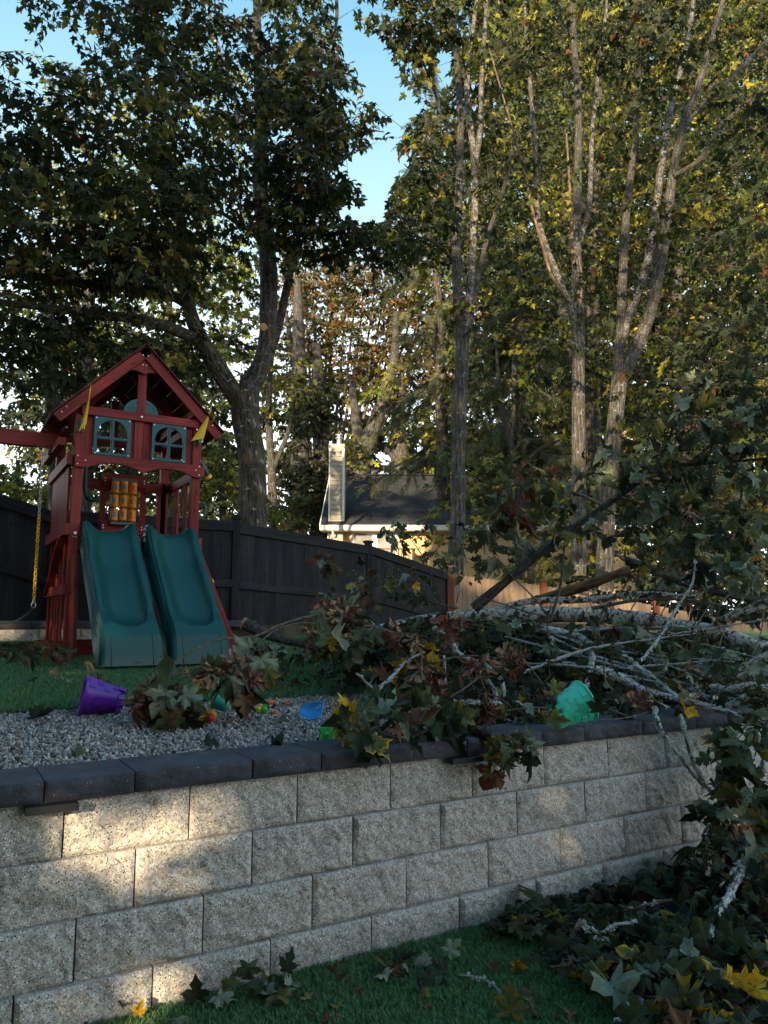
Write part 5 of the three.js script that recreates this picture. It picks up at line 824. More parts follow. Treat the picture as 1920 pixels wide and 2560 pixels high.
  mk('sunlit yellow-green tree arching between the middle tree and the pale straight trunk', 1190, 1430, 520, 1160, 20, 15, 'golden', 74, [[[[1300, 1450, 21], [1296, 1280, 21], [1280, 1130, 21], [1250, 1000, 21], [1240, 850, 21]], [0.14, 0.12, 0.1, 0.07, 0.03]], [[[1288, 1200, 21], [1340, 1130, 20.8], [1400, 1100, 20.6]], [0.08, 0.06, 0.03]], [[[1286, 1190, 21], [1240, 1150, 20.8], [1190, 1130, 20.6]], [0.07, 0.05, 0.03]]], { size: 0.18, spray: 0.6 });
  mk('low sunlit vine maple spreading above the tan fence before the house', 1190, 1480, 1210, 1460, 17.5, 22, 'golden', 75, [[[[1330, 1500, 18], [1320, 1400, 18], [1290, 1300, 18], [1270, 1220, 18]], [0.07, 0.06, 0.045, 0.02]], [[[1326, 1430, 18], [1370, 1340, 18], [1410, 1260, 18]], [0.05, 0.04, 0.02]]], { size: 0.15, spray: 0.5, per: 9 });
  mk('dark shrubbery tree behind the heap of fallen branches', 1560, 2040, 1160, 1520, 18, 26, 'ivy', 76, [[[[1720, 1540, 19], [1722, 1350, 19], [1716, 1200, 19]], [0.1, 0.08, 0.04]]], { size: 0.17, spray: 0.6 });
  {
    const Q = rng(99), L = []; for (let x = 1180; x < 2150; x += 110) for (let y = -160; y < 1560; y += 120) L.push([x + (Q() - 0.5) * 60, y + (Q() - 0.5) * 60, 46 + Q() * 4, 100, 100, 2, 26]);
    for (let x = 140; x < 1180; x += 110) for (let y = 560; y < 1560; y += 120) L.push([x + (Q() - 0.5) * 60, y + (Q() - 0.5) * 60, 50 + Q() * 4, 100, 100, 2, y < 900 ? 5 : x < 640 || y > 1060 ? 20 : 9]);
    const b = at(1650, 1560, 46), wd = thing('woods', 'far dark woods closing the view behind all the other trees', 'woods', [b.x, b.y, b.z]); tag(wd, null, null, null, 'stuff');
    crown(wd, L.map((q) => { const l = lobe(...q); l[0].sub(b); return l; }), 'ivy', { seed: 98, size: 0.75, spray: 2, per: 8, twigs: false, keep: (p) => !inGap(p.clone().add(b)) });
  }
  mk('backlit yellow-green tree in the gap between the playset roof and the forked maple', 150, 620, 560, 1320, 27, 15, 'golden', 77, [[[[420, 1450, 28], [424, 1200, 28], [420, 900, 28], [430, 600, 28]], [0.2, 0.18, 0.14, 0.06]]], { size: 0.22 });
  mk('dark leafy tree filling the view beyond the boxed chimney', 690, 1130, 960, 1240, 42, 14, 'maple', 78, [[[[1060, 1450, 43], [1064, 1200, 43], [1070, 1000, 43]], [0.3, 0.25, 0.15]]], { size: 0.3 });
  // conifers: drooping sprays of narrow needles
  const needle = (() => { const pos = [], nor = [], uv = [], Q = rng(5); for (let i = 0; i < 26; i++) { const t = i / 26, a = (i % 2 ? 1 : -1) * (0.7 + 0.4 * Q()), l = 0.36 * (1 - t * 0.7), x0 = 0, y0 = t, x1 = Math.sin(a) * l, y1 = t + Math.cos(a) * l * 0.8, z1 = -0.1 * l + (Q() - 0.5) * 0.1, w = 0.03; for (const q of [[x0, y0 - w, 0], [x0, y0 + w, 0], [x1, y1, z1]]) { pos.push(...q); nor.push(0, 0, 1); uv.push(0, 0); } } const g = new THREE.BufferGeometry(); g.setAttribute('position', new THREE.Float32BufferAttribute(pos, 3)); g.setAttribute('uv', new THREE.Float32BufferAttribute(uv, 2)); g.computeVertexNormals(); return g; })();
  function conifer(label, pxT, pyT, pxB, pyB, Z, wide, n, seed, cols) {
    const t = tree('fir_tree', label, [[[[pxB, pyB, Z], [lerp(pxB, pxT, 0.5), lerp(pyB, pyT, 0.5), Z], [pxT, pyT, Z]], [0.22, 0.14, 0.02]]], M.bark), Q = rng(seed), ms = [], cs = [], A = at(pxT, pyT, Z).sub(t.position), B = at(pxB, pyB, Z).sub(t.position), tw = [];
    for (let k = 0; k < n; k++) { const f = Q() ** 0.7, a = Q() * 6.283, c = A.clone().lerp(B, f * 0.9), r = wide * (0.15 + f * 0.85) * (0.7 + 0.5 * Q()), d = V(Math.cos(a), -0.35 - 0.3 * Q(), Math.sin(a)); const e = c.clone().addScaledVector(d, r); if (inGap(e.clone().add(t.position)) && Q() < 0.8) continue; tw.push(cheapTwig(c, e, 0.015));
      for (let i = 0; i < 13; i++) { const s = 0.15 + 0.85 * (i + Q()) / 13, p = c.clone().addScaledVector(d, r * s); if (inGap(p.clone().add(t.position))) continue; const tip = d.clone().multiplyScalar(0.6).add(rdir(Q).multiplyScalar(0.7)); tip.y -= 0.5; ms.push(leafFrame(p, tip, V(0, 1, 0).add(rdir(Q).multiplyScalar(0.6)).normalize(), 0.4 + 0.3 * Q())); const q = cols[Math.floor(Q() * cols.length)], w = 0.7 + 0.6 * Q(); cs.push(new THREE.Color().setRGB(q[0] * w, q[1] * w, q[2] * w)); } }
    instanced('crown', needle, P({ roughness: 1, transmission: 0.25, thickness: 0, side: THREE.DoubleSide }), ms, cs, t); tag(mesh('twigs', merge(tw), M.bark, t), null, null, null, 'stuff'); off0(t);
  }
  const fc = [[0.045, 0.065, 0.02], [0.07, 0.085, 0.02], [0.03, 0.045, 0.018], [0.12, 0.12, 0.025]];
  conifer('fir with drooping sprays behind the stems of the middle tree', 1075, 120, 1110, 1250, 24, 2.6, 130, 81, fc);
  conifer('shaggy fir between the middle tree and the pale straight trunk', 1290, 560, 1290, 1350, 22, 2.0, 120, 82, fc);
  conifer('tall fir top showing beyond the stems of the pale straight trunk', 1420, -200, 1400, 1300, 32, 3.4, 140, 83, fc);
}
// ------------------------------------------------------------------ added unseen trees and house behind the camera, placed to shade the yard
{
  const wpos = (xc, zc, y) => camDir(xc, zc).setY(y), keep = (p) => !fleckHit(p, 32);
  const shade = (label, xc, zc, h, lobes, seed, o = {}) => { const b = wpos(xc, zc, 0), t = thing('added_shade_tree', label, 'tree', [b.x, 0, b.z]); mesh('trunk', limb([V(0, 0, 0), V(0.1, h * 0.4, 0.05), V(-0.1, h * 0.8, 0)], [0.35, 0.28, 0.12], 12, 0.06, seed), M.bark, t); crownOn(t, lobes.map(([x, z, y, rx, ry, rz, n]) => [wpos(x, z, y), rx, ry, rz, n]), 'maple', { seed, size: 0.31, spray: 0.8, per: 11, twigs: false, keep, ...o }); off0(t); };
  shade('added unseen shade tree behind the camera on the playset side', -7.5, -3.5, 13, [[-7, -3.5, 9, 3.2, 4.5, 1.8, 420], [-6, -3.2, 5.5, 3.2, 3.2, 1.5, 300], [-8.5, -3.2, 12.5, 2.6, 2.8, 1.6, 200], [-4.4, -3.4, 8.5, 2.4, 4, 1.4, 220], [-4.6, -3.6, 12, 2.2, 2.6, 1.4, 130]], 91);
  shade('added unseen hedge tree behind the camera with leaf gaps cut for the sun flecks', -3.6, -4, 5.5, [[-3.6, -4, 2.6, 2.0, 2.2, 0.9, 260], [-1.6, -4, 2.8, 1.8, 2.4, 0.9, 260], [-5.6, -4, 2.6, 2.0, 2.2, 0.9, 240], [0.2, -4, 2.8, 1.8, 2.4, 0.9, 240], [-2.5, -4, 5, 2.6, 1.6, 0.9, 200], [0.2, -4, 5.0, 2.0, 1.6, 0.9, 160]], 92, { size: 0.25 });
  shade('added unseen sparse tree behind the camera that dapples the sunlight', 3, -9, 18, [[-3, -9, 12, 3, 5, 2, 45], [1, -9, 12, 3, 5, 2, 45], [5, -9, 12, 3, 5, 2, 45], [-1, -9, 18, 4, 4, 2, 45], [4, -9, 18, 4, 4, 2, 45], [8, -9, 14, 3, 5, 2, 40]], 93, { size: 0.5 });
  shade('added unseen dense tree left of the yard near the fence corner that blocks skylight', -15, 7, 17, [[-15, 7, 6, 4, 5, 3, 150], [-15, 7, 12, 4.5, 5.5, 3, 170], [-14, 3, 8, 4, 7, 3, 190]], 94, { size: 0.55, per: 10 });
  shade('added unseen dense tree left of the yard beside the swing that blocks skylight', -15, -2, 18, [[-15, -2, 6, 4, 5, 3, 150], [-15, -2, 13, 4.5, 6, 3, 190], [-12, -6, 8, 4, 7, 3, 170], [-11, -7, 15, 4, 4, 3, 110]], 95, { size: 0.55, per: 10 });
  // added house, out of view and sized to shade the near yard
  const a = wpos(1.6, -5.2, 0), hs = thing('added_house', 'added unseen two-storey house behind the camera, sized to shade the near yard', 'house', [a.x, 0, a.z], -YAW);
  const bx = (n, x, y, z, w, h2, d, mat) => { const m = mesh(n, boxUV(w, h2, d), mat, hs); m.position.set(x, y, z); return m; };
  bx('wall', 2.2, 2.7, 4, 4.8, 5.4, 7.6, M.siding); bx('eave', 2.2, 5.5, 4, 5.4, 0.2, 8.4, M.trim);
  mesh('roof', ext([[-4.4, 0], [4.4, 0], [0, 1.2]], 5.4, 0.01).rotateY(Math.PI / 2), M.shingle, hs).position.set(-0.5, 5.62, 4);
  for (const x of [1.0, 3.3]) for (const y of [1.6, 4.2]) { const w = bx('window', x, y, 0.16, 1.4, 1.2, 0.06, M.trim), g = mesh('pane', new THREE.BoxGeometry(1.2, 1.0, 0.02), P({ color: lin(0.04, 0.05, 0.06), roughness: 0.05 }), w); g.position.z = -0.04; }
}
// ------------------------------------------------------------------ broken branches and fallen leaves
const pt = (a) => (Array.isArray(a) ? (a[2] < 0 ? onN(a[0], a[1], -a[2]) : a.length > 3 ? onY(a[0], a[1], a[3]) : at(...a)) : a);
const wing = (() => {                                                   // a bunch of winged maple seeds
  const Q = rng(8), gs = []; for (let k = 0; k < 13; k++) { const d = rdir(Q); d.y = d.y * 0.6 - 0.35; d.normalize(); const u = rdir(Q).cross(d).normalize(), L = 0.035 + 0.02 * Q(), b = d.clone().multiplyScalar(0.008 + 0.02 * Q()).add(rdir(Q).multiplyScalar(0.03)), pos = [], nor = [], uv = [], n = d.clone().cross(u);
    const o = [[0, -0.004], [0.25, -0.006], [0.75, -0.013], [1, -0.006], [0.98, 0.006], [0.6, 0.010], [0.25, 0.006], [0, 0.004]].map(([t, w]) => b.clone().addScaledVector(d, L * t).addScaledVector(u, w).addScaledVector(n, 0.006 * Math.sin(t * 3)));
    for (let i = 1; i < o.length - 1; i++) for (const p of [o[0], o[i], o[i + 1]]) { pos.push(p.x, p.y, p.z); uv.push(0.5, 0.5); }
    const g = new THREE.BufferGeometry(); g.setAttribute('position', new THREE.Float32BufferAttribute(pos, 3)); g.setAttribute('uv', new THREE.Float32BufferAttribute(uv, 2)); g.computeVertexNormals(); gs.push(g); }
  return merge(gs);
})();
const seedMats = [[0.15, 0.055, 0.04], [0.22, 0.10, 0.06], [0.30, 0.19, 0.11]].map((c) => S({ color: lin(...c), roughness: 0.85, side: THREE.DoubleSide }));
const tuft = (() => { const Q = rng(3), pos = [], nor = [], uv = []; for (let k = 0; k < 14; k++) { const d = rdir(Q); d.y = Math.abs(d.y); const s = rdir(Q).cross(d).normalize(), n = d.clone().cross(s).add(d).normalize(), a = d.clone().multiplyScalar(0.15), b = d.clone().multiplyScalar(0.7 + 0.5 * Q()); for (const p of [a, b.clone().addScaledVector(s, 0.34), b.clone().addScaledVector(s, -0.34)]) { pos.push(p.x, p.y, p.z); uv.push(0, 0); } } const g = new THREE.BufferGeometry(); g.setAttribute('position', new THREE.Float32BufferAttribute(pos, 3)); g.setAttribute('uv', new THREE.Float32BufferAttribute(uv, 2)); g.computeVertexNormals(); return g; })();
const tuftMat = S({ roughness: 1, side: THREE.DoubleSide });
const heapTint = (R) => { const k = pick([['g', 40], ['d', 34], ['p', 14], ['y', 5], ['b', 10]], R()), f = 0.7 + 0.6 * R(), c = { g: [0.055, 0.072, 0.030], d: [0.030, 0.040, 0.020], p: [0.12, 0.14, 0.09], y: [0.32, 0.23, 0.025], b: [0.11, 0.062, 0.034] }[k]; return new THREE.Color().setRGB(c[0] * f * 1.15, c[1] * f * 1.15, c[2] * f * 1.15); };
let tinted = 0;
const LMvar = {}; for (const k in LM) LMvar[k] = [1, 0.78, 1.2].map((f) => { const m = LM[k].clone(); m.color = lin(f, f, f); return m; });
function bigLeaf(parent, p, tip, nrm, s, kind, R, name = 'leaf') {
  const m = mesh(name, BIG[Math.floor(R() * BIG.length)], LMvar[kind][Math.floor(R() * 3)], parent);
  leafFrame(p, tip, nrm, s).decompose(m.position, m.quaternion, m.scale); return m;
}
const toCam = (p) => V(-p.x, EYE - p.y, -p.z).normalize();
// a branch: main limbs, side twigs with leaves in clusters [px, py, Z, leaves, spread, mix?]
function branch(name, label, limbs, mat, clusters = [], o = {}) {
  const first = pt(limbs[0][0][0]), t = thing(name, label, o.category ?? 'branch', [first.x, first.y, first.z], 0, o.group), off = first.clone().negate(), R = rng(o.seed ?? Math.floor(limbs[0][0][0][0] * 7 + limbs[0][0][0][1]));
  const tm = [], tc = [], mm2 = [], mc = [];
  limbs.forEach(([pts, rad, mt], i) => {
    const P3 = pts.map((p) => pt(p).add(off)); mesh(i ? 'side_limb' : 'limb', limb(P3, rad.map((q) => q * (q > 0.05 ? 0.9 : 0.8)), rad[0] > 0.03 ? 12 : 7, rad[0] > 0.03 ? 0.08 : 0.10, 5 + i * 3 + Math.floor(Math.abs(pts[0][0])), 0.3, Math.max(0.02, rad[0] * 0.7)), mt ?? mat, t);
    if (o.lichen) { const c = new THREE.CatmullRomCurve3(P3, false, 'centripetal'), L = c.getLength(), n = Math.floor(L * o.lichen * 0.5);
      for (let k = 0; k < n; k++) { const u = R(), p = c.getPoint(u), tg = c.getTangent(u), s = u * (rad.length - 1), b = Math.min(rad.length - 2, Math.floor(s)), r = lerp(rad[b], rad[b + 1], s - b), d = rdir(R).cross(tg).normalize(); if (R() < 0.35) d.add(V(0, 0.6, 0)).normalize(); const moss = vnoise(u * L * 3.5 + i * 9, 3.3, 999, 999, 12) > (o.mossAt ?? 0.62), sz = moss ? 0.012 + 0.014 * R() : 0.004 + 0.011 * R() ** 2;
        const q = new THREE.Quaternion().setFromUnitVectors(V(0, 1, 0), d).multiply(new THREE.Quaternion().setFromAxisAngle(V(0, 1, 0), R() * 6.28)), m = new THREE.Matrix4().compose(p.addScaledVector(d, r * 0.76), q, V(sz, sz * (moss ? 1.2 : 0.8), sz)), f = 0.7 + 0.6 * R();
        if (moss) { mm2.push(m); mc.push(new THREE.Color().setRGB(0.055 * f, 0.045 * f, 0.016 * f)); } else { tm.push(m); tc.push(new THREE.Color().setRGB(0.50 * f, 0.54 * f, 0.50 * f)); } } }
  });
  if (tm.length) instanced('lichen', tuft, tuftMat, tm, tc, t); if (mm2.length) instanced('moss', tuft, tuftMat, mm2, mc, t);
  const tw = [], fm = [], fc = [], curves = limbs.map(([pts]) => new THREE.CatmullRomCurve3(pts.map((p) => pt(p)), false, 'centripetal').getSpacedPoints(24)).flat();
  let named = 0;
  for (const [px, py, Z, n, sp, mix, extra] of clusters) {
    const c = Z < 0 ? onN(px, py, -Z) : at(px, py, Z); let best = curves[0]; for (const q of curves) if (q.distanceTo(c) < best.distanceTo(c)) best = q;
    const nub = c.clone().lerp(best, 0.25); if (best.distanceTo(c) > 0.02 && best.distanceTo(c) < 1.4) tw.push(limb([best.clone().add(off), best.clone().lerp(nub, 0.5).add(rdir(R).multiplyScalar(0.02)).add(off), nub.clone().add(off)], [0.006, 0.005, 0.0035], 5, 0.1, 3, 0.2, 0.05));
    for (let i = 0; i < n; i++) {
      const p = c.clone().add(ball(R, 2).multiplyScalar(sp)), out = p.clone().sub(nub); const tip = out.clone().normalize().multiplyScalar(0.8).add(rdir(R).multiplyScalar(0.6)); tip.y -= o.hang ?? 0.55;
      const nr = V(0, 1, 0).add(toCam(p).multiplyScalar(0.7)).add(rdir(R).multiplyScalar(1.0)).normalize(), s = (o.leaf ?? 0.16) * (0.55 + 0.7 * R());
      const b = p.clone().addScaledVector(tip.clone().normalize(), -s * 0.3), kind = pick(mix ?? o.mix ?? LMW, R());
      if (i % 2 === 0) tw.push(cheapTwig(nub.clone().add(off), b.clone().add(off), 0.002));
      if (i < n * (o.namedShare ?? 1) && named < 300) { bigLeaf(t, p.clone().add(off), tip, nr, s, kind, R); named++; }
      else { fm.push(leafFrame(p.clone().add(off), tip, nr, s)); fc.push(heapTint(R)); }
    }
    for (let i = 0; i < (extra ?? 0); i++) { const m = mesh('seed_cluster', wing, seedMats[Math.floor(R() * 3)], t), p = c.clone().add(ball(R, 2).multiplyScalar(sp)).add(off); m.position.copy(p); m.rotation.set(R() * 6, R() * 6, R() * 6); const q = 0.8 + 0.5 * R(); m.scale.set(q, q, q); }
  }
  if (fm.length) instanced('foliage', BIG[1], heapMat, fm, fc, t);
  if (tw.length) tag(mesh('twigs', merge(tw), M.twigBark, t), null, null, null, 'stuff');
  return t;
}
const GREENS = [['green', 30], ['deep', 30], ['grey', 26], ['olive', 8], ['edged', 5]], PALE = [['grey', 50], ['green', 30], ['deep', 20]], RUSTY = [['rust', 30], ['brown', 25], ['olive', 20], ['deep', 20], ['grey', 10]], GOLD = [['gold', 40], ['edged', 40], ['olive', 20]];
branch('fallen_maple_log', 'thick white lichened trunk lying across the heap of branches', [
  [[[930, 1582, 8.3], [1050, 1556, 7.8], [1200, 1542, 7.3], [1387, 1536, 6.9], [1500, 1539, 6.6], [1608, 1549, 6.4], [1677, 1562, 6.2], [1808, 1586, 5.9], [1990, 1648, 5.5]], [0.07, 0.082, 0.086, 0.076, 0.072, 0.068, 0.064, 0.060, 0.055]],
  [[[1770, 1580, 5.95], [1825, 1541, 5.8], [1920, 1506, 5.6], [1990, 1480, 5.5]], [0.05, 0.045, 0.04, 0.035]],
  [[[1200, 1538, 7.2], [1330, 1502, 7.1], [1462, 1500, 6.9], [1600, 1484, 6.7], [1740, 1492, 6.5]], [0.045, 0.04, 0.035, 0.03, 0.02]],
], M.lichenBark, [], { lichen: 150, category: 'fallen trunk' });
branch('fallen_branch', 'long dark branch rising out of the heap with a leafy crown against the trees', [
  [[[1185, 1520, 7], [1255, 1462, 6.9], [1308, 1417, 6.8], [1421, 1328, 6.6], [1504, 1271, 6.5], [1612, 1193, 6.3], [1650, 1166, 6.2], [1725, 1160, 6], [1890, 1149, 5.8], [2000, 1140, 5.6]], [0.055, 0.05, 0.047, 0.042, 0.036, 0.03, 0.026, 0.02, 0.015, 0.01]],
  [[[1634, 1172, 6.25], [1673, 1097, 6.1], [1695, 1024, 6], [1734, 958, 5.9], [1765, 925, 5.85]], [0.018, 0.015, 0.012, 0.008, 0.005]],
  [[[1725, 1160, 6], [1790, 1100, 5.9], [1860, 1040, 5.8], [1940, 1010, 5.7]], [0.014, 0.012, 0.009, 0.006]],
  [[[1700, 1162, 6.05], [1730, 1260, 5.95], [1722, 1350, 5.9], [1736, 1450, 5.85]], [0.012, 0.010, 0.008, 0.006]],
  [[[1860, 1152, 5.85], [1850, 1260, 5.75], [1820, 1360, 5.7], [1800, 1440, 5.7]], [0.011, 0.009, 0.007, 0.005]],
  [[[1540, 1245, 6.4], [1600, 1260, 6.2], [1660, 1300, 6.1], [1700, 1330, 6]], [0.012, 0.010, 0.008, 0.005]],
], M.bark, [[1560, 1150, 6.2, 14, 0.16, PALE], [1530, 1180, 6.2, 7, 0.14, PALE], [1640, 1130, 6.1, 12, 0.2, GREENS], [1700, 1060, 6, 14, 0.2, GREENS, 1], [1740, 970, 5.9, 10, 0.16, GREENS], [1720, 990, 5.9, 6, 0.13, GREENS], [1660, 1180, 6.1, 14, 0.22, GREENS, 1], [1780, 1110, 5.85, 18, 0.24, GREENS, 2], [1860, 1060, 5.7, 18, 0.24, GREENS], [1900, 980, 5.7, 12, 0.2, GREENS], [1890, 1170, 5.7, 16, 0.24, GREENS], [1800, 1210, 5.8, 18, 0.26, GREENS, 2], [1720, 1240, 5.9, 16, 0.26, GREENS, 1], [1650, 1250, 6, 14, 0.22, GREENS], [1600, 1300, 6.1, 12, 0.2, GREENS], [1690, 1330, 5.9, 14, 0.24, GREENS, 1], [1760, 1320, 5.8, 14, 0.24, GREENS, 2], [1840, 1300, 5.7, 14, 0.24, GREENS], [1900, 1290, 5.6, 12, 0.22, GREENS], [1800, 1400, 5.6, 12, 0.22, GREENS], [1720, 1430, 5.8, 9, 0.2, GREENS], [1880, 1400, 5.5, 10, 0.2, PALE], [1500, 1300, 6.3, 8, 0.18, GREENS], [1440, 1340, 6.5, 6, 0.18, GREENS], [1660, 1420, 6, 7, 0.18, PALE]], { leaf: 0.138, hang: 0.7, seed: 210 });
branch('fallen_branch', 'dark leafy bough with curled brown leaves arching before the house skylight', [[[[1560, 1300, 6.9], [1480, 1250, 6.9], [1400, 1225, 7], [1330, 1240, 7.1], [1270, 1280, 7.2], [1230, 1330, 7.3]], [0.02, 0.018, 0.015, 0.012, 0.009, 0.005]], [[[1400, 1225, 7], [1360, 1180, 7.1], [1310, 1160, 7.2]], [0.01, 0.008, 0.005]]], M.twigBark, [[1330, 1180, 7.1, 12, 0.2, RUSTY], [1270, 1230, 7.2, 12, 0.22, RUSTY], [1230, 1300, 7.2, 10, 0.2, GREENS], [1310, 1290, 7.1, 12, 0.22, RUSTY], [1390, 1210, 7, 12, 0.22, GREENS], [1450, 1180, 6.9, 9, 0.2, GREENS], [1450, 1260, 6.9, 10, 0.2, GREENS], [1370, 1330, 6.9, 10, 0.24, GREENS], [1240, 1390, 7.2, 8, 0.2, GREENS]], { leaf: 0.15, seed: 211 });
branch('fallen_branch', 'thin leafless upright branch with fine side twigs in front of the tan fence', [
  [[[1375, 1560, 6.6], [1385, 1520, 6.6], [1400, 1470, 6.6], [1408, 1400, 6.6], [1415, 1330, 6.6], [1412, 1250, 6.6]], [0.018, 0.017, 0.015, 0.012, 0.009, 0.005], M.twigBark],
  [[[1378, 1550, 6.6], [1340, 1500, 6.7], [1280, 1440, 6.8], [1230, 1380, 6.9], [1215, 1320, 7]], [0.012, 0.010, 0.008, 0.006, 0.004]], [[[1404, 1430, 6.6], [1350, 1380, 6.7], [1310, 1320, 6.8]], [0.007, 0.005, 0.003]], [[[1412, 1350, 6.6], [1450, 1290, 6.5], [1470, 1240, 6.5]], [0.006, 0.005, 0.003]], [[[1362, 1540, 6.6], [1320, 1530, 6.6], [1240, 1505, 6.7], [1190, 1490, 6.8]], [0.010, 0.009, 0.007, 0.004]],
], M.twigBark, [[1230, 1400, 6.9, 6, 0.16, GREENS], [1300, 1340, 6.8, 6, 0.16, GREENS]], { leaf: 0.13 });
branch('fallen_log', 'bare brown log without bark leaning on the heap, its end toward the forked trunk', [[[[1330, 1500, 7.5], [1400, 1484, 7.3], [1470, 1462, 7.1], [1540, 1436, 6.95], [1575, 1424, 6.9]], [0.035, 0.052, 0.055, 0.050, 0.04]]], M.bare, [], { category: 'log' });
branch('fallen_log', 'grey log with a pale splintered broken end sloping down to the right edge', [[[[1545, 1388, 7.1], [1575, 1402, 7.05], [1640, 1428, 7], [1716, 1458, 6.9], [1829, 1488, 6.7], [1990, 1520, 6.5]], [0.012, 0.042, 0.05, 0.048, 0.045, 0.04]], [[[1532, 1378, 7.1], [1556, 1396, 7.08], [1590, 1410, 7.04]], [0.006, 0.024, 0.03], M.torn]], M.bark, [], { category: 'log', lichen: 30 });
branch('fallen_log', 'mossy cut log with a pale round sawn end beside the foot of the climbing wall', [[[[612, 1560, 7.0], [650, 1579, 6.9], [705, 1598, 6.8], [770, 1613, 6.7], [880, 1650, 6.5]], [0.062, 0.058, 0.05, 0.045, 0.035]]], M.bark, [], { category: 'log', lichen: 40 });
{ const e = at(600, 1560, 7.0), m = mesh('cut_face', merge([new THREE.CylinderGeometry(0.058, 0.062, 0.02, 20), placed(new THREE.CylinderGeometry(0.03, 0.04, 0.02, 12), 0, 0.012, 0)]), M.torn, new THREE.Group()); const lg = scene.children.filter((c) => c.name.startsWith('fallen_log')).pop(); m.name = 'cut_face'; lg.add(m); m.position.copy(at(608, 1559, 6.99)).sub(lg.position); m.quaternion.setFromUnitVectors(V(0, 1, 0), at(612, 1560, 7.0).sub(at(660, 1582, 6.88)).normalize().lerp(toCam(e), 0.35).normalize()); }
branch('fallen_branch', 'crooked lichened limb curving down through the heap behind the mint green bucket', [[[[1290, 1566, 5.9], [1374, 1575, 5.7], [1440, 1590, 5.6], [1466, 1606, 5.5], [1480, 1638, 5.4], [1474, 1680, 5.2], [1462, 1730, 5.0]], [0.035, 0.034, 0.032, 0.030, 0.028, 0.025, 0.02]]], M.lichenBark, [[1440, 1640, 5.4, 5, 0.14, GREENS]], { lichen: 420 });
branch('fallen_branch', 'stout lichened limb with green tufts and a pale sawn knot above the cap', [[[[1490, 1672, 5.0], [1547, 1692, 4.95], [1590, 1718, 4.85], [1634, 1734, 4.8], [1712, 1751, 4.65], [1829, 1784, 4.45], [1990, 1835, 4.2]], [0.034, 0.034, 0.032, 0.028, 0.024, 0.021, 0.018]], [[[1700, 1748, 4.66], [1745, 1735, 4.6], [1762, 1712, 4.55], [1776, 1690, 4.5]], [0.014, 0.013, 0.012, 0.010]]], M.lichenBark, [[1600, 1770, 4.7, 9, 0.12, RUSTY], [1703, 1760, 4.5, 3, 0.06, GOLD]], { lichen: 520 });
{ const lg = scene.children.filter((c) => c.name.startsWith('fallen_branch')).pop(), m = mesh('cut_knot', lathe([[0, 0.02], [0.02, 0.02], [0.026, 0.0], [0.03, -0.03]], 12), M.torn, lg), p = at(1621, 1733, 4.75); m.position.copy(p.clone().sub(lg.position)); m.quaternion.setFromUnitVectors(V(0, 1, 0), toCam(p)); }
branch('fallen_branch', 'straight lichened stick slanting down to join the stout limb above the cap', [[[[1558, 1640, 5.1], [1600, 1672, 5.0], [1640, 1702, 4.9], [1698, 1746, 4.7]], [0.020, 0.022, 0.020, 0.018]]], M.lichenBark, [], { lichen: 420, mossAt: 0.8 });
branch('fallen_branch', 'thin pale twig crossing in front of the thick white trunk', [[[[1738, 1400, 5.6], [1730, 1460, 5.55], [1699, 1508, 5.5], [1669, 1560, 5.4], [1640, 1605, 5.3], [1612, 1640, 5.2], [1590, 1665, 5.1]], [0.009, 0.010, 0.011, 0.012, 0.013, 0.014, 0.014]]], M.lichenBark, [], { lichen: 160 });
branch('fallen_branch', 'rough lichened limbs tangled at the right edge above the cap', [[[[1778, 1716, 4.7], [1827, 1724, 4.6], [1880, 1712, 4.5], [1960, 1735, 4.4]], [0.02, 0.024, 0.024, 0.02]], [[[1820, 1766, 4.5], [1870, 1745, 4.4], [1960, 1775, 4.3]], [0.018, 0.02, 0.02]], [[[1840, 1690, 4.8], [1890, 1650, 4.7], [1960, 1620, 4.6]], [0.018, 0.018, 0.016]]], M.lichenBark, [], { lichen: 520 });
branch('fallen_branch', 'lichened twig hanging down the face of the wall, with dark moss knots', [[[[1636, 1768, 4.5], [1642, 1800, -2.88], [1656, 1835, -2.86], [1700, 1890, -2.85], [1735, 1940, -2.82], [1772, 1975, -2.78], [1790, 1990, -2.75]], [0.014, 0.014, 0.013, 0.012, 0.010, 0.009, 0.006]]], M.lichenBark, [[1800, 2000, -2.7, 7, 0.09, GREENS], [1770, 2000, -2.7, 4, 0.07, GREENS]], { lichen: 420, mossAt: 0.55, leaf: 0.13 });
branch('fallen_branch', 'whitest lichened twig hanging from the cap down the wall face', [[[[1702, 1790, -2.9], [1712, 1830, -2.84], [1726, 1885, -2.82], [1745, 1930, -2.8], [1766, 1968, -2.78]], [0.012, 0.012, 0.011, 0.009, 0.006]]], M.lichenBark, [], { lichen: 620, mossAt: 0.9 });
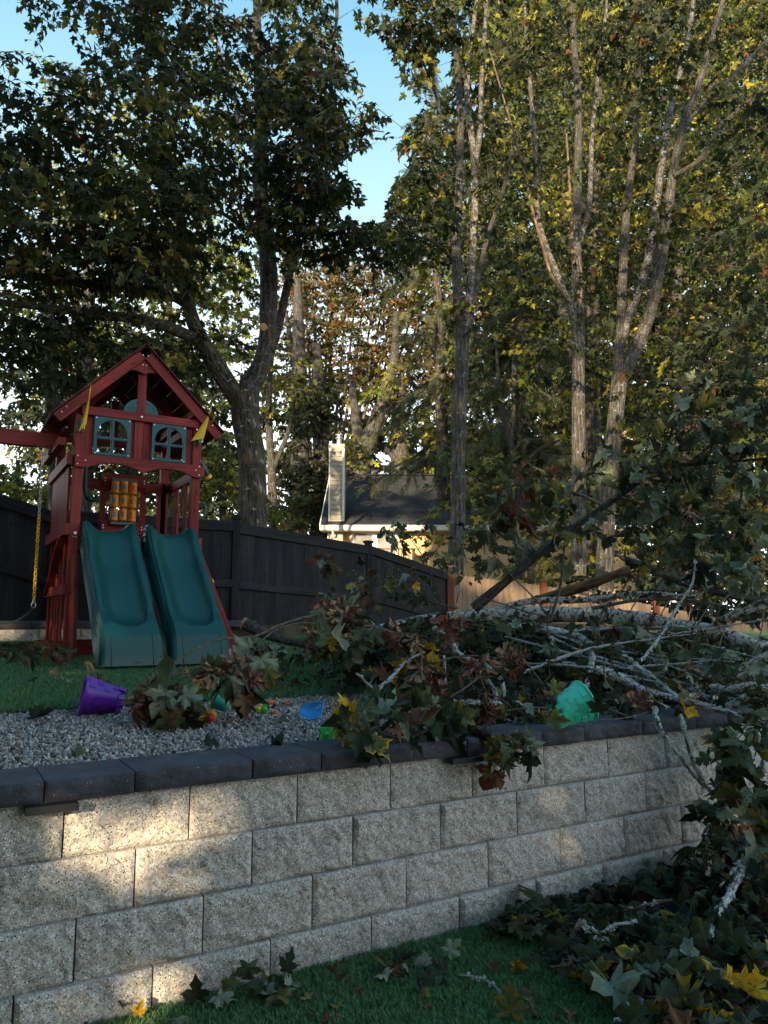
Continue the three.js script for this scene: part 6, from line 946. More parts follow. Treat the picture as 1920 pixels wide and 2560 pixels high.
branch('fallen_branch', 'long pale limb standing on the lower lawn and reaching up past the cap', [
  [[[1768, 2345, -2.12], [1787, 2301, -2.22], [1832, 2222, -2.34], [1857, 2160, -2.42], [1872, 2090, -2.48], [1884, 2010, -2.55], [1908, 1908, -2.62], [1935, 1810, -2.7]], [0.017, 0.02, 0.021, 0.02, 0.019, 0.018, 0.017, 0.016]],
  [[[1855, 2150, -2.42], [1830, 2180, -2.40], [1800, 2215, -2.36]], [0.011, 0.009, 0.006]], [[[1860, 2085, -2.5], [1840, 2045, -2.55], [1815, 2020, -2.6]], [0.012, 0.011, 0.009], M.lichenBark], [[[1770, 2190, -2.45], [1772, 2130, -2.5], [1768, 2090, -2.55], [1774, 2060, -2.6]], [0.015, 0.015, 0.013, 0.010], M.lichenBark],
], M.lichenBark, [[1840, 1890, -2.66, 14, 0.15, GREENS], [1800, 1900, -2.7, 8, 0.12, GREENS], [1880, 1840, -2.6, 12, 0.16, GREENS], [1900, 1960, -2.55, 12, 0.16, LMW], [1860, 2010, -2.6, 10, 0.13, GREENS, 2], [1840, 2060, -2.55, 6, 0.1, PALE, 2], [1910, 2060, -2.45, 14, 0.16, RUSTY], [1900, 2140, -2.4, 14, 0.17, RUSTY], [1890, 2220, -2.36, 14, 0.17, LMW], [1850, 2130, -2.5, 8, 0.12, GREENS], [1905, 1780, -2.8, 10, 0.16, GREENS], [1780, 2040, -2.65, 5, 0.1, PALE]], { leaf: 0.14, lichen: 260, seed: 233 });
branch('fallen_branch', 'long arching twig reaching left over the gravel with large drooping leaves and red seeds', [
  [[[404, 1702, 4.15], [435, 1658, 4.22], [469, 1634, 4.3], [517, 1610, 4.4], [560, 1597, 4.5], [638, 1590, 4.7], [700, 1562, 4.9], [777, 1541, 5.1], [836, 1548, 5.3], [904, 1562, 5.45], [967, 1578, 5.45], [1022, 1598, 5.4], [1077, 1619, 5.3], [1140, 1640, 5.2], [1199, 1670, 5.1], [1290, 1705, 5.0]], [0.006, 0.0075, 0.008, 0.0085, 0.009, 0.0095, 0.010, 0.011, 0.013, 0.016, 0.019, 0.02, 0.019, 0.017, 0.013, 0.008]],
  [[[436, 1660, 4.22], [434, 1682, 4.18], [430, 1712, 4.14]], [0.006, 0.005, 0.004]], [[[645, 1590, 4.7], [632, 1620, 4.55], [622, 1650, 4.5]], [0.006, 0.005, 0.003]],
], M.twigBark, [[380, 1738, 4.1, 7, 0.07, RUSTY, 7], [420, 1740, 4.1, 6, 0.09, PALE, 6], [455, 1772, 4.05, 7, 0.10, LMW, 2], [470, 1722, 4.12, 4, 0.06, [['olive', 3], ['deep', 3], ['edged', 1]], 2], [548, 1682, 4.2, 4, 0.07, PALE, 6], [585, 1672, 4.25, 4, 0.07, PALE, 6], [612, 1712, 4.25, 3, 0.06, [['deep', 2], ['grey', 2], ['edged', 1]], 3], [640, 1650, 4.45, 4, 0.08, PALE, 1], [655, 1615, 4.5, 3, 0.06, PALE], [350, 1760, 4.05, 4, 0.07, RUSTY, 3]], { leaf: 0.155, hang: 0.75, seed: 240 });
{ const lg = scene.children.filter((c) => c.name.startsWith('fallen_branch')).pop(), R = rng(77);          // its largest leaves, one by one
  for (const [x, y, Z, tx, ty, s, k] of [[428, 1778, 3.98, 0.1, -1, 0.20, 'olive'], [572, 1692, 4.12, 0.75, -0.75, 0.17, 'grey'], [650, 1640, 4.4, 0.3, -1, 0.17, 'grey'], [420, 1722, 4.0, -0.5, -1, 0.17, 'grey'], [455, 1735, 4.0, 0.9, -0.2, 0.14, 'grey'], [535, 1668, 4.2, -1, -0.25, 0.13, 'grey'], [612, 1738, 4.15, 0.1, -1, 0.12, 'brown'], [665, 1668, 4.35, 0.4, -1, 0.16, 'olive']]) { const p = at(x, y, Z), tip = RIGHT.clone().multiplyScalar(tx).add(V(0, ty, 0)).addScaledVector(FWD, -0.2); bigLeaf(lg, p.clone().sub(lg.position), tip, toCam(p).add(V(0, 0.3, 0)).normalize(), s, k, R); } }
branch('fallen_branch', 'green twig running beside the long arching twig with a leafy tip', [[[[655, 1600, 4.75], [701, 1569, 4.9], [760, 1557, 5.05], [819, 1563, 5.2], [850, 1548, 5.3], [900, 1540, 5.4]], [0.005, 0.006, 0.007, 0.008, 0.009, 0.01]]], M.twigBark, [[830, 1520, 5.2, 5, 0.1, PALE, 5], [870, 1545, 5.2, 5, 0.1, RUSTY, 4], [905, 1570, 5.1, 6, 0.11, PALE], [850, 1600, 5.1, 5, 0.1, GOLD, 1], [780, 1590, 5.2, 3, 0.08, RUSTY, 3], [870, 1605, 5.0, 4, 0.09, PALE]], { leaf: 0.16 });
branch('fallen_branch', 'bare forked white branch resting on the edge of the turf and gravel', [[[[925, 1752, 4.55], [946, 1724, 4.65], [980, 1692, 4.8], [1013, 1657, 5.0], [1060, 1630, 5.2]], [0.016, 0.016, 0.015, 0.014, 0.012]], [[[944, 1726, 4.65], [921, 1712, 4.68], [905, 1694, 4.7], [890, 1684, 4.72]], [0.011, 0.010, 0.010, 0.007]]], M.lichenBark, [[1050, 1640, 5.0, 4, 0.1, GOLD]], { lichen: 60 });
branch('fallen_branch', 'pair of thick grey limbs bending down to the right in the middle of the heap', [[[[1085, 1570, 5.4], [1127, 1604, 5.25], [1144, 1634, 5.15], [1199, 1680, 5.0], [1235, 1728, 4.85], [1250, 1770, 4.7]], [0.025, 0.028, 0.028, 0.026, 0.022, 0.018]], [[[1150, 1640, 5.1], [1220, 1668, 5.0], [1252, 1700, 4.9], [1262, 1745, 4.8]], [0.022, 0.022, 0.02, 0.016]], [[[1110, 1640, 5.1], [1114, 1690, 4.9], [1116, 1745, 4.75]], [0.009, 0.008, 0.006]], [[[1100, 1640, 5.1], [1104, 1700, 4.95], [1098, 1745, 4.8]], [0.008, 0.007, 0.005]]], M.lichenBark, [], { lichen: 120 });
branch('fallen_branch', 'short lichen-crusted twig lying level over the leaves near the middle of the cap', [[[[1105, 1752, 4.1], [1150, 1757, 4.15], [1200, 1756, 4.2], [1255, 1760, 4.25]], [0.012, 0.013, 0.012, 0.010]], [[[1110, 1752, 4.1], [1150, 1800, 3.95], [1190, 1835, 3.8], [1220, 1848, 3.75]], [0.008, 0.007, 0.006, 0.004], M.twigBark]], M.lichenBark, [], { lichen: 520, mossAt: 0.5 });
branch('fallen_branch', 'thin twig with yellow-edged leaves lying over the cap beside the green toy', [[[[918, 1828, 3.62], [960, 1812, 3.7], [1000, 1797, 3.8], [1047, 1767, 3.95], [1100, 1750, 4.1]], [0.011, 0.011, 0.010, 0.009, 0.007]]], M.twigBark, [[850, 1800, 3.6, 2, 0.06, GOLD], [880, 1840, 3.5, 5, 0.08, [['edged', 3], ['deep', 3], ['olive', 2]]], [905, 1858, 3.42, 3, 0.06, [['edged', 2], ['deep', 4]]], [930, 1790, 3.7, 5, 0.08, PALE], [960, 1775, 3.8, 4, 0.08, PALE], [1010, 1820, 3.65, 5, 0.08, [['edged', 2], ['deep', 3], ['brown', 1]]], [1060, 1800, 3.75, 8, 0.1, GREENS], [1110, 1800, 3.75, 9, 0.1, GREENS], [1020, 1850, 3.5, 3, 0.06, RUSTY], [1150, 1790, 3.85, 8, 0.1, LMW]], { leaf: 0.13, seed: 250 });
{ const lg = scene.children.filter((c) => c.name.startsWith('fallen_branch')).pop(), R = rng(78);
  for (const [x, y, Z, tx, ty, s, k] of [[892, 1780, 3.55, -1, -0.35, 0.13, 'gold'], [905, 1778, 3.5, 0.35, -0.9, 0.12, 'grey'], [900, 1775, 3.52, 1, -0.05, 0.12, 'green'], [868, 1812, 3.45, -0.7, -0.6, 0.10, 'edged'], [905, 1825, 3.4, -0.2, -1, 0.11, 'deep'], [930, 1838, 3.42, 0.5, -0.9, 0.10, 'edged'], [965, 1790, 3.6, 0.2, 1, 0.13, 'grey']]) { const p = at(x, y, Z), tip = RIGHT.clone().multiplyScalar(tx).add(V(0, ty, 0)).addScaledVector(FWD, -0.25); bigLeaf(lg, p.clone().sub(lg.position), tip, toCam(p).add(V(0, 0.45, 0)).normalize(), s, k, R); } }
branch('fallen_branch', 'short sprig hanging over the cap with curled brown and green leaves', [[[[1255, 1838, 3.75], [1258, 1862, -2.9], [1256, 1890, -2.88]], [0.006, 0.005, 0.003]]], M.twigBark, [[1238, 1880, -2.86, 5, 0.05, LMW], [1285, 1875, -2.86, 6, 0.06, [['deep', 4], ['edged', 2], ['green', 3]]], [1245, 1925, -2.85, 3, 0.035, RUSTY], [1262, 1835, -2.92, 4, 0.05, GOLD], [1300, 1850, -2.88, 4, 0.05, GREENS]], { leaf: 0.12, hang: 1.3, seed: 251 });
branch('fallen_branch', 'slender twig stretching left before the dark fence with small wilted leaf tufts', [[[[1147, 1523, 7.2], [1070, 1503, 7.3], [995, 1482, 7.4], [932, 1449, 7.5], [870, 1432, 7.6], [820, 1405, 7.7]], [0.014, 0.012, 0.010, 0.008, 0.006, 0.003]], [[[1100, 1510, 7.25], [1020, 1455, 7.3], [930, 1452, 7.4], [880, 1445, 7.5]], [0.007, 0.006, 0.005, 0.003]]], M.twigBark, [[830, 1415, 7.6, 14, 0.14, RUSTY], [800, 1405, 7.6, 6, 0.1, RUSTY], [908, 1440, 7.5, 12, 0.13, RUSTY], [900, 1475, 7.5, 6, 0.1, LMW], [940, 1500, 7.4, 9, 0.13, LMW], [980, 1435, 7.3, 8, 0.12, GREENS], [1010, 1470, 7.3, 6, 0.1, GREENS], [1040, 1450, 7.2, 10, 0.13, LMW]], { leaf: 0.10, seed: 252 });
branch('fallen_branch', 'upright twig with a round tuft of dark leaves before the house wall', [[[[1110, 1520, 7.4], [1080, 1440, 7.4], [1050, 1380, 7.4], [1010, 1330, 7.4], [985, 1315, 7.4]], [0.010, 0.008, 0.007, 0.005, 0.003]], [[[1060, 1400, 7.4], [1110, 1360, 7.3], [1150, 1350, 7.2]], [0.006, 0.005, 0.003]]], M.twigBark, [[985, 1325, 7.4, 14, 0.12, GREENS], [1010, 1350, 7.4, 8, 0.1, GREENS], [1060, 1330, 7.4, 9, 0.13, GREENS], [1110, 1400, 7.3, 10, 0.15, GREENS], [1160, 1340, 7.2, 9, 0.14, LMW], [1170, 1420, 7.2, 9, 0.15, GREENS], [1060, 1490, 7.3, 8, 0.14, GREENS]], { leaf: 0.11, seed: 253 });
branch('fallen_branch', 'leafy bough lying along the top of the heap before the tan fence', [[[[1480, 1520, 6.5], [1600, 1500, 6.3], [1720, 1500, 6.1], [1840, 1520, 5.9], [1980, 1540, 5.7]], [0.02, 0.018, 0.015, 0.012, 0.006]]], M.twigBark, [[1470, 1460, 7.2, 9, 0.18, GREENS], [1600, 1455, 7.2, 8, 0.2, PALE], [1680, 1470, 7.2, 12, 0.22, GREENS], [1750, 1455, 7.2, 14, 0.24, GREENS, 2], [1820, 1440, 7, 14, 0.24, GREENS], [1890, 1440, 7, 16, 0.26, LMW], [1910, 1400, 6.8, 12, 0.24, PALE], [1900, 1500, 7.2, 14, 0.2, GREENS], [1780, 1510, 7.4, 12, 0.16, GREENS], [1620, 1605, 5.6, 9, 0.16, PALE], [1700, 1630, 5.4, 10, 0.16, PALE, 1], [1780, 1660, 5.2, 12, 0.16, PALE], [1870, 1680, 5.1, 10, 0.16, PALE], [1560, 1580, 5.8, 7, 0.16, RUSTY, 3]], { leaf: 0.14, seed: 260 });
branch('fallen_branch', 'tangle of fine bare twigs and dry seed bunches over the middle of the heap', [[[[1010, 1700, 4.8], [1080, 1660, 4.9], [1160, 1640, 5.0], [1260, 1650, 5.0], [1340, 1690, 4.9]], [0.006, 0.007, 0.007, 0.006, 0.004]], [[[1000, 1740, 4.5], [1070, 1720, 4.6], [1150, 1700, 4.7], [1230, 1690, 4.8]], [0.005, 0.006, 0.005, 0.003]], [[[1060, 1590, 5.2], [1150, 1560, 5.3], [1230, 1570, 5.3]], [0.005, 0.005, 0.003]], [[[1300, 1640, 5.2], [1350, 1700, 4.9], [1380, 1770, 4.4]], [0.006, 0.006, 0.005]], [[[1480, 1760, 4.4], [1540, 1780, 4.3], [1600, 1800, 4.2], [1660, 1805, 4.15]], [0.006, 0.006, 0.005, 0.003]], [[[1500, 1800, 4.15], [1560, 1795, 4.2], [1620, 1780, 4.3]], [0.005, 0.005, 0.003]]], M.twigBark, [[1070, 1700, 4.6, 3, 0.08, RUSTY, 6], [1200, 1680, 4.8, 3, 0.08, RUSTY, 5], [1290, 1660, 4.9, 3, 0.1, RUSTY, 5], [1130, 1570, 5.2, 3, 0.1, RUSTY, 7], [1010, 1600, 5.2, 3, 0.1, RUSTY, 7], [1580, 1760, 4.4, 2, 0.07, RUSTY, 4], [1220, 1780, 4.0, 2, 0.06, RUSTY, 5]], { leaf: 0.12, seed: 261 });
{
  const R = rng(270), fan = [];
  for (let k = 0; k < 11; k++) { const x0 = lerp(1180, 1500, R()), y0 = lerp(1560, 1700, R()), x1 = lerp(1700, 1990, R()), y1 = lerp(1540, 1790, R()) , z0 = 6.2 - (y0 - 1560) / 130, z1 = 5.6 - (y1 - 1540) / 200, b = (R() - 0.5) * 50; fan.push([[[x0, y0, z0], [lerp(x0, x1, 0.35), lerp(y0, y1, 0.35) + b, lerp(z0, z1, 0.35)], [lerp(x0, x1, 0.7), lerp(y0, y1, 0.7) + b * 0.6, lerp(z0, z1, 0.7)], [x1, y1, z1]], [0.010 + 0.012 * R(), 0.010 + 0.008 * R(), 0.009, 0.006]]); }
  for (let k = 0; k < 14; k++) { const x0 = lerp(1000, 1850, R()), y0 = lerp(1560, 1780, R()), z0 = 6.0 - (y0 - 1560) / 110, l = 60 + 90 * R(), a = -2.6 + 2 * R(); fan.push([[[x0, y0, z0], [x0 + Math.cos(a) * l * 0.5, y0 + Math.sin(a) * l * 0.5, z0 - 0.05], [x0 + Math.cos(a + 0.3) * l, y0 + Math.sin(a + 0.3) * l, z0 - 0.15]], [0.007, 0.006, 0.003], M.twigBark]); }
  branch('fallen_branch', 'spray of thin straight grey limbs fanning out to the right through the heap', fan, M.lichenBark, [[1300, 1600, 5.6, 7, 0.16, GREENS], [1400, 1660, 5.3, 7, 0.16, GREENS], [1500, 1620, 5.5, 7, 0.16, PALE], [1340, 1720, 4.9, 6, 0.14, GREENS], [1540, 1740, 4.7, 6, 0.12, GREENS], [1680, 1700, 5, 7, 0.14, PALE, 2], [1800, 1720, 4.7, 7, 0.14, GREENS, 2], [1240, 1640, 5.3, 6, 0.14, LMW, 2], [1180, 1720, 4.7, 6, 0.13, LMW], [1080, 1770, 4.2, 6, 0.12, GREENS], [1300, 1780, 4.3, 7, 0.12, GREENS], [1350, 1560, 6.6, 6, 0.14, GREENS], [1520, 1555, 6.3, 5, 0.12, GREENS], [1700, 1580, 5.8, 4, 0.1, PALE]], { lichen: 60, leaf: 0.12, seed: 271 });
}
// heaps of leaves: the largest ones leaf by leaf, the rest as foliage
const capZ = (px) => at(px, 1600, 1).z === 0 ? 4 : (() => { const d = rayDir(px, 1800); const t = 3.12 / -d.z; return t * d.dot(FWD); })();
function heap(name, label, n, nNamed, where, leaf, mix, seed) {
  const R = rng(seed), first = where(0.5, 0.5, R), t = thing(name, label, 'leaves', [first.x, first.y, first.z]), ms = [], cs = [], list = [];
  while (list.length < n) { const p = where(R(), R(), R); if (p) list.push(p); }
  list.sort((a, b) => a.distanceTo(camera.position) - b.distanceTo(camera.position));
  list.forEach((p, i) => {
    const far = i >= nNamed, q = p.clone().sub(first), tip = rdir(R); tip.y = tip.y * 0.55 - 0.15; const nr = V(0, 1, 0).add(toCam(p).multiplyScalar(0.35)).add(rdir(R).multiplyScalar(0.85)).normalize(), s = leaf * (0.55 + 0.75 * R());
    if (!far) bigLeaf(t, q, tip, nr, s, pick(mix, R()), R); else { ms.push(leafFrame(q, tip, nr, s)); cs.push(heapTint(R)); }
  });
  const k = Math.ceil(ms.length / 3); for (let a = 0; a < 3; a++) if (ms.length > a * k) instanced('foliage', BIG[a * 2], heapMat, ms.slice(a * k, a * k + k), cs.slice(a * k, a * k + k), t);
  return t;
}
{
  const P1 = [[850, 1640], [960, 1560], [1060, 1535], [1200, 1545], [1400, 1560], [1700, 1580], [1980, 1600], [1980, 1850], [1800, 1830], [1500, 1800], [1300, 1845], [1120, 1820], [1020, 1760], [920, 1700]];
  heap('leaf_heap', 'great heap of fallen maple leaves and twigs behind the cap of the block wall', 3000, 300, (u, v, R) => { const x = lerp(850, 1990, u), y = lerp(1530, 1850, v); if (!inPoly(x, y, P1) || (x > 1360 && x < 1500 && y > 1695)) return null; const cz = capZ(x), f = clamp((1840 - y) / 300, 0, 1), back = R() < 0.35 ? R() * 1.5 : R() * 0.25; const p = at(x, y, cz + 0.12 + f * 2.6 + back); const g = groundU(p.z); if (p.y < g + 0.02) p.y = g + 0.02 + 0.06 * R(); return p; }, 0.115, LMW, 301);
  // low leaves strewn across the turf left of the heap
  heap('leaf_heap', 'loose drift of dead leaves on the turf between the slides and the great heap', 230, 60, (u, v, R) => { const x = lerp(560, 1000, u ** 0.7), y = lerp(1610, 1730, v); const d = onY(x, y, 0.95), z = clamp(d.z, -9.5, -4.7); const p = onY(x, y, groundU(z) + 0.03 + 0.05 * R()); return p.z < -9.6 || p.z > -4.7 ? null : p; }, 0.085, [['deep', 30], ['green', 20], ['grey', 20], ['brown', 20], ['olive', 10], ['gold', 4]], 302);
  heap('leaf_heap', 'dark leaves gathered along the foot of the low wall at the left end', 90, 40, (u, v, R) => { const x = lerp(-60, 175, u), y = lerp(1600, 1640, v ** 1.5); const p = onY(x, y, groundU(-9) + 0.02 + 0.05 * R()); return p.z < -9.6 ? null : p; }, 0.11, [['deep', 30], ['brown', 20], ['green', 10]], 303);
  // lower lawn
  const P2 = [[1180, 2220], [1330, 2165], [1500, 2140], [1640, 2110], [1720, 2080], [1980, 2060], [1980, 2640], [1560, 2640], [1640, 2470], [1530, 2440], [1440, 2440], [1390, 2420], [1330, 2390], [1420, 2330], [1300, 2330], [1240, 2290], [1180, 2300], [1160, 2260]];
  heap('leaf_heap', 'heap of fallen maple leaves on the lower lawn at the wall foot', 1300, 300, (u, v, R) => { const x = lerp(1150, 1990, u), y = lerp(2080, 2640, v); if (!inPoly(x, y, P2)) return null; const p = onY(x, y, 0.01 + 0.12 * R() ** 1.6 + (x > 1700 ? 0.08 * R() : 0)); if (-p.z > 2.88) p.z = -2.88 + 0.1 * R(); return p; }, 0.105, [['green', 26], ['deep', 20], ['grey', 14], ['olive', 12], ['edged', 12], ['gold', 3], ['brown', 9], ['rust', 6]], 304);
}
branch('fallen_branch', 'crooked lichened twig lying on the leaf heap on the lower lawn', [[[[1427, 2342, 'y', 0.08], [1455, 2303, 'y', 0.16], [1464, 2318, 'y', 0.14], [1502, 2333, 'y', 0.12], [1532, 2314, 'y', 0.14], [1584, 2306, 'y', 0.14]], [0.009, 0.011, 0.011, 0.010, 0.009, 0.008]]], M.lichenBark, [], { lichen: 260 });
branch('fallen_branch', 'thin grey twig with brown leaves across the back of the lower leaf heap', [[[[1560, 2278, 'y', 0.12], [1600, 2268, 'y', 0.16], [1640, 2256, 'y', 0.18], [1680, 2250, 'y', 0.2]], [0.006, 0.008, 0.008, 0.006]], [[[1480, 2345, 'y', 0.1], [1540, 2358, 'y', 0.1]], [0.008, 0.007]]], M.twigBark, [], { lichen: 120 });
branch('fallen_branch', 'short white twig with a lichen tuft lying on the lower lawn', [[[[1150, 2438, 'y', 0.03], [1180, 2440, 'y', 0.04], [1215, 2452, 'y', 0.035], [1240, 2470, 'y', 0.02], [1252, 2484, 'y', 0.015]], [0.006, 0.005, 0.005, 0.004, 0.003]]], M.lichenBark, [], { lichen: 160, mossAt: 2 });
branch('fallen_branch', 'stubby lichen-crusted stick at the lower edge of the lawn beside the leaf heap', [[[[1545, 2556, 'y', 0.03], [1569, 2523, 'y', 0.05], [1585, 2508, 'y', 0.06], [1605, 2500, 'y', 0.06]], [0.009, 0.011, 0.010, 0.008]]], M.lichenBark, [], { lichen: 700, mossAt: 0.9 });
branch('fallen_branch', 'thin dark twig sticking out at the right edge of the lower lawn', [[[[1985, 2395, 'y', 0.24], [1915, 2412, 'y', 0.2], [1870, 2440, 'y', 0.16], [1840, 2462, 'y', 0.1]], [0.007, 0.006, 0.005, 0.003]], [[[1990, 2430, 'y', 0.2], [1910, 2458, 'y', 0.16], [1850, 2470, 'y', 0.14]], [0.006, 0.005, 0.003]]], M.twigBark, [[1832, 2462, -1.55, 1, 0.02, [['gold', 1]]]], { leaf: 0.11 });
// single leaves lying loose
{
  const R = rng(88);
  const loose = (label, x, y, h, s, kind, o = {}) => { const p = h === 'u' ? onY(x, y, groundU(onY(x, y, 0.9).z) + 0.02) : onY(x, y, h), t = new THREE.Group(); const m = bigLeaf(scene, p, V(Math.cos(o.a ?? R() * 6.28), o.rise ?? 0.05, Math.sin(o.a ?? R() * 6.28)), V(0, 1, 0).add(toCam(p).multiplyScalar(o.face ?? 0.2)).add(rdir(R).multiplyScalar(0.2)).normalize(), s, kind, R, 'fallen_leaf'); m.name = numbered('fallen_leaf'); return tag(m, label, 'leaf', o.group); };
  const big = (label, x, y, h, s, kind, tx, ty, tz, nx, ny) => { const p = onY(x, y, h), m = bigLeaf(scene, p, RIGHT.clone().multiplyScalar(tx).add(V(0, ty, 0)).addScaledVector(FWD, tz), toCam(p).multiplyScalar(nx).add(V(0, ny, 0)).normalize(), s, kind, R); m.name = numbered('fallen_leaf'); return tag(m, label, 'leaf'); };
  big('very large grey-green maple leaf lying face up on the lower lawn beside the leaf heap', 1518, 2452, 0.09, 0.21, 'grey', 0.25, -0.25, -1, 0.3, 1);
  big('grey-green leaf propped upright against the foot of the wall, stem up', 622, 2405, 0.16, 0.115, 'green', 0.0, -1, -0.25, 1, 0.25);
  big('dark star-shaped leaf standing against the wall foot right of the propped leaf', 715, 2432, 0.06, 0.09, 'deep', 0.2, 1, 0.1, 1, 0.2);
  big('dark upright leaf in front of the wall at the left part of the lawn', 492, 2500, 0.02, 0.09, 'deep', -0.1, 1, 0.05, 1, 0.1);
  big('pale grey leaf lying flat before the propped leaf', 690, 2478, 0.035, 0.115, 'grey', 0.4, -0.1, -0.8, 0.4, 1);
  big('pale grey leaf lying flat left of the propped leaf at the wall foot', 540, 2490, 0.03, 0.11, 'grey', 0.9, 0.0, -0.4, 0.4, 1);
  big('broad grey-green leaf at the lower edge near the yellow leaf', 430, 2548, 0.03, 0.14, 'grey', 0.9, 0.05, -0.3, 0.4, 1);
  big('bright yellow leaf at the lower edge in front of the wall', 345, 2538, 0.03, 0.055, 'gold', 0.1, 0.7, 0.3, 0.9, 0.5);
  big('dark upturned leaf at the lower edge left of the yellow leaf', 268, 2530, 0.015, 0.10, 'deep', 0.15, 1, 0.2, 1, 0.2);
  big('broad dark leaf at the lower edge in the corner of the wall and frame', 225, 2552, 0.02, 0.12, 'deep', -0.7, 0.2, 0.3, 0.5, 1);
  big('silvery green leaf standing on the lawn just right of the wall foot leaves', 1118, 2382, 0.05, 0.09, 'grey', 0.6, 0.5, 0.1, 1, 0.5);
  big('green-yellow leaf standing at the lower edge of the lawn in the middle', 1275, 2540, 0.03, 0.12, 'olive', 0.1, 1, 0.0, 1, 0.2);
  big('pointed green leaf with pale midrib at the lower edge beside the stubby stick', 1690, 2520, 0.06, 0.11, 'olive', -0.1, -0.8, -0.5, 1, 0.5);
  big('golden and green leaf standing upright near the lower right corner', 1868, 2480, 0.12, 0.09, 'olive', 0.25, -1, -0.1, 1, 0.2);
  big('yellow leaf on a long stalk above the leaf heap near the right edge', 1833, 2455, 0.20, 0.055, 'gold', -0.2, 0.8, 0, 1, 0.2);
  big('yellow leaf standing at the left edge of the lower leaf heap, lower one', 1288, 2402, 0.05, 0.075, 'gold', 0.25, -0.9, -0.1, 1, 0.3);
  big('yellow leaf standing at the left edge of the lower leaf heap, upper one', 1290, 2325, 0.07, 0.085, 'edged', 0.5, 0.7, 0.0, 1, 0.4);
  big('wilted grey leaf folded on the turf in front of the playset', 70, 1738, groundU(-4.9) + 0.03, 0.15, 'deep', 1, 0.15, 0, 0.6, 1);
  big('dark leaf lying on the gravel just left of the purple bucket', 75, 1798, groundU(-4.3) + 0.02, 0.13, 'deep', 0.9, 0.1, 0.3, 0.5, 1);
  big('grey-green leaf standing between the purple bucket and the left slide', 218, 1690, groundU(-5.4) + 0.02, 0.13, 'grey', 0.2, 1, 0, 1, 0.1);
  big('green leaf lying on the gravel before the blue scoop', 697, 1800, groundU(-3.9) + 0.02, 0.09, 'green', 0.9, -0.1, 0.1, 0.6, 1);
  big('green leaf flat on the gravel by the inner edge of the cap', 680, 1862, groundU(-3.5) + 0.02, 0.11, 'deep', 1, 0.0, 0.1, 0.3, 1);
  big('dark leaf tuft lying on the gravel at the inner edge of the cap', 510, 1858, groundU(-3.6) + 0.02, 0.08, 'deep', 0.8, 0.3, 0.2, 0.7, 1);
  big('green sprig leaf against the inner edge of the cap at the left', 188, 1898, groundU(-3.4) + 0.0, 0.07, 'green', 0.2, 1, -0.1, 1, 0.4);
  // small dry ones nobody can tell apart
  const grp = 'small dry leaves scattered on the lower lawn';
  for (let i = 0; i < 26; i++) { const x = lerp(760, 1480, R()), y = lerp(2410, 2560, R()); loose('small dry leaf scattered on the lower lawn left of the leaf heap', x, y, 0.022, 0.035 + 0.035 * R(), pick([['brown', 4], ['rust', 2], ['tan', 3], ['olive', 1]], R()), { group: grp }); }
  for (let i = 0; i < 14; i++) loose('dark leaf in the loose cluster before the propped wall foot leaf', lerp(590, 760, R()), lerp(2440, 2500, R()), 0.02 + 0.03 * R(), 0.05 + 0.05 * R(), pick([['deep', 4], ['grey', 3], ['olive', 2], ['rust', 1]], R()), { group: 'loose leaf cluster at the wall foot', face: 0.5 });
  for (let i = 0; i < 16; i++) loose('leaf in the small mixed cluster on the lawn below the middle of the wall', lerp(960, 1130, R()), lerp(2395, 2480, R()), 0.02 + 0.03 * R(), 0.05 + 0.05 * R(), pick([['deep', 4], ['rust', 3], ['grey', 2], ['olive', 2], ['edged', 1]], R()), { group: 'small mixed leaf cluster on the lawn', face: 0.5 });
  const g2 = 'dry leaves scattered on the turf before the slides';
  for (let i = 0; i < 34; i++) { const x = lerp(0, 560, R()), y = lerp(1640, 1765, R()); loose('dry leaf scattered on the turf before the slides', x, y, 'u', 0.05 + 0.06 * R(), pick([['deep', 3], ['brown', 4], ['tan', 3], ['grey', 2]], R()), { group: g2, face: 0.4 }); }
  const g3 = 'leaf scraps scattered on the gravel';
  for (let i = 0; i < 22; i++) { const x = lerp(480, 860, R()), y = lerp(1760, 1860, R()); loose('brown leaf scrap scattered on the gravel', x, y, 'u', 0.03 + 0.04 * R(), pick([['brown', 4], ['rust', 3], ['deep', 2]], R()), { group: g3 }); }
}
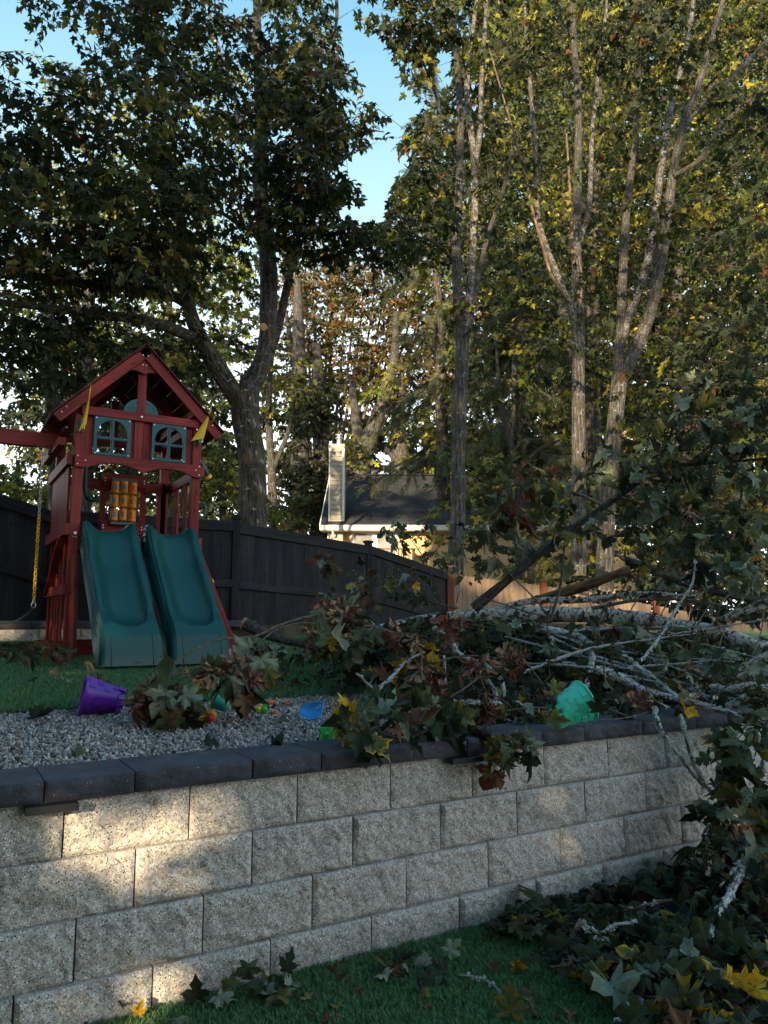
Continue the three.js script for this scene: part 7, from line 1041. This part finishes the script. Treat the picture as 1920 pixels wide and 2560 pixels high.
// ------------------------------------------------------------------ toys
const gY = (z) => groundU(z);
function castleBucket(r0, r1, h, mat, o = {}) {                         // wide rim at y = 0, turrets at the top (y = h); open at the rim
  const t = [], wall = (n = 8) => { const p = []; for (let i = 0; i <= n; i++) p.push([lerp(r0, r1, i / n), h * 0.86 * i / n]); return p; };
  const prof = [[r0 * 0.94, 0.004], [r0 * 1.07, 0.0], [r0 * 1.08, h * 0.035], [r0 * 1.0, h * 0.05], ...wall().slice(1), [r1 * 0.96, h * 0.87], [r1 * 0.2, h * 0.86], [r1 * 0.2, h * 0.85], [r1 * 0.93, h * 0.85], ...wall().reverse().map(([r, y]) => [r - 0.004, y]), [r0 * 0.94, 0.004]];
  const body = lathe(prof, 40);
  const parts = [];
  const blockOn = (a, y0, y1, wa, dr) => { const y = (y0 + y1) / 2, r = lerp(r0, r1, y / (h * 0.86)), tilt = Math.atan2(r0 - r1, h * 0.86), g = new RoundedBoxGeometry(wa * r, y1 - y0, dr * 2, 1, 0.0018); g.applyMatrix4(new THREE.Matrix4().makeRotationX(-tilt)); g.translate(0, y, r); g.rotateY(a); return g; };
  const R = rng(o.seed ?? 4);
  for (let row = 0; row < 4; row++) for (let k = 0; k < 10; k++) if ((k + row) % 2 === 0) parts.push(blockOn((k + 0.5 * (row % 2)) * Math.PI / 5, h * (0.10 + row * 0.19), h * (0.10 + row * 0.19 + 0.15), 0.5, 0.0022));
  const tur = []; for (let k = 0; k < 8; k++) tur.push(blockOn(k * Math.PI / 4, h * 0.82, h, 0.42, 0.008));
  return { body: body, relief: merge(parts), turrets: merge(tur) };
}
function layBucket(name, label, P0, r0, r1, h, dir, roll, mat, seed) {  // lies on its side: P0 is the middle of the rim, dir runs towards the turrets
  const t = thing(name, label, 'bucket', [P0.x, P0.y, P0.z]), b = castleBucket(r0, r1, h, mat, { seed }), q = new THREE.Quaternion().setFromUnitVectors(V(0, 1, 0), dir.clone().normalize()).multiply(new THREE.Quaternion().setFromAxisAngle(V(0, 1, 0), roll));
  t.quaternion.copy(q); mesh('body', b.body, mat, t); mesh('relief', b.relief, mat, t); mesh('turrets', b.turrets, mat, t); return t;
}
{
  const purple = P({ color: lin(0.15, 0.018, 0.36), roughness: 0.34, clearcoat: 0.2, side: THREE.DoubleSide });
  const z = -4.62, c = onN(205, 1738, 4.62);
  const dir = RIGHT.clone().multiplyScalar(0.97).addScaledVector(FWD, 0.42); dir.y = -0.20;
  layBucket('castle_bucket', 'purple castle bucket lying on its side at the edge of the turf', c, 0.112, 0.068, 0.225, dir, 0.3, purple, 4);
  const mint = P({ color: lin(0.05, 0.62, 0.42), roughness: 0.4, clearcoat: 0.2, side: THREE.DoubleSide });
  const c2 = at(1462, 1752, 4.02), d2 = RIGHT.clone().multiplyScalar(-0.86).addScaledVector(FWD, -0.24); d2.y = -0.34;
  const mb = layBucket('castle_bucket', 'torn mint green castle bucket lying tilted on the cap among the leaves', c2, 0.105, 0.066, 0.19, d2, 0.5, mint, 6);
  // leaves fallen on the mint bucket
  const R = rng(6);
  for (const [x, y, Z, tx, ty, k, lab] of [[1494, 1782, 3.88, 0.15, 1, 'deep', 'dark pointed leaf leaning on the rim of the mint green bucket'], [1372, 1745, 3.88, 0.9, 0.05, 'deep', 'dark leaf lying over the upper side of the mint green bucket'], [1368, 1800, 3.8, 0.8, -0.1, 'olive', 'olive leaf over the lower end of the mint green bucket'], [1375, 1722, 3.9, 0.6, 0.2, 'olive', 'curled olive leaf behind the top of the mint green bucket']]) { const p = at(x, y, Z), m = bigLeaf(scene, p, RIGHT.clone().multiplyScalar(tx).add(V(0, ty, 0)), toCam(p).add(V(0, 0.3, 0)).normalize(), 0.10, k, R); m.name = numbered('fallen_leaf'); tag(m, lab, 'leaf'); }
  // small teal cup-shaped bucket
  const teal = P({ color: lin(0.03, 0.36, 0.26), roughness: 0.45, side: THREE.DoubleSide }), c3 = at(537, 1754, 4.45), d3 = RIGHT.clone().multiplyScalar(0.95).addScaledVector(FWD, -0.2); d3.y = -0.42;
  const cup = thing('sand_mould', 'small teal green sand mould lying on the gravel beyond the yellow toy', 'toy', [c3.x, c3.y, c3.z]); cup.quaternion.setFromUnitVectors(V(0, 1, 0), d3.normalize());
  mesh('body', lathe([[0.036, 0], [0.042, 0], [0.042, 0.008], [0.038, 0.01], [0.03, 0.065], [0.022, 0.085], [0.0, 0.088], [0.0, 0.084], [0.02, 0.082], [0.027, 0.063], [0.034, 0.01], [0.036, 0]], 20), teal, cup); mesh('rim', new THREE.TorusGeometry(0.039, 0.004, 6, 20).rotateX(Math.PI / 2), teal, cup);
  // orange cup behind the leaves
  const or = P({ color: lin(0.75, 0.17, 0.02), roughness: 0.4, side: THREE.DoubleSide }), c4 = at(500, 1702, 4.55), oc = thing('toy_cup', 'orange toy cup half hidden behind the drooping leaves', 'toy', [c4.x, c4.y, c4.z]); oc.quaternion.setFromUnitVectors(V(0, 1, 0), RIGHT.clone().add(V(0, 0.5, 0)).normalize());
  mesh('body', lathe([[0.0, -0.03], [0.026, -0.03], [0.034, 0.03], [0.037, 0.03], [0.037, 0.034], [0.031, 0.034], [0.024, -0.026], [0, -0.026]], 20), or, oc); mesh('stripe', new THREE.TorusGeometry(0.0335, 0.0025, 6, 20).rotateX(Math.PI / 2).translate(0, 0.012, 0), P({ color: lin(0.75, 0.72, 0.65) }), oc);
  // yellow rubber bath toy with a red ball
  const yl = P({ color: lin(0.82, 0.42, 0.01), roughness: 0.35 }), bd = at(520, 1783, 4.22), by = gY(bd.z), duck = thing('rubber_toy', 'yellow rubber bath toy holding a red ball on the gravel', 'toy', [bd.x, by + 0.005, bd.z], -YAW);
  const blob = (name, x, y, z, rx, ry, rz, mat, par = duck) => { const m = mesh(name, new THREE.SphereGeometry(1, 20, 14).scale(rx, ry, rz), mat, par); m.position.set(x, y, z); return m; };
  blob('body', 0.012, 0.034, -0.008, 0.036, 0.032, 0.03, yl); blob('head', -0.028, 0.042, 0.014, 0.026, 0.025, 0.025, yl); blob('muzzle', -0.034, 0.033, 0.036, 0.012, 0.009, 0.010, yl); blob('red_ball', 0.02, 0.026, 0.03, 0.024, 0.024, 0.022, P({ color: lin(0.62, 0.02, 0.05), roughness: 0.35 }));
  for (const [x, y] of [[-0.045, 0.066], [-0.008, 0.068]]) blob('ear', x, y, 0.008, 0.009, 0.009, 0.006, yl); for (const x of [-0.036, -0.02]) blob('eye', x, 0.046, 0.037, 0.003, 0.003, 0.002, M.black); blob('foot', -0.03, 0.008, 0.03, 0.014, 0.009, 0.014, yl); blob('arm', 0.004, 0.036, 0.03, 0.018, 0.009, 0.009, yl);
  // green and yellow toy frog farther back
  const fg = at(656, 1766, 4.55), frog = thing('rubber_toy', 'small green and yellow bath toy on the gravel near the turf edge', 'toy', [fg.x, gY(fg.z) + 0.004, fg.z], -YAW), gr = P({ color: lin(0.06, 0.42, 0.02), roughness: 0.35 });
  blob('body', 0.006, 0.022, 0, 0.026, 0.022, 0.02, gr, frog); blob('head', -0.02, 0.026, 0.012, 0.017, 0.014, 0.013, P({ color: lin(0.72, 0.62, 0.01), roughness: 0.35 }), frog); blob('eye', -0.012, 0.045, 0.006, 0.009, 0.01, 0.008, yl, frog); blob('eye', 0.018, 0.046, 0.0, 0.009, 0.01, 0.008, gr, frog); blob('foot', -0.016, 0.006, 0.016, 0.012, 0.006, 0.01, gr, frog);
  // blue scoop
  {
    const blue = P({ color: lin(0.015, 0.30, 0.72), roughness: 0.35, clearcoat: 0.2, side: THREE.DoubleSide }), c5 = at(777, 1781, 4.1), sc = thing('sand_scoop', 'blue plastic sand scoop standing in the gravel', 'toy', [c5.x, c5.y + 0.012, c5.z], -YAW - 0.25); sc.rotation.order = 'YXZ'; sc.rotation.x = -0.55;
    const n = 12, m = 12, pos = [], uv = [], idx = [], out = (u) => 0.042 * (1 - 0.35 * Math.max(0, u) ** 2);
    for (let i = 0; i <= n; i++) for (let j = 0; j <= m; j++) { const u = i / n * 2 - 1, v = j / m * 2 - 1, hw = u < -0.1 ? 0.046 * Math.sqrt(Math.max(0.04, 1 - ((u + 0.1) / 0.98) ** 2)) * 0.9 : 0.041 + 0.004 * u; pos.push(u * 0.062, v * hw + 0.003 * u, -0.024 * (1 - v * v) * (1 - (u * 0.9) ** 2)); uv.push(u, v); }
    for (let i = 0; i < n; i++) for (let j = 0; j < m; j++) { const a = i * (m + 1) + j, b = a + m + 1; idx.push(a, b, a + 1, a + 1, b, b + 1); }
    const g = new THREE.BufferGeometry(); g.setAttribute('position', new THREE.Float32BufferAttribute(pos, 3)); g.setAttribute('uv', new THREE.Float32BufferAttribute(uv, 2)); g.setIndex(idx); g.computeVertexNormals();
    const b = mesh('blade', g, blue, sc); const edge = []; for (let k = 0; k <= 30; k++) { const s = k / 30; let u, v; if (s < 0.35) { u = 1 - s / 0.35 * 1.1; v = 1; } else if (s < 0.65) { u = -0.1 - 0.88 * Math.sin((s - 0.35) / 0.3 * Math.PI); v = 1 - 2 * (s - 0.35) / 0.3; } else { u = -0.1 + (s - 0.65) / 0.35 * 1.1; v = -1; } const hw = u < -0.1 ? 0.046 * Math.sqrt(Math.max(0.04, 1 - ((u + 0.1) / 0.98) ** 2)) * 0.9 : 0.041 + 0.004 * u; edge.push(V(u * 0.062, v * hw + 0.003 * u, 0.002)); } edge.push(edge[0].clone());
    mesh('rim', limb(edge, edge.map(() => 0.0028), 6), blue, sc); mesh('stub_handle', limb([V(0.03, -0.042, 0), V(0.02, -0.056, 0.004), V(-0.04, -0.05, 0.006)], [0.005, 0.005, 0.004], 6), blue, sc);
  }
  // bright green toy peeping out from under the yellow leaf, orange scraps in the turf
  const g6 = at(818, 1804, 3.8), gt = thing('sand_mould', 'bright green sand mould half under the golden leaf by the cap', 'toy', [g6.x, gY(g6.z) + 0.01, g6.z], -YAW), gm = P({ color: lin(0.03, 0.40, 0.06), roughness: 0.4 });
  const star = []; for (let k = 0; k < 10; k++) { const a = k * Math.PI / 5, r = k % 2 ? 0.026 : 0.044; star.push([r * Math.cos(a), r * Math.sin(a)]); } const s0 = mesh('body', ext(star, 0.02, 0.004), gm, gt); s0.position.set(0, 0.03, 0); s0.rotation.set(-0.3, 0.2, 0.2); mesh('knob', new THREE.SphereGeometry(0.012, 12, 8).translate(0, 0.03, 0.03), gm, gt);
  const g7 = at(965, 1682, 5.2), gt2 = thing('sand_mould', 'pale green sand mould lying on the turf under the leaves', 'toy', [g7.x, gY(g7.z) + 0.02, g7.z]); mesh('body', lathe([[0, 0], [0.05, 0], [0.055, 0.006], [0.03, 0.035], [0, 0.04]], 18), P({ color: lin(0.05, 0.40, 0.17), roughness: 0.4 }), gt2); mesh('rim', new THREE.TorusGeometry(0.053, 0.004, 6, 20).rotateX(Math.PI / 2).translate(0, 0.004, 0), P({ color: lin(0.05, 0.40, 0.17), roughness: 0.4 }), gt2);
  [['orange toy fish on the turf edge beside the red seeds', 676, 1710, 4.9], ['orange toy boat half hidden in the leaves right of the toy fish', 718, 1706, 4.9], ['tiny orange toy crab on the gravel beside the green bath toy', 690, 1768, 4.5]].forEach(([lab, x, y, Z], i) => { const p = at(x, y, Z), t = thing('bath_toy', lab, 'toy', [p.x, gY(p.z) + 0.012, p.z], i); mesh('body', new THREE.SphereGeometry(1, 14, 10).scale(0.028 - 0.006 * i, 0.016, 0.014), or, t); mesh('fin', ext([[0, 0], [0.02, 0.018], [0.022, -0.014]], 0.006, 0.001).translate(0.018, 0, -0.003), or, t); mesh('eye', new THREE.SphereGeometry(0.003, 8, 6).translate(-0.018, 0.008, 0.010), M.black, t); });
}
renderer.render(scene, camera);
